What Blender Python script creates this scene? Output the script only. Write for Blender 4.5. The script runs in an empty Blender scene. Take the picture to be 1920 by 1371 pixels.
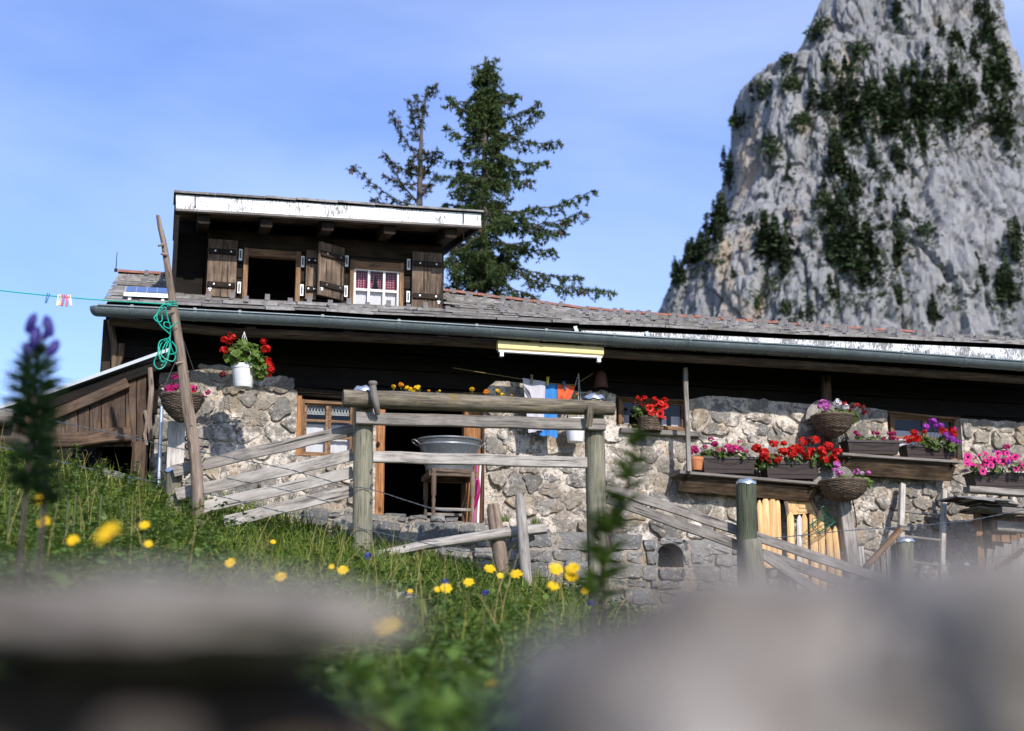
import bpy, math, random
import numpy as np
from mathutils import Vector, Matrix, noise
from mathutils.bvhtree import BVHTree
R = math.radians
random.seed(7)
rng = np.random.default_rng(7)
SC = bpy.context.scene
COL = SC.collection

# ------------------------------------------------------------------ camera
CZ = 0.4
PITCH, TH = R(13), R(14)
cam_d = bpy.data.cameras.new('camera'); cam = bpy.data.objects.new('camera', cam_d); COL.objects.link(cam)
cam.location = (0, 0, CZ); cam.rotation_euler = (R(90) + PITCH, 0, 0)
cam_d.lens = 50; cam_d.sensor_width = 36; cam_d.clip_start = 0.05; cam_d.clip_end = 5000
cam_d.dof.use_dof = True; cam_d.dof.focus_distance = 11.8; cam_d.dof.aperture_fstop = 2.3
SC.camera = cam
SC.cycles.use_denoising = True
SC.cycles.max_bounces = 8
SC.cycles.transparent_max_bounces = 16
# ------------------------------------------------------------------ sky and sun
SUN_EL, SUN_AZ = R(33), R(24)          # azimuth: degrees right of straight behind the camera
sd = Vector((math.sin(SUN_AZ) * math.cos(SUN_EL), -math.cos(SUN_AZ) * math.cos(SUN_EL), math.sin(SUN_EL)))
world = bpy.data.worlds.new('World'); SC.world = world; world.use_nodes = True
wn = world.node_tree; wn.nodes.clear()
sky = wn.nodes.new('ShaderNodeTexSky'); sky.sky_type = 'NISHITA'; sky.sun_disc = False
sky.sun_elevation = SUN_EL; sky.sun_rotation = math.atan2(sd.x, sd.y)
sky.altitude = 1200; sky.air_density = 1.0; sky.dust_density = 0.8; sky.ozone_density = 3.2
bg = wn.nodes.new('ShaderNodeBackground'); bg.inputs[1].default_value = 0.15
wo = wn.nodes.new('ShaderNodeOutputWorld')
tcw = wn.nodes.new('ShaderNodeTexCoord'); mpw = wn.nodes.new('ShaderNodeMapping')
mpw.inputs['Scale'].default_value = (1.0, 1.0, 2.6); mpw.inputs['Rotation'].default_value = (0.2, 0.35, 0.4)
nzw = wn.nodes.new('ShaderNodeTexNoise'); nzw.inputs['Scale'].default_value = 1.5; nzw.inputs['Detail'].default_value = 5; nzw.inputs['Distortion'].default_value = 0.5
rpw = wn.nodes.new('ShaderNodeValToRGB'); rpw.color_ramp.elements[0].position = 0.28; rpw.color_ramp.elements[0].color = (0, 0, 0, 1)
rpw.color_ramp.elements[1].position = 0.80; rpw.color_ramp.elements[1].color = (0.46, 0.46, 0.46, 1)
mxw = wn.nodes.new('ShaderNodeMix'); mxw.data_type = 'RGBA'; mxw.inputs['B'].default_value = (4.9, 5.6, 7.4, 1)
wn.links.new(tcw.outputs['Generated'], mpw.inputs[0]); wn.links.new(mpw.outputs[0], nzw.inputs['Vector'])
wn.links.new(nzw.outputs['Fac'], rpw.inputs[0]); wn.links.new(rpw.outputs[0], mxw.inputs['Factor'])
hsw = wn.nodes.new('ShaderNodeHueSaturation'); hsw.inputs['Saturation'].default_value = 1.20; hsw.inputs['Hue'].default_value = 0.515; wn.links.new(sky.outputs[0], hsw.inputs['Color']); wn.links.new(hsw.outputs[0], mxw.inputs['A']); wn.links.new(mxw.outputs['Result'], bg.inputs[0]); wn.links.new(bg.outputs[0], wo.inputs[0])
sl = bpy.data.lights.new('sun', 'SUN'); sun = bpy.data.objects.new('sun', sl); COL.objects.link(sun)
sl.energy = 3.5; sl.angle = R(0.6); sl.color = (1.0, 0.94, 0.86)
sun.rotation_euler = (-sd).to_track_quat('-Z', 'Y').to_euler()
SC.view_settings.view_transform = 'Standard'; SC.view_settings.look = 'None'
SC.view_settings.exposure = 0.6; SC.view_settings.gamma = 1.0; SC.view_settings.use_curve_mapping = False

# ------------------------------------------------------------------ measuring helpers
F = 50 / 36 * 1920
cp, sp, ct, st = math.cos(PITCH), math.sin(PITCH), math.cos(TH), math.sin(TH)
NRM = Vector((st, -ct, 0)); UAX = Vector((ct, st, 0)); FO = Vector((0, 13, 0)); CAM = Vector((0, 0, CZ))
def ray(px, py):
    x = px - 960; y = 685.5 - py
    return Vector((x, F * cp - y * sp, F * sp + y * cp))
def G(px, py, w):
    """point of the vertical plane w metres in front of the house wall, as (along, depth, height)"""
    d = ray(px, py); t = (FO + NRM * w - CAM).dot(NRM) / d.dot(NRM); q = CAM + d * t
    return Vector(((q - FO).dot(UAX), -w, q.z))
def at(px, py, Y):
    d = ray(px, py); return CAM + d * (Y / d.y)
def WX(p):
    return Vector((FO.x + p[0] * ct - p[1] * st, FO.y + p[0] * st + p[1] * ct, p[2]))
def ground_z(X, Y):
    y = max(0.0, min(Y, 11.8)); x = max(-7, min(7, X))
    g = CZ - 0.25 + 1.0 * (y / 10.8) ** 1.6 - 0.24 * x * (y / 10.8)
    g += 0.05 * noise.noise((X * 0.9, Y * 0.9, 3.1)) * min(1, y / 3)
    if Y > 20: g -= min(2.0, (Y - 20) * 0.05)
    return g
def gf(p):
    q = WX(p); return ground_z(q.x, q.y)

# ------------------------------------------------------------------ materials
class MT:
    def __init__(s, name):
        s.m = bpy.data.materials.new(name); s.m.use_nodes = True; s.n = s.m.node_tree; s.n.nodes.clear()
        s.out = s.n.nodes.new('ShaderNodeOutputMaterial')
    def N(s, t, **k):
        x = s.n.nodes.new(t)
        for a, b in k.items(): setattr(x, a, b)
        return x
    def L(s, a, b): s.n.links.new(a, b)
    def put(s, sock, v):
        if isinstance(v, bpy.types.NodeSocket): s.L(v, sock)
        elif isinstance(v, (tuple, list)) and len(v) == 3 and sock.type == 'RGBA': sock.default_value = (*v, 1)
        else: sock.default_value = v
    def pos(s): return s.N('ShaderNodeNewGeometry').outputs['Position']
    def uv(s): return s.N('ShaderNodeTexCoord').outputs['UV']
    def obj(s): return s.N('ShaderNodeTexCoord').outputs['Object']
    def rnd(s): return s.N('ShaderNodeObjectInfo').outputs['Random']
    def map(s, v, scale=(1, 1, 1), rot=(0, 0, 0)):
        m = s.N('ShaderNodeMapping'); s.L(v, m.inputs[0]); m.inputs['Scale'].default_value = scale; m.inputs['Rotation'].default_value = rot
        return m.outputs[0]
    def noise(s, v, scale, detail=4, rough=.55, dist=0, w=None):
        x = s.N('ShaderNodeTexNoise'); s.L(v, x.inputs['Vector'])
        if w is not None: x.noise_dimensions = '4D'; s.put(x.inputs['W'], w)
        x.inputs['Scale'].default_value = scale; x.inputs['Detail'].default_value = detail; x.inputs['Roughness'].default_value = rough; x.inputs['Distortion'].default_value = dist
        return x.outputs['Fac']
    def vor(s, v, scale, feature='F1', out='Distance'):
        x = s.N('ShaderNodeTexVoronoi', feature=feature); s.L(v, x.inputs['Vector']); x.inputs['Scale'].default_value = scale
        return x.outputs[out]
    def ramp(s, fac, stops, interp='LINEAR'):
        r = s.N('ShaderNodeValToRGB'); s.L(fac, r.inputs[0]); e = r.color_ramp.elements; r.color_ramp.interpolation = interp
        while len(e) < len(stops): e.new(.5)
        for i, (p, c) in enumerate(stops):
            e[i].position = p; e[i].color = (*c, 1) if isinstance(c, (tuple, list)) else (c, c, c, 1)
        return r.outputs[0]
    def mix(s, fac, a, b, mode='MIX'):
        x = s.N('ShaderNodeMix', data_type='RGBA', blend_type=mode)
        s.put(x.inputs['Factor'], fac); s.put(x.inputs['A'], a); s.put(x.inputs['B'], b); return x.outputs['Result']
    def math(s, op, a, b=0.0, clamp=False):
        x = s.N('ShaderNodeMath', operation=op, use_clamp=clamp); s.put(x.inputs[0], a); s.put(x.inputs[1], b); return x.outputs[0]
    def bump(s, h, strength=.5, dist=.01, nrm=None):
        b = s.N('ShaderNodeBump'); s.L(h, b.inputs['Height']); b.inputs['Strength'].default_value = strength; b.inputs['Distance'].default_value = dist
        if nrm is not None: s.L(nrm, b.inputs['Normal'])
        return b.outputs[0]
    def done(s, col, rough=.8, nrm=None, metal=0.0, spec=.35, trans=0.0):
        p = s.N('ShaderNodeBsdfPrincipled'); s.put(p.inputs['Base Color'], col); s.put(p.inputs['Roughness'], rough); s.put(p.inputs['Metallic'], metal)
        p.inputs['Specular IOR Level'].default_value = spec
        if nrm is not None: s.L(nrm, p.inputs['Normal'])
        sh = p.outputs[0]
        if trans:
            t = s.N('ShaderNodeBsdfTranslucent'); s.put(t.inputs['Color'], col)
            mx = s.N('ShaderNodeMixShader'); mx.inputs[0].default_value = trans; s.L(sh, mx.inputs[1]); s.L(t.outputs[0], mx.inputs[2]); sh = mx.outputs[0]
        s.L(sh, s.out.inputs['Surface']); return s.m

MA = {}
def wood(name, light, mid, dark, knots=True, lichen=None, rough=.85, contrast=1.0, stain=None):
    m = MT(name); uv = m.uv(); rd = m.math('MULTIPLY', m.rnd(), 37.0)
    g = m.noise(m.map(uv, (2.4, 70, 1)), 1.7, 8, .68, .5, rd)
    b = m.noise(m.map(uv, (2.2, 9, 1)), 1.9, 6, .62, .5, rd)
    mixd = m.math('ADD', m.math('MULTIPLY', g, .56), m.math('MULTIPLY', b, .44))
    col = m.ramp(mixd, [(.36, dark), (.48, mid), (.60, light)])
    crack = m.noise(m.map(uv, (1.3, 85, 1)), 1.5, 4, .55, .3, rd)
    col = m.mix(m.ramp(crack, [(.33, .9), (.41, 0.0)]), col, tuple(c * .25 for c in dark))
    if knots:
        k = m.vor(m.map(uv, (2.2, 7, 1)), 1.0)
        col = m.mix(m.ramp(k, [(.04, .8), (.11, 0.0)]), col, tuple(c * .45 for c in dark))
    if stain:
        sn = m.noise(m.pos(), 2.3, 4, .6)
        col = m.mix(m.ramp(sn, [(.5, 0.0), (.66, .7)]), col, stain)
    if lichen:
        ln = m.noise(m.pos(), 9, 5, .7)
        col = m.mix(m.ramp(ln, [(.56, 0.0), (.66, .75)]), col, lichen)
    hue = m.math('ADD', m.math('MULTIPLY', m.rnd(), .35), .82)
    x = m.N('ShaderNodeHueSaturation'); m.put(x.inputs['Value'], hue); m.L(col, x.inputs['Color'])
    h = m.math('ADD', g, m.math('MULTIPLY', m.ramp(crack, [(.30, 0.0), (.38, 1.0)]), .6))
    MA[name] = m.done(x.outputs[0], rough, m.bump(h, .55, .006), 0, .25)
wood('wood_grey', (.315, .285, .255), (.19, .17, .152), (.06, .052, .045))
wood('wood_log', (.29, .25, .185), (.135, .113, .083), (.027, .023, .017), lichen=(.22, .165, .04))
wood('wood_rail', (.43, .40, .365), (.285, .26, .235), (.095, .082, .07))
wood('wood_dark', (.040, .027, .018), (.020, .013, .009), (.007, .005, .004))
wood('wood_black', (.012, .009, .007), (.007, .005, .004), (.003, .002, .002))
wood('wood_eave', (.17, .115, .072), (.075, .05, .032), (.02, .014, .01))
wood('wood_shed', (.165, .105, .066), (.075, .048, .033), (.020, .013, .009), stain=(.085, .072, .064))
wood('wood_shutter', (.25, .185, .13), (.12, .084, .06), (.03, .02, .014), stain=(.07, .052, .042))
wood('wood_orange', (.44, .215, .09), (.25, .11, .045), (.06, .027, .014))
wood('wood_frame', (.32, .19, .105), (.18, .105, .058), (.05, .03, .018))
wood('wood_pale', (.72, .49, .25), (.60, .375, .17), (.36, .20, .085))
wood('wood_green', (.265, .245, .178), (.172, .165, .118), (.06, .057, .041))
wood('wood_moss', (.12, .13, .085), (.075, .085, .055), (.03, .032, .022))
wood('bark', (.36, .28, .22), (.20, .15, .115), (.06, .045, .035))
wood('wood_bleached', (.62, .58, .52), (.44, .40, .36), (.2, .17, .15))

def plain(name, col, rough=.7, metal=0, spec=.35, trans=0, var=.25, scale=20, bump=.15):
    m = MT(name); v = m.obj()
    n = m.noise(v, scale, 4, .6)
    c = m.mix(m.ramp(n, [(.3, 0.0), (.7, 1.0)]), tuple(x * (1 - var) for x in col), tuple(min(1, x * (1 + var * .6)) for x in col))
    MA[name] = m.done(c, rough, m.bump(n, bump, .004) if bump else None, metal, spec, trans)
plain('red_petal', (.62, .012, .008), .5, trans=.3, var=.35, scale=60)
plain('dark_red_petal', (.16, .012, .012), .6, trans=.2, var=.4, scale=60)
plain('magenta_petal', (.48, .012, .16), .5, trans=.3, var=.35, scale=60)
plain('pink_petal', (.72, .035, .26), .5, trans=.3, var=.3, scale=60)
plain('lilac_petal', (.66, .17, .56), .5, trans=.3, var=.3, scale=60)
plain('violet_petal', (.42, .06, .52), .5, trans=.3, var=.3, scale=60)
plain('white_petal', (.78, .74, .78), .5, trans=.3, var=.1, scale=60)
plain('yellow_petal', (.85, .56, .012), .5, trans=.3, var=.25, scale=60)
plain('orange_petal', (.80, .27, .01), .5, trans=.3, var=.3, scale=60)
plain('aconite_petal', (.032, .020, .17), .5, trans=.12, var=.4, scale=60)
plain('throat', (.10, .008, .03), .7)
plain('red_throat', (.06, .004, .004), .7)
plain('leaf', (.088, .140, .026), .5, trans=.3, var=.5, scale=14)
plain('herb', (.105, .175, .028), .5, trans=.35, var=.6, scale=3)
plain('leaf_bright', (.12, .19, .03), .5, trans=.35, var=.5, scale=14)
plain('leaf_dark', (.035, .075, .026), .6, trans=.2, var=.4, scale=14)
plain('stem', (.07, .09, .03), .6)
plain('stem_brown', (.05, .035, .03), .7)
plain('straw', (.36, .27, .11), .7, trans=.2)
plain('needle', (.062, .098, .024), .6, trans=.2, var=.55, scale=2.2)
plain('needle_thin', (.050, .058, .022), .6, trans=.2, var=.5, scale=2.2)
plain('cliff_needle', (.040, .066, .022), .8, trans=.1, var=.6, scale=.35)
plain('cone', (.085, .042, .022), .7)
plain('twig', (.085, .068, .055), .8)
plain('tree_bark', (.105, .09, .08), .9, scale=12)
plain('plastic_brown', (.052, .038, .036), .42, var=.12)
plain('plastic_groove', (.012, .009, .009), .6, var=.1)
plain('plastic_white', (.80, .80, .80), .35, var=.06, bump=.03)
plain('soil', (.03, .022, .016), .95)
plain('undercut_shade', (.050, .036, .025), .95, var=.5, scale=60)  # near-black brown: shade of the gap under the left slab, put into the colour
plain('earth', (.060, .048, .038), .95, var=.5, scale=60)
plain('terracotta', (.52, .20, .085), .75, var=.18)
plain('wicker', (.135, .098, .072), .75, var=.5, scale=30)
plain('wicker_pale', (.36, .33, .30), .8, var=.4, scale=30)
plain('lamp_yellow', (.70, .56, .24), .45, var=.06, bump=0)
plain('hinge_white', (.78, .82, .82), .4, var=.12, scale=40)
plain('paint_white', (.74, .72, .68), .5, var=.08)
plain('curtain_white', (.80, .79, .82), .9, var=.05, trans=.25)
plain('sill_white', (.66, .74, .76), .4, var=.1)
plain('wire', (.20, .23, .26), .45, .7, var=.3)
plain('dark_wire', (.035, .035, .04), .5, .5)
plain('rope_green', (.008, .36, .26), .5, var=.15)
plain('wire_green', (.006, .11, .055), .4)
plain('towel_grey', (.50, .48, .53), .95, var=.12, scale=180, bump=.5)
plain('towel_blue', (.045, .22, .56), .95, var=.22, scale=180, bump=.6)
plain('cloth_orange', (.72, .12, .045), .95, var=.25, scale=150, bump=.5)
plain('feather', (.02, .02, .022), .6)
plain('peg_wood', (.35, .25, .16), .7)
plain('peg_blue', (.03, .15, .30), .5)
plain('peg_white', (.75, .72, .72), .5)
plain('peg_yellow', (.75, .6, .05), .5)
plain('peg_magenta', (.45, .02, .15), .5)
plain('peg_red', (.6, .09, .10), .5)
plain('pole_magenta', (.45, .06, .28), .4)
plain('rust', (.10, .045, .03), .7, .3)
plain('slate_grey', (.22, .21, .21), .7, var=.4, scale=8)
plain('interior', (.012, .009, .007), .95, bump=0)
plain('frame_alu', (.55, .56, .56), .4, .5, var=.05, bump=0)
plain('nail', (.5, .5, .5), .35, .8)
plain('tin_cap', (.55, .60, .66), .35, .75, var=.2)
plain('blue_flower', (.07, .08, .45), .5, trans=.2)
plain('pot_stain', (.42, .38, .33), .7)
plain('lace', (.42, .44, .42), .9, trans=.2)

def m_glass():
    m = MT('glass'); g = m.N('ShaderNodeBsdfGlossy'); g.inputs['Roughness'].default_value = .03; g.inputs['Color'].default_value = (.9, .95, 1, 1)
    t = m.N('ShaderNodeBsdfTransparent'); t.inputs['Color'].default_value = (.92, .93, .93, 1)
    mx = m.N('ShaderNodeMixShader'); lw = m.N('ShaderNodeFresnel'); lw.inputs[0].default_value = 1.5
    m.L(m.math('MULTIPLY', lw.outputs[0], .55), mx.inputs[0]); m.L(t.outputs[0], mx.inputs[1]); m.L(g.outputs[0], mx.inputs[2]); m.L(mx.outputs[0], m.out.inputs[0]); MA['glass'] = m.m
m_glass()
def m_stone(name, tones, wash, dark_spot=.5, warm=None, moss=False):
    m = MT(name); p = m.pos(); rd = m.rnd()
    base = m.ramp(rd, tones)
    n1 = m.noise(p, 7, 6, .65, .3); n2 = m.noise(p, 34, 5, .7); n3 = m.noise(p, 2.6, 4, .6)
    col = m.mix(m.ramp(n1, [(.3, .75), (.62, 0.0)]), base, m.mix(.55, base, (.03, .03, .03)))
    if warm: col = m.mix(m.ramp(m.noise(p, 4.3, 4, .6), [(.54, 0.0), (.68, .7)]), col, warm)
    col = m.mix(m.ramp(n2, [(.56, 0.0), (.70, dark_spot)]), col, (.05, .047, .045))
    col = m.mix(m.ramp(m.noise(p, 36, 4, .65), [(.57, 0.0), (.66, .65)]), col, (.50, .47, .42))
    if wash:
        wf = m.math('ADD', m.math('MULTIPLY', n3, .6), m.math('MULTIPLY', m.noise(p, 12, 5, .75), .4))
        col = m.mix(m.ramp(wf, [(.50 - wash, 0.0), (.56 - wash, .92)]), col, m.mix(n2, (.58, .50, .42), (.74, .69, .62)))
        pit = m.vor(p, 55)
        col = m.mix(m.ramp(m.noise(p, 38, 4, .65), [(.56, 0.0), (.64, .8)]), col, (.13, .105, .08))
    if moss: col = m.mix(m.ramp(m.noise(p, 6, 5, .7), [(.60, 0.0), (.72, .6)]), col, (.06, .075, .03))
    h = m.math('ADD', n1, m.math('MULTIPLY', n2, .35))
    MA[name] = m.done(col, .9, m.bump(h, 1.0, .035), 0, .2)
m_stone('wall_stone', [(0, (.155, .148, .138)), (.3, (.27, .245, .212)), (.55, (.36, .315, .255)), (.8, (.215, .208, .198)), (1, (.42, .345, .25))], -.02, .6, warm=(.38, .245, .12))
m_stone('plinth_stone', [(0, (.155, .153, .15)), (.4, (.225, .22, .215)), (.75, (.285, .268, .245)), (1, (.185, .183, .18))], 0, .45, moss=True)
def m_mortar(name, a, b, wash):
    m = MT(name); p = m.pos(); n1 = m.noise(p, 9, 6, .7); n2 = m.noise(p, 45, 4, .7); n3 = m.noise(p, 2.6, 4, .6)
    col = m.mix(m.ramp(n1, [(.35, 0.0), (.65, 1.0)]), a, b)
    wf = m.math('ADD', m.math('MULTIPLY', n3, .6), m.math('MULTIPLY', m.noise(p, 12, 5, .75), .4))
    if wash: col = m.mix(m.ramp(wf, [(.46 - wash, 0.0), (.53 - wash, .9)]), col, m.mix(n2, (.56, .475, .39), (.74, .68, .60)))
    col = m.mix(m.ramp(m.noise(p, 32, 5, .7), [(.53, 0.0), (.62, .85)]), col, (.13, .10, .075))
    col = m.mix(m.ramp(m.noise(p, 5.2, 4, .6), [(.58, 0.0), (.70, .5)]), col, (.36, .22, .10))
    h = m.math('ADD', n1, m.math('MULTIPLY', n2, .6))
    MA[name] = m.done(col, .95, m.bump(h, 1.0, .03), 0, .15)
m_mortar('mortar', (.27, .23, .185), (.45, .395, .33), .005)
m_mortar('plinth_mortar', (.30, .265, .225), (.41, .365, .31), 0)
def m_zinc(name, col, met, rough):
    m = MT(name); p = m.pos(); n = m.noise(p, 5, 5, .6); n2 = m.noise(p, 60, 3, .6)
    c = m.mix(m.ramp(n, [(.3, 0.0), (.7, 1.0)]), tuple(x * .72 for x in col), col)
    c = m.mix(m.ramp(n2, [(.55, 0.0), (.75, .3)]), c, (.55, .6, .62))
    MA[name] = m.done(c, m.ramp(n, [(.2, rough - .08), (.8, rough + .12)]), m.bump(n2, .06, .003), met, .5)
m_zinc('zinc_gutter', (.15, .185, .20), .45, .42)
m_zinc('zinc_tub', (.17, .185, .20), .35, .42)
m_zinc('zinc_sheet', (.34, .37, .41), .5, .45)
def m_peel(name, dens):
    m = MT(name); p = m.pos(); f = m.noise(m.map(p, (1, 1, .22)), 105, 4, .75); b = m.noise(p, 5.5, 4, .6); g = m.noise(p, 120, 2, .5)
    k = m.math('ADD', m.math('MULTIPLY', f, .58), m.math('MULTIPLY', b, .42))
    c = m.mix(m.ramp(k, [(dens, 0.0), (dens + .05, .9)]), m.mix(g, (.70, .72, .73), (.80, .82, .83)), (.10, .095, .09))
    MA[name] = m.done(c, .55, m.bump(k, .3, .004), 0, .35)
m_peel('peeling_paint', .515)
m_peel('streaked_fascia', .47)
def m_shingle():
    m = MT('shingle'); p = m.pos(); rd = m.rnd()
    n = m.noise(p, 16, 5, .65); n2 = m.noise(m.map(m.uv(), (1, 8, 1)), 14, 4, .6)
    base = m.ramp(rd, [(0, (.17, .16, .15)), (.5, (.265, .253, .24)), (1, (.36, .347, .335))])
    c = m.mix(m.ramp(n, [(.35, .7), (.6, 0.0)]), base, (.07, .06, .05))
    c = m.mix(m.ramp(m.noise(p, 3.1, 4, .6), [(.56, 0.0), (.68, .6)]), c, (.09, .075, .045))
    c = m.mix(m.ramp(n2, [(.35, .4), (.6, 0.0)]), c, (.12, .11, .10))
    MA['shingle'] = m.done(c, .85, m.bump(n, .5, .008), 0, .25)
m_shingle()
plain('clay_tile', (.25, .11, .075), .8, var=.5, scale=9)
def m_gingham():
    m = MT('gingham'); sx = m.N('ShaderNodeSeparateXYZ'); m.L(m.uv(), sx.inputs[0])
    def stripe(o): return m.math('GREATER_THAN', m.math('FRACT', m.math('MULTIPLY', o, 42.0)), .5)
    k = m.math('MULTIPLY', m.math('ADD', stripe(sx.outputs[0]), stripe(sx.outputs[1])), .5)
    MA['gingham'] = m.done(m.ramp(k, [(0, (.52, .40, .42)), (.5, (.34, .045, .075)), (1, (.20, .012, .03))]), .9, None, 0, .1, .2)
m_gingham()
def m_pv():
    m = MT('pv_cell'); n = m.noise(m.pos(), 3, 2)
    MA['pv_cell'] = m.done(m.mix(n, (.05, .10, .26), (.075, .14, .34)), .12, None, 0, .7)
m_pv()
def m_cliff():
    m = MT('cliff_rock'); p = m.pos()
    s1 = m.noise(m.map(p, (1, 1, .14)), .16, 8, .66, .4); s2 = m.noise(m.map(p, (1, 1, .07)), .8, 8, .7, .2); s3 = m.noise(m.map(p, (1, 1, .4)), 1.8, 8, .72)
    c = m.ramp(s1, [(.26, (.195, .197, .207)), (.48, (.258, .260, .270)), (.7, (.315, .316, .322))])
    c = m.mix(m.ramp(s2, [(.36, .5), (.5, 0.0)]), c, (.15, .15, .16))
    c = m.mix(m.ramp(m.noise(m.map(p, (1, 1, .35)), .085, 5, .6, .6), [(.57, 0.0), (.68, .75)]), c, (.44, .33, .215))
    c = m.mix(m.ramp(s3, [(.30, .5), (.44, 0.0)]), c, (.075, .085, .06))
    c = m.mix(m.ramp(m.vor(m.map(p, (1, 1, .3)), .22, 'DISTANCE_TO_EDGE'), [(.0, .7), (.03, 0.0)]), c, (.09, .09, .095))
    h = m.math('ADD', m.math('ADD', s1, m.math('MULTIPLY', s2, .5)), m.math('MULTIPLY', s3, .35))
    MA['cliff_rock'] = m.done(c, .95, m.bump(h, .8, 1.1), 0, .15)
m_cliff()
def m_rock(name, a, b):
    m = MT(name); p = m.pos(); n = m.noise(p, 13, 7, .7); n2 = m.noise(p, 55, 4, .6)
    c = m.mix(m.ramp(n, [(.40, 0.0), (.60, 1.0)]), a, b)
    c = m.mix(m.ramp(m.noise(p, 3.5, 3, .5), [(.5, 0.0), (.66, .45)]), c, (.27, .24, .19))
    MA[name] = m.done(c, .9, m.bump(n2, .5, .004), 0, .2)
m_rock('near_rock', (.085, .073, .063), (.285, .258, .235))
m_rock('field_rock', (.12, .112, .105), (.24, .225, .21))
def m_ground():
    m = MT('meadow_ground'); p = m.pos(); n = m.noise(p, 3, 6, .6)
    c = m.ramp(n, [(.3, (.030, .026, .014)), (.5, (.040, .050, .016)), (.7, (.055, .075, .022))])
    MA['meadow_ground'] = m.done(c, .95, m.bump(n, .6, .03), 0, .1)
m_ground()
def m_grass():
    m = MT('grass_blade'); a = m.N('ShaderNodeVertexColor'); a.layer_name = 'Col'
    MA['grass_blade'] = m.done(a.outputs[0], .5, None, 0, .3, .35)
m_grass()

# ------------------------------------------------------------------ mesh building
class MB:
    def __init__(s): s.v = []; s.f = []; s.uv = []; s.mi = []
    def add(s, vs, fs, uvs=None, mi=0):
        o = len(s.v); s.v += [tuple(v) for v in vs]
        for i, f in enumerate(fs):
            s.f.append(tuple(o + k for k in f)); s.mi.append(mi)
            s.uv.append(uvs[i] if uvs else [(0, 0)] * len(f))
        return s
    def ring_loft(s, rings, us, per, cap=True, mi=0):
        n = len(rings[0]); vs = [v for r in rings for v in r]; fs = []; uv = []
        for i in range(len(rings) - 1):
            for k in range(n):
                k2 = (k + 1) % n
                fs.append((i * n + k, i * n + k2, (i + 1) * n + k2, (i + 1) * n + k))
                a, b = per * k / n, per * (k + 1) / n
                uv.append([(us[i], a), (us[i], b), (us[i + 1], b), (us[i + 1], a)])
        if cap:
            fs.append(tuple(range(n - 1, -1, -1))); uv.append([(us[0] + .02 * math.cos(k), .02 * k) for k in range(n)])
            e = (len(rings) - 1) * n; fs.append(tuple(e + k for k in range(n))); uv.append([(us[-1] + .02 * math.cos(k), .02 * k) for k in range(n)])
        return s.add(vs, fs, uv, mi)
    def beam(s, p0, p1, a, b, up=(0, 0, 1), segs=3, jit=.003, ch=.12, mi=0, taper=1.0):
        """board or beam from p0 to p1: a thick sideways, b thick along 'up', chamfered"""
        p0, p1 = Vector(p0), Vector(p1); d = p1 - p0; L = d.length; d.normalize(); up = Vector(up)
        sd_ = d.cross(up)
        if sd_.length < 1e-4: sd_ = d.cross(Vector((1, 0, 0)))
        sd_.normalize(); up = sd_.cross(d); c = min(a, b) * ch; rings = []; us = []
        u0 = random.random() * 9
        for i in range(segs + 1):
            t = i / segs; q = p0 + d * (L * t); k = 1 + (taper - 1) * t; A, B = a / 2 * k, b / 2 * k
            off = sd_ * random.uniform(-jit, jit) + up * random.uniform(-jit, jit) if 0 < i < segs else Vector()
            rings.append([q + off + sd_ * x + up * y for x, y in ((A, -B + c), (A, B - c), (A - c, B), (-A + c, B), (-A, B - c), (-A, -B + c), (-A + c, -B), (A - c, -B))])
            us.append(u0 + L * t)
        return s.ring_loft(rings, us, 2 * (a + b), mi=mi)
    def tube(s, pts, rad, n=8, jit=0.0, cap=True, mi=0):
        pts = [Vector(p) for p in pts]; m = len(pts)
        if not isinstance(rad, (list, tuple)): rad = [rad] * m
        t0 = (pts[1] - pts[0]).normalized(); up = Vector((0, 0, 1)) if abs(t0.z) < .9 else Vector((1, 0, 0))
        nx = t0.cross(up).normalized(); rings = []; us = []; L = random.random() * 9
        for i, p in enumerate(pts):
            t = (pts[min(i + 1, m - 1)] - pts[max(i - 1, 0)]).normalized(); nx = (nx - t * nx.dot(t)).normalized(); ny = t.cross(nx)
            if i: L += (p - pts[i - 1]).length
            us.append(L); rr = rad[i]
            rings.append([p + (nx * math.cos(2 * math.pi * k / n) + ny * math.sin(2 * math.pi * k / n)) * rr * (1 + (random.uniform(-jit, jit) if jit else 0)) for k in range(n)])
        return s.ring_loft(rings, us, 2 * math.pi * max(rad), cap, mi)
    def lathe(s, c, prof, n=20, mi=0, sx=1, sy=1, cap=False, a0=0, a1=2 * math.pi):
        c = Vector(c); full = abs(a1 - a0 - 2 * math.pi) < 1e-6; cols = n if full else n + 1; vs = []; fs = []
        for r, z in prof:
            for k in range(cols):
                a = a0 + (a1 - a0) * k / n; vs.append(c + Vector((r * sx * math.cos(a), r * sy * math.sin(a), z)))
        for i in range(len(prof) - 1):
            for k in range(n):
                k2 = (k + 1) % cols; fs.append((i * cols + k, i * cols + k2, (i + 1) * cols + k2, (i + 1) * cols + k))
        if cap: fs.append(tuple(range(cols - 1, -1, -1)))
        return s.add(vs, fs, None, mi)
    def box(s, lo, hi, mi=0):
        (a, b, c), (d, e, f) = lo, hi
        vs = [(a, b, c), (d, b, c), (d, e, c), (a, e, c), (a, b, f), (d, b, f), (d, e, f), (a, e, f)]
        return s.add(vs, [(0, 3, 2, 1), (4, 5, 6, 7), (0, 1, 5, 4), (1, 2, 6, 5), (2, 3, 7, 6), (3, 0, 4, 7)], [[(vs[i][0], vs[i][2]) for i in f] for f in [(0, 3, 2, 1), (4, 5, 6, 7), (0, 1, 5, 4), (1, 2, 6, 5), (2, 3, 7, 6), (3, 0, 4, 7)]], mi)
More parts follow.
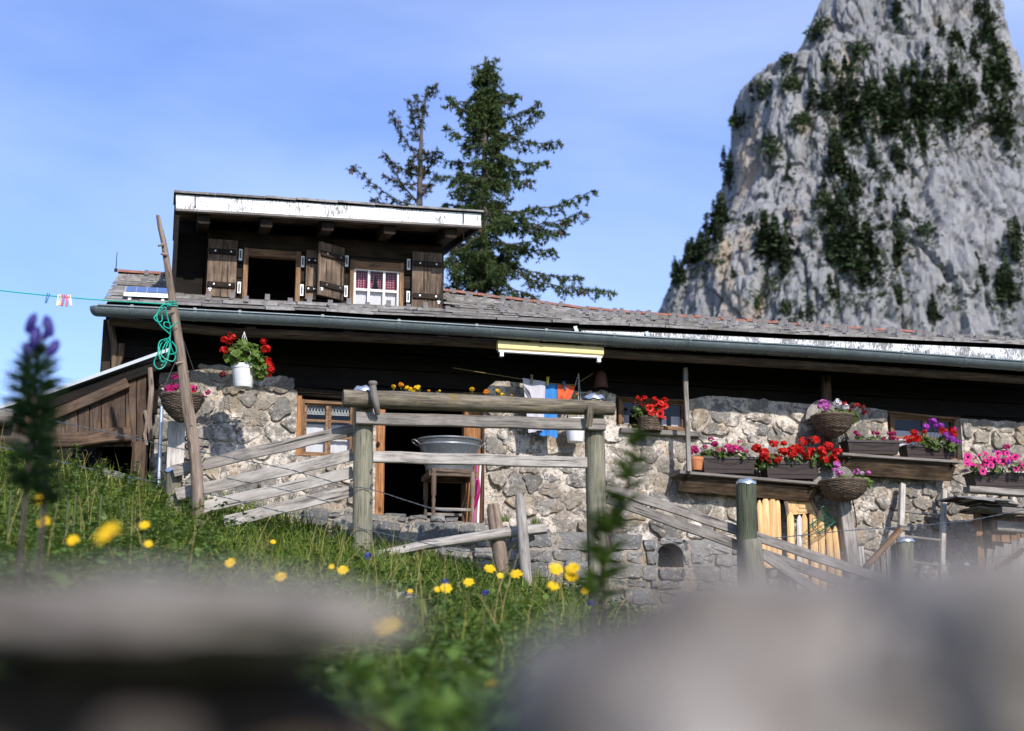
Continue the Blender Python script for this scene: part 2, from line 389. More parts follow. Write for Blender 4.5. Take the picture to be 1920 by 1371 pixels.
    def quad(s, a, b, c, d, mi=0, uv=None): return s.add([a, b, c, d], [(0, 1, 2, 3)], [uv or [(0, 0), (1, 0), (1, 1), (0, 1)]], mi)
    def mesh(s, name, xf, base):
        me = bpy.data.meshes.new(name)
        me.from_pydata([tuple((xf(v) if xf else Vector(v)) - base) for v in s.v], [], s.f)
        ul = me.uv_layers.new(name='UV'); flat = [c for f in s.uv for q in f for c in q]; ul.data.foreach_set('uv', flat)
        me.polygons.foreach_set('material_index', s.mi); return me
def smooth(me, ang=None):
    me.polygons.foreach_set('use_smooth', [True] * len(me.polygons))
    if ang: me.set_sharp_from_angle(angle=R(ang))
def tag(o, label=None, cat=None, group=None, kind=None):
    if label: o['label'] = label
    if cat: o['category'] = cat
    if group: o['group'] = group
    if kind: o['kind'] = kind
    return o
def thing(name, label, cat, base, group=None, world_space=False):
    o = bpy.data.objects.new(name, None); COL.objects.link(o); o.empty_display_size = .05
    o.location = Vector(base) if world_space else WX(base)
    return tag(o, label, cat, group)
def rootloc(p):
    q = Vector(p.location)
    while p.parent: p = p.parent; q = q + Vector(p.location)
    return q
def part(name, mb, mats, parent=None, sm=0, kind=None, ws=False, label=None):
    """mesh object from a builder in house space (ws: world space)"""
    base = rootloc(parent) if parent else Vector()
    if parent is None and mb.v:
        q = [Vector(v) if ws else WX(v) for v in mb.v]; base = sum(q, Vector()) / len(q); base.z = min(v.z for v in q)
    me = mb.mesh(name, None if ws else WX, base)
    for m in (mats if isinstance(mats, (list, tuple)) else [mats]): me.materials.append(MA[m])
    if sm: smooth(me, sm)
    o = bpy.data.objects.new(name, me); COL.objects.link(o)
    if parent: o.parent = parent
    else: o.location = base
    if kind: o['kind'] = kind
    if label: o['label'] = label
    return o
def inst(name, me, parent, loc, rot=(0, 0, 0), scale=1.0):
    """shared mesh placed as a part; loc in world space"""
    o = bpy.data.objects.new(name, me); COL.objects.link(o); o.parent = parent
    o.location = Vector(loc) - rootloc(parent); o.rotation_euler = rot
    o.scale = (scale,) * 3 if not isinstance(scale, (tuple, list)) else scale
    return o
def rawmesh(name, mb, mats, sm=0):
    me = mb.mesh(name, None, Vector())
    for m in (mats if isinstance(mats, (list, tuple)) else [mats]): me.materials.append(MA[m])
    if sm: smooth(me, sm)
    return me
UZ = Vector((0, 0, 1))
def U3(u, w, z): return Vector((u, -w, z))

# ================================================================== ground
def build_ground():
    xs = sorted(set([-3000, -800, -200, -60, -25, -12] + [round(-8 + .25 * i, 3) for i in range(65)] + [12, 25, 60, 200, 800, 3000]))
    ys = sorted(set([-300, -60, -20, -8, -3] + [round(-1.5 + .25 * i, 3) for i in range(67)] + [18, 22, 30, 45, 80, 200, 800, 3000]))
    mb = MB(); vs = [(x, y, ground_z(x, y)) for y in ys for x in xs]; n = len(xs)
    mb.add(vs, [(j * n + i, j * n + i + 1, (j + 1) * n + i + 1, (j + 1) * n + i) for j in range(len(ys) - 1) for i in range(n - 1)])
    o = part('ground', mb, 'meadow_ground', ws=True, sm=180); o['kind'] = 'structure'
build_ground()

# ================================================================== cliff
CD = 260.0
def interp(tab, y):
    for (a, va), (b, vb) in zip(tab, tab[1:]):
        if a <= y <= b: return va + (vb - va) * (y - a) / (b - a)
    return tab[0][1] if y < tab[0][0] else tab[-1][1]
def build_cliff():
    left = [(-190, 1650), (-120, 1590), (0, 1545), (60, 1520), (95, 1498), (120, 1466), (132, 1402), (170, 1396), (240, 1390), (300, 1378), (380, 1368), (450, 1330), (500, 1290), (545, 1248), (600, 1234), (720, 1215), (1000, 1190), (1340, 1150)]
    right = [(-190, 1800), (-120, 1860), (0, 1893), (80, 1903), (150, 1925), (240, 1965), (380, 2040), (600, 2150), (1000, 2260), (1340, 2380)]
    rows = []
    NR, NC = 330, 420
    top = -185
    for j in range(NR + 1):
        t = j / NR; py = top + (1325 - top) * t
        a = at(interp(left, py), py, CD); b = at(interp(right, py), py, CD)
        rows.append((a.x, b.x, a.z))
    vs = []; fs = []
    for j, (xa, xb, z) in enumerate(rows):
        cx, hw = (xa + xb) / 2, (xb - xa) / 2; hd = hw * .75 + 4
        for i in range(NC + 1):
            s = -1 + 2 * i / NC; ph = R(118) * (abs(s) ** 1.12) * (1 if s > 0 else -1)
            sx, cy = math.sin(ph), math.cos(ph)
            ex = math.copysign(abs(sx) ** .8, sx); ey = math.copysign(abs(cy) ** .75, cy)
            x = cx + hw * ex; y = CD - hd * ey + (1 - j / NR) * 14
            q = Vector((x, y, z))
            n1 = noise.fractal((x * .05 + 3, y * .05, z * .018), .9, 2.1, 3)
            wz = z + 3 * noise.noise((x * .08, 4, z * .05))
            g1 = 1 - abs(noise.noise((x * .15 + 7, y * .15, wz * .014))); g2 = 1 - abs(noise.noise((x * .45, y * .45 + 5, wz * .035)))
            vd, vp = noise.voronoi((x * .12, y * .12, wz * .030)); f1 = noise.noise(vp[0] * 7.3); e1 = vd[1] - vd[0]
            vd2, vp2 = noise.voronoi((x * .36 + 9, y * .36, wz * .085)); f2 = noise.noise(vp2[0] * 7.3)
            n2 = noise.fractal((x * .8, y * .8 + 9, z * .28), .75, 2.1, 5)
            led = max(0, noise.noise((x * .04, 5, z * .16))) ** 2
            amp = 2.0 * n1 - 1.3 * g1 ** 14 - .8 * g2 ** 12 + 2.1 * f1 + 1.25 * f2 + .55 * n2 + 1.4 * led - .9 * max(0, 1 - e1 * 9)
            fade = .35 + .65 * min(1, abs(cy) * 1.6)
            q += Vector((sx * fade, -cy, 0)) * amp
            vs.append(q)
    n = NC + 1
    for j in range(NR):
        for i in range(NC): fs.append((j * n + i + 1, j * n + i, (j + 1) * n + i, (j + 1) * n + i + 1))
    # back face and summit close the tower
    back = []
    for j, (xa, xb, z) in enumerate(rows):
        cx, hw = (xa + xb) / 2, (xb - xa) / 2; vs.append(Vector((cx, CD + hw * .9 + 18, z))); back.append(len(vs) - 1)
    for j in range(NR):
        fs.append((j * n, back[j], back[j + 1], (j + 1) * n)); fs.append((back[j], j * n + NC, (j + 1) * n + NC, back[j + 1]))
    tc = sum((vs[i] for i in range(n)), Vector()) / n + Vector((0, 3, 2)); vs.append(tc); ti = len(vs) - 1
    for i in range(NC): fs.append((i, i + 1, ti))
    fs.append((NC, back[0], ti)); fs.append((back[0], 0, ti))
    mb = MB(); mb.add(vs, fs)
    o = part('cliff', mb, 'cliff_rock', ws=True, sm=24); o['kind'] = 'structure'
    return BVHTree.FromPolygons([tuple(v) for v in vs], fs)
cliff_bvh = build_cliff()

def conifer_proto(seed, h=6.0, bushy=1.0):
    rd = random.Random(seed); tr = MB(); cr = MB()
    tr.tube([(0, 0, -1), (0.05, 0, h * .5), (0, 0, h * .97)], [.16, .10, .02], 6)
    for k in range(int(200 * bushy)):
        t = rd.random() ** .75; z = h * (.08 + .9 * t); rmax = (1 - t) ** .8 * h * .25 * rd.uniform(.45, 1.15) * (1 + .35 * math.sin(z * 3.1 + seed)) + .1
        a = rd.random() * 6.283; d = Vector((math.cos(a), math.sin(a), 0)); r0 = rmax * rd.uniform(.1, .5)
        p = d * r0 + Vector((0, 0, z)); e = d * rmax + Vector((0, 0, z - rmax * rd.uniform(.0, .45))); sdv = d.cross(UZ) * rmax * rd.uniform(.22, .42)
        mid = (p + e) / 2 + Vector((0, 0, rmax * .12))
        cr.add([p, mid + sdv, e, mid - sdv], [(0, 1, 2), (0, 2, 3)])
    for k in range(int(110 * bushy)):
        t = rd.random() ** .7; z = h * (.06 + .92 * t); r = (1 - t) ** .8 * h * .22 * rd.random() + .05; a = rd.random() * 6.283
        p = Vector((math.cos(a) * r, math.sin(a) * r, z)); s = h * .035
        q = [p + Vector((rd.gauss(0, s), rd.gauss(0, s), rd.gauss(0, s))) for _ in range(3)]; cr.add(q, [(0, 1, 2)])
    return rawmesh('trunk', tr, 'tree_bark'), rawmesh('crown', cr, 'cliff_needle')
def bush_proto(seed):
    rd = random.Random(seed); cr = MB(); tr = MB(); tr.tube([(0, 0, -.6), (0, 0, 1.2)], [.1, .04], 5)
    for k in range(220):
        a = rd.random() * 6.283; e = rd.random(); r = rd.random() ** .4
        p = Vector((math.cos(a) * 1.5 * r * math.sqrt(1 - e * e * .8), math.sin(a) * 1.5 * r, e * 2.3 * r + .1))
        q = [p + Vector((rd.gauss(0, .24), rd.gauss(0, .24), rd.gauss(0, .2))) for _ in range(3)]; cr.add(q, [(0, 1, 2)])
    return rawmesh('trunk', tr, 'tree_bark'), rawmesh('crown', cr, 'cliff_needle')
def cliff_trees():
    protos = [conifer_proto(1), conifer_proto(2, 7, .8), conifer_proto(3, 5, 1.3), bush_proto(4), bush_proto(5)]
    rd = random.Random(11)
    blobs = [(1585, 225, 50, 45, 16, 75), (1660, 215, 50, 50, 16, 80), (1745, 215, 55, 35, 18, 75), (1820, 225, 60, 35, 18, 80), (1885, 215, 30, 50, 12, 85), (1800, 120, 55, 35, 9, 55), (1860, 110, 25, 60, 8, 65), (1770, 90, 30, 20, 4, 45),
             (1570, 290, 22, 45, 9, 70), (1580, 380, 25, 50, 9, 70), (1650, 300, 55, 45, 9, 50), (1600, 500, 40, 35, 15, 80), (1635, 540, 22, 20, 5, 60), (1560, 460, 20, 40, 5, 60), (1690, 450, 14, 60, 7, 50), (1650, 410, 40, 40, 6, 40),
             (1445, 500, 26, 22, 9, 85), (1340, 430, 22, 40, 11, 60), (1365, 335, 8, 30, 5, 55), (1310, 480, 26, 22, 8, 50), (1268, 525, 22, 12, 7, 45), (1290, 500, 24, 16, 6, 50), (1905, 480, 14, 40, 7, 70), (1900, 560, 16, 30, 6, 60),
             (1690, 55, 8, 20, 4, 50), (1850, 30, 30, 30, 5, 50), (1535, 60, 12, 30, 4, 35), (1480, 130, 14, 12, 4, 32), (1430, 180, 20, 20, 5, 30), (1480, 170, 18, 14, 4, 36), (1390, 240, 10, 8, 4, 34), (1500, 240, 22, 10, 5, 32), (1445, 285, 14, 14, 4, 34), (1475, 335, 8, 10, 2, 38), (1560, 565, 12, 10, 3, 50), (1518, 605, 10, 10, 2, 50), (1690, 580, 10, 20, 4, 40), (1752, 612, 8, 6, 2, 55), (1420, 420, 18, 18, 4, 32), (1620, 100, 18, 14, 4, 34), (1560, 140, 40, 20, 6, 34), (1725, 290, 14, 10, 3, 50), (1530, 400, 30, 50, 6, 28), (1740, 440, 8, 14, 2, 30), (1840, 540, 14, 20, 3, 40), (1480, 590, 20, 10, 3, 30), (1400, 560, 40, 30, 5, 24), (1790, 560, 30, 30, 4, 22)]
    done = 0; scrub = MB()
    for cx, cy, rx, ry, n, size in blobs:
        where = ('on the left skyline edge of the grey cliff' if cx < 1400 else 'high near the summit of the grey cliff' if cy < 150 else 'in the dark tree band below the cliff summit' if cy < 260 and cx > 1540 else
                 'in the central wooded gully of the grey cliff' if 1540 < cx < 1720 and cy < 545 else 'low on the cliff just above the roof' if cy > 545 else 'on the right side of the grey cliff' if cx > 1720 else 'on the bare left face of the grey cliff')
        for _ in range(n):
            for _try in range(8):
                px, py = cx + rd.gauss(0, rx * .6), cy + rd.gauss(0, ry * .6)
                d = ray(px, py).normalized(); hit = cliff_bvh.ray_cast(CAM, d)
                if hit[0] is not None: break
            if hit[0] is None: continue
            hp = hit[0]; k = rd.choice((0, 0, 1, 1, 2)) if size > 36 or rd.random() < .4 else rd.choice((3, 4))
            hm = size * rd.uniform(.65, 1.3) / F * hp.y; base_h = (6, 7, 5, 2.6, 2.6)[k]; s = hm / base_h
            t = thing('conifer' if k < 3 else 'cliff_shrub', ('small dark conifer ' if k < 3 else 'low dark shrub ') + where, 'tree' if k < 3 else 'shrub', hp + Vector((0, .4 * s, 0)), 'conifers on the cliff' if k < 3 else 'shrubs on the cliff', True)
            t.rotation_euler = (0, 0, rd.random() * 6.28); t.scale = (s * rd.uniform(.8, 1.15),) * 2 + (s,)
            for nm, me in zip(('trunk', 'crown'), protos[k]):
                o = bpy.data.objects.new(nm, me); COL.objects.link(o); o.parent = t
            done += 1
            for _ in range(11 if size > 45 else 6):
                q = Vector((hp.x + rd.gauss(0, hm * .35), hp.y - .5, hp.z + rd.gauss(0, hm * .45))); h2 = cliff_bvh.ray_cast(CAM, (q - CAM).normalized())
                if h2[0] is None or abs(h2[0].y - hp.y) > 9: continue
                for _k in range(5): e = h2[0] + Vector((rd.gauss(0, .35), rd.gauss(-.3, .3), rd.gauss(0, .3))); scrub.add([e + Vector((rd.gauss(0, .28), rd.gauss(0, .28), rd.gauss(0, .22))) for _j in range(3)], [(0, 1, 2)])
    o = part('cliff_scrub', scrub, 'cliff_needle', ws=True); tag(o, 'dark green scrub filling cracks and ledges of the cliff', 'scrub', kind='stuff')
    return done
n_ct = cliff_trees()

# ================================================================== two spruces behind the house
def spruce(name, label, D, trunk_px, limbs, fill, needle_mat, dens, cones, tw_len, rd):
    base = at(*trunk_px[0], D); gz = ground_z(base.x, base.y); base = Vector((base.x, D, gz - .1))
    t = thing(name, label, 'tree', base, None, True); tr = MB(); br = MB(); nd = MB(); cn = MB()
    tp = [at(x, y, D) for x, y in trunk_px]; tops = tp[-1]
    pts = [base] + tp; m = len(pts); hgt = tops.z - base.z
    rads = [max(.012, .020 * (tops.z - p.z) + .012) for p in pts]
    tr.tube(pts, rads, 9, .08)
    def trunk_at(z):
        for a, b in zip(pts, pts[1:]):
            if a.z <= z <= b.z: return a.lerp(b, (z - a.z) / (b.z - a.z + 1e-6))
        return pts[-1].copy()
    def needles(a, b, dirn, k, L=.062, wd=.010):
        ax = (b - a); ln = ax.length; ax.normalize()
        for _ in range(k):
            q = a.lerp(b, rd.random()); rv = Vector((rd.gauss(0, 1), rd.gauss(0, 1), rd.gauss(0, 1))); rv -= ax * rv.dot(ax)
            if rv.length < 1e-3: continue
            rv.normalize(); dd = (rv + ax * rd.uniform(.3, 1.1)).normalized(); s = dd.cross(Vector((rd.gauss(0, 1), rd.gauss(0, 1), rd.gauss(0, 1))))
            if s.length < 1e-3: continue
            s = s.normalized() * wd; l = L * rd.uniform(.7, 1.3); nd.add([q - s, q + s, q + dd * l], [(0, 1, 2)])
    def limb(p, q, thick, sag, dn, cone_end):
        L = (q - p).length; n = max(5, int(L / .13)); c = []
        for i in range(n + 1):
            s = i / n; b = p.lerp(q, s); b.z -= sag * L * math.sin(math.pi * s) * .8; b += Vector((rd.gauss(0, .015), rd.gauss(0, .02), rd.gauss(0, .012))); c.append(b)
        br.tube(c, [max(.004, thick * (1 - .85 * i / n)) for i in range(n + 1)], 5)
        for i in range(1, n + 1):
            a, b = c[i - 1], c[i]; ax = (b - a).normalized(); sdv = ax.cross(UZ).normalized(); s = i / n
            needles(a, b, ax, int(10 * dn))
            for sg in (-1, 1):
                if rd.random() > .92 * dn + .1: continue
                l = tw_len * (1.15 - .75 * s) * rd.uniform(.5, 1.3)
                e = b + (sdv * sg * rd.uniform(.5, 1.0) + ax * rd.uniform(.3, .9) - UZ * rd.uniform(.1, .9)).normalized() * l
                br.tube([b, (b + e) / 2 + UZ * .02, e], [.005, .004, .002], 3, cap=False)
                needles(b, e, None, int(26 * dn * l / .25) + 6)
                for _ in range(2):
                    q1 = b.lerp(e, rd.uniform(.3, .9)); e1 = q1 + Vector((rd.gauss(0, .07), rd.gauss(0, .07), rd.uniform(-.15, .05))); needles(q1, e1, None, int(12 * dn) + 3)
            if cones and (rd.random() < .10 or (cone_end and s > .75 and rd.random() < .7)):
                for _ in range(rd.randint(1, 3)):
                    x = b + Vector((rd.gauss(0, .06), rd.gauss(0, .06), -.02)); l = rd.uniform(.07, .12)
                    cn.tube([x, x - UZ * l * .35, x - UZ * l * .8, x - UZ * l], [.008, .021, .018, .004], 6)
    for (sx, sy, ex, ey, dy, ce) in limbs:
        p = at(sx, sy, D); p = trunk_at(p.z); q = at(ex, ey, D + dy); limb(p, q, .022, .10, dens, ce)
    for (z0, z1, n, lf) in fill:
        za, zb = at(trunk_px[0][0], z0, D).z, at(trunk_px[0][0], z1, D).z
        for _ in range(n):
            z = rd.uniform(za, zb); p = trunk_at(z); k = (tops.z - z) / max(.1, tops.z - at(trunk_px[0][0], 560, D).z); L = lf * (.12 + .88 * min(1, k)) * rd.uniform(.55, 1.1); a = rd.random() * 6.283
            limb(p, p + Vector((math.cos(a) * L, math.sin(a) * L, L * rd.uniform(-.25, .25))), .014, .12, dens, False)
    # leader
    needles(trunk_at(tops.z - .5), tops, None, int(90 * dens))
    part('trunk', tr, 'tree_bark', t, 60, ws=True); part('branch', br, 'twig', t, 60, ws=True, kind='stuff')
    part('crown', nd, needle_mat, t, 0, ws=True, kind='stuff')
    if cn.v: part('cone', cn, 'cone', t, 60, ws=True, kind='stuff')
rdA = random.Random(5)
spruce('spruce_tree', 'tall dense green spruce hung with brown cones behind the roof', 24.0, [(905, 600), (906, 480), (908, 350), (909, 230), (911, 108)],
       [(908, 225, 1008, 195, .3, 0), (908, 240, 1044, 268, -.2, 1), (908, 265, 1012, 206, .5, 0), (908, 275, 1020, 305, -.3, 1), (908, 330, 992, 340, -.2, 1), (908, 310, 985, 320, .5, 0),
        (907, 395, 1108, 358, .2, 0), (907, 410, 1092, 402, -.3, 1), (907, 400, 1058, 432, .4, 1), (907, 435, 1040, 470, -.4, 0), (906, 480, 1142, 545, -.2, 1), (906, 470, 1085, 520, .5, 0), (906, 500, 1000, 556, -.4, 0), (906, 520, 960, 560, .2, 0), (906, 450, 1030, 440, -.6, 0),
        (909, 180, 848, 188, 0, 1), (909, 160, 960, 180, .2, 1), (909, 200, 965, 178, -.2, 1), (908, 225, 842, 184, .3, 0), (908, 265, 838, 240, -.2, 0), (908, 300, 845, 300, .3, 0), (908, 330, 828, 330, -.2, 0), (907, 380, 838, 385, .3, 0), (907, 430, 850, 470, -.3, 0), (906, 480, 850, 530, .2, 0), (906, 520, 862, 552, -.2, 0), (907, 350, 850, 345, -.4, 0)],
       [(560, 120, 52, .92), (540, 330, 22, 1.05), (220, 115, 24, .5)], 'needle', 1.35, True, .32, rdA)
spruce('spruce_tree', 'thin half-bare spruce with sparse crooked branches behind the dormer', 25.0, [(785, 600), (786, 400), (787, 330), (790, 250), (800, 165)],
       [(786, 390, 662, 312, 0, 0), (786, 380, 725, 295, .3, 0), (786, 345, 722, 330, -.3, 0), (787, 330, 725, 292, .2, 0), (788, 300, 735, 212, 0, 0), (789, 265, 768, 190, .2, 0), (790, 240, 780, 175, -.1, 0), (787, 330, 822, 290, .2, 0), (788, 300, 820, 285, -.2, 0), (786, 360, 815, 330, .2, 0), (798, 180, 815, 158, 0, 0), (786, 395, 700, 372, .2, 0), (787, 320, 765, 300, -.3, 0)],
       [(380, 180, 3, .25)], 'needle_thin', .85, True, .17, rdA)

# ================================================================== stone walls
def clip(poly, nx, nz, c):
    out = []
    for i, p in enumerate(poly):
        q = poly[(i + 1) % len(poly)]; a = nx * p[0] + nz * p[1] - c; b = nx * q[0] + nz * q[1] - c
        if a <= 0: out.append(p)
        if (a < 0) != (b < 0):
            t = a / (a - b); out.append((p[0] + (q[0] - p[0]) * t, p[1] + (q[1] - p[1]) * t))
    return out
def rubble_cells(region, holes, rd, rh=(.08, .21), rw=(.10, .46), zs=1.3):
    u0, u1, z0, ztop = region; sites = []; z = z0; tmax = max(ztop(u0 + (u1 - u0) * i / 20) for i in range(21))
    while z < tmax:
        h = rd.uniform(*rh); u = u0 + rd.uniform(-.1, .1)
        while u < u1:
            wd = rd.uniform(*rw) * (h / .18) ** .5; s = (u + wd / 2 + rd.uniform(-.05, .05), z + h / 2 + rd.uniform(-.07, .07)); u += wd
            if u0 < s[0] < u1 and s[1] < ztop(s[0]): sites.append(s)
        z += h
    cells = []
    for s in sites:
        if any(a < s[0] < b and c < s[1] < d for a, b, c, d in holes): continue
        top = ztop(s[0]) + rd.uniform(-.02, .035)
        poly = [(max(u0, s[0] - .6), max(z0, s[1] - .4)), (min(u1, s[0] + .6), max(z0, s[1] - .4)), (min(u1, s[0] + .6), min(top, s[1] + .4)), (max(u0, s[0] - .6), min(top, s[1] + .4))]
        for t in sites:
            if t is s or abs(t[0] - s[0]) > .9 or abs(t[1] - s[1]) > .7: continue
            nx, nz = t[0] - s[0], (t[1] - s[1]) * zs * zs
            poly = clip(poly, nx, nz, nx * (s[0] + t[0]) / 2 + nz * (s[1] + t[1]) / 2)
            if len(poly) < 3: break
        for a, b, c, d in holes:
            if len(poly) < 3: break
            if c - .02 < s[1] < d + .02:
                poly = clip(poly, 1, 0, a) if s[0] <= a else clip(poly, -1, 0, -b) if s[0] >= b else poly
            elif a - .02 < s[0] < b + .02: poly = clip(poly, 0, 1, c) if s[1] <= c else clip(poly, 0, -1, -d)
            else:
                poly = clip(poly, 1, 0, a) if s[0] <= a and any(p[0] > a and c < p[1] < d for p in poly) else clip(poly, -1, 0, -b) if s[0] >= b and any(p[0] < b and c < p[1] < d for p in poly) else poly
        if len(poly) >= 3: cells.append((s, poly))
    return cells
def stone_mb(poly, w, gap, depth, rd, rough=.012, round_=.25):
    cx = sum(p[0] for p in poly) / len(poly); cz = sum(p[1] for p in poly) / len(poly)
    sz = max(.05, math.sqrt(abs(sum(poly[i][0] * poly[(i + 1) % len(poly)][1] - poly[(i + 1) % len(poly)][0] * poly[i][1] for i in range(len(poly)))) / 2))
    k = max(.5, 1 - gap / sz * 2); pl = [(cx + (x - cx) * k, cz + (z - cz) * k) for x, z in poly]
    sm = []
    for i, p in enumerate(pl):   # cut corners
        q = pl[(i + 1) % len(pl)]; sm.append((p[0] + (q[0] - p[0]) * round_, p[1] + (q[1] - p[1]) * round_))
        kk = min(3, int(math.dist(p, q) / .06))
        for w_ in range(kk): f_ = round_ + (1 - 2 * round_) * (w_ + 1) / (kk + 1); sm.append((p[0] + (q[0] - p[0]) * f_ + rd.uniform(-rough, rough), p[1] + (q[1] - p[1]) * f_ + rd.uniform(-rough, rough)))
        sm.append((q[0] + (p[0] - q[0]) * round_, q[1] + (p[1] - q[1]) * round_))
    n = len(sm); mb = MB(); tx, tz = rd.uniform(-.12, .12), rd.uniform(-.12, .12)
    def ringp(s, d, j): return [U3(cx + (x - cx) * s, w + d + (tx * (x - cx) + tz * (z - cz)) * (s > .0) * (d > 0) + rd.uniform(-j, j), cz + (z - cz) * s) for x, z in sm]
    rings = [ringp(1.0, -.05, 0), ringp(1.0, depth * .45, .003), ringp(.93, depth * .9, .005), ringp(.55, depth, .010)]
    vs = [v for r in rings for v in r] + [U3(cx, w + depth * 1.0 + rd.uniform(-.008, .012), cz)]
    fs = [(i * n + a, i * n + (a + 1) % n, (i + 1) * n + (a + 1) % n, (i + 1) * n + a) for i in range(3) for a in range(n)]
    fs += [(3 * n + a, 3 * n + (a + 1) % n, 4 * n) for a in range(n)]
    return mb.add(vs, fs), sz
def wall_sheet(u0, u1, z0, ztop, holes, w, step, thick, jit, seed):
    """rough mortar face with openings, reveals and a top"""
    us = set([u0, u1]); zs_ = set([z0]); tm = max(ztop(u0 + (u1 - u0) * i / 30) for i in range(31)); zs_.add(tm)
    for a, b, c, d in holes: us |= {a, b}; zs_ |= {c, min(d, tm)}
    def fill(s, st_):
        s = sorted(s); o = []
        for a, b in zip(s, s[1:]):
            k = max(1, int((b - a) / st_)); o += [a + (b - a) * i / k for i in range(k)]
        return o + [s[-1]]
    us, zs_ = fill(us, step), fill(zs_, step); n = len(us); mb = MB(); vs = []
    for z in zs_:
        for u in us:
            edge = any((abs(u - a) < 1e-6 or abs(u - b) < 1e-6) and c - 1e-6 <= z <= d + 1e-6 for a, b, c, d in holes)
            zz = min(z, ztop(u)); vs.append(U3(u, w + jit * noise.fractal((u * 7 + seed, zz * 7, seed), 1, 2, 3) * (1 if not edge else .3), zz))
    for j in range(len(zs_) - 1):
        for i in range(n - 1):
            um, zm = (us[i] + us[i + 1]) / 2, (zs_[j] + zs_[j + 1]) / 2
            if any(a < um < b and c < zm < d for a, b, c, d in holes) or zs_[j] >= ztop(um): continue
            mb.add([vs[j * n + i], vs[j * n + i + 1], vs[(j + 1) * n + i + 1], vs[(j + 1) * n + i]], [(0, 1, 2, 3)])
    for a, b, c, d in holes:
        d = min(d, tm, ztop(a), ztop(b))
        mb.quad(U3(a, w, c), U3(a, w - thick, c), U3(a, w - thick, d), U3(a, w, d)); mb.quad(U3(b, w, d), U3(b, w - thick, d), U3(b, w - thick, c), U3(b, w, c)); mb.quad(U3(a, w, c), U3(b, w, c), U3(b, w - thick, c), U3(a, w - thick, c))
    for i in range(n - 1):
        a, b = us[i], us[i + 1]; mb.quad(U3(a, w, ztop(a)), U3(b, w, ztop(b)), U3(b, w - thick, ztop(b)), U3(a, w - thick, ztop(a)))
    mb.quad(U3(u0, w, z0), U3(u0, w, ztop(u0)), U3(u0, w - thick, ztop(u0)), U3(u0, w - thick, z0)); mb.quad(U3(u1, w, z0), U3(u1, w - thick, z0), U3(u1, w - thick, ztop(u1)), U3(u1, w, ztop(u1)))
    return mb
def rectpx(x0, y0, x1, y1, w):
    a, b, c, d = G(x0, (y0 + y1) / 2, w), G(x1, (y0 + y1) / 2, w), G((x0 + x1) / 2, y1, w), G((x0 + x1) / 2, y0, w)
    return (a.x, b.x, c.z, d.z)

house = thing('farmhouse', 'old alpine stone farmhouse with a shingled roof and wide timber dormer', 'house', (0, 0, gf((0, 0, 0)) - .3))
UL = G(284, 800, 0).x; UR = 6.6
TOPTAB = [(-9, 3.17)] + [(G(x, y, 0).x, G(x, y, 0).z) for x, y in ((300, 700), (420, 690), (540, 712), (556, 735), (700, 742), (910, 735), (930, 712), (1090, 735), (1148, 738), (1165, 745), (1290, 750), (1330, 742), (1510, 758), (1600, 760), (1660, 770), (1800, 785), (1920, 795))] + [(9, 3.09)]
def wall_top(u): return interp(TOPTAB, u)
DOOR = (G(704, 860, 0).x, G(908, 860, 0).x, 1.92, 3.6)
WIN1 = rectpx(556, 726, 668, 856, 0); WIN1 = (WIN1[0], WIN1[1], WIN1[2], 3.6)
WIN2 = rectpx(1155, 742, 1290, 812, 0); WIN2 = (WIN2[0], WIN2[1], WIN2[2], 3.6)
WIN3 = rectpx(1665, 775, 1802, 862, 0); WIN3 = (WIN3[0], WIN3[1], WIN3[2], 3.6)
holes = [WIN1, DOOR, WIN2, WIN3]
rds = random.Random(21)
stone_wall = part('stone_wall', wall_sheet(UL, UR, .2, wall_top, holes, .006, .05, .43, .036, 3), 'mortar', house, 60)
cells = rubble_cells((UL, 5.75, 1.05, wall_top), holes, rds)
# the stones hidden behind the terrace wall are left out
cells = [c for c in cells if not (G(560, 980, .45).x < c[0][0] < G(1395, 1000, .45).x and c[0][1] < 1.70)]
big = []
for s, poly in cells:
    dp = rds.choice((.012, .018, .022, .028, .036, .048)); mbs, sz = stone_mb(poly, 0, rds.choice((.002, .005, .009, .018)), dp, rds, .018, rds.uniform(.08, .2))
    big.append((sz, mbs))
big.sort(key=lambda t: -t[0])
for sz, mbs in big[:298]: part('stone', mbs, 'wall_stone', stone_wall, 50)
if len(big) > 298:
    rest = MB()
    for sz, mbs in big[298:]: rest.add(mbs.v, mbs.f)
    part('small_stone', rest, 'wall_stone', stone_wall, 50, kind='stuff')

# terrace wall of squared grey blocks in front of the door
TW = .45
tl, trr = G(566, 980, TW).x, G(1396, 1010, TW).x
TT = [(G(x, y, TW).x, G(x, y, TW).z) for x, y in ((560, 962), (700, 958), (800, 966), (900, 975), (1000, 992), (1140, 1000), (1290, 1014), (1396, 1010))]
def terr_top(u): return interp(TT, u)
terrace = thing('terrace_wall', 'low retaining wall of squared grey stone blocks below the doorway', 'wall', ((tl + trr) / 2, TW, .5))
NICHE = rectpx(1232, 1020, 1280, 1064, TW); HOLE2 = rectpx(716, 1030, 776, 1078, TW)
part('mortar_core', wall_sheet(tl, trr, .2, lambda u: terr_top(u) - .03, [NICHE, HOLE2], TW + .012, .06, .31, .03, 9), 'plinth_mortar', terrace, 60)
mbx = MB(); mbx.box((tl, -TW + .31, .2), (trr, .02, 1.68)); part('terrace_fill', mbx, 'plinth_mortar', terrace)
nb = MB()
for hN in (NICHE, HOLE2): nb.quad(U3(hN[0] - .02, TW - .29, hN[2] - .02), U3(hN[1] + .02, TW - .29, hN[2] - .02), U3(hN[1] + .02, TW - .29, hN[3] + .05), U3(hN[0] - .02, TW - .29, hN[3] + .05))
part('niche_back', nb, 'plinth_stone', terrace)
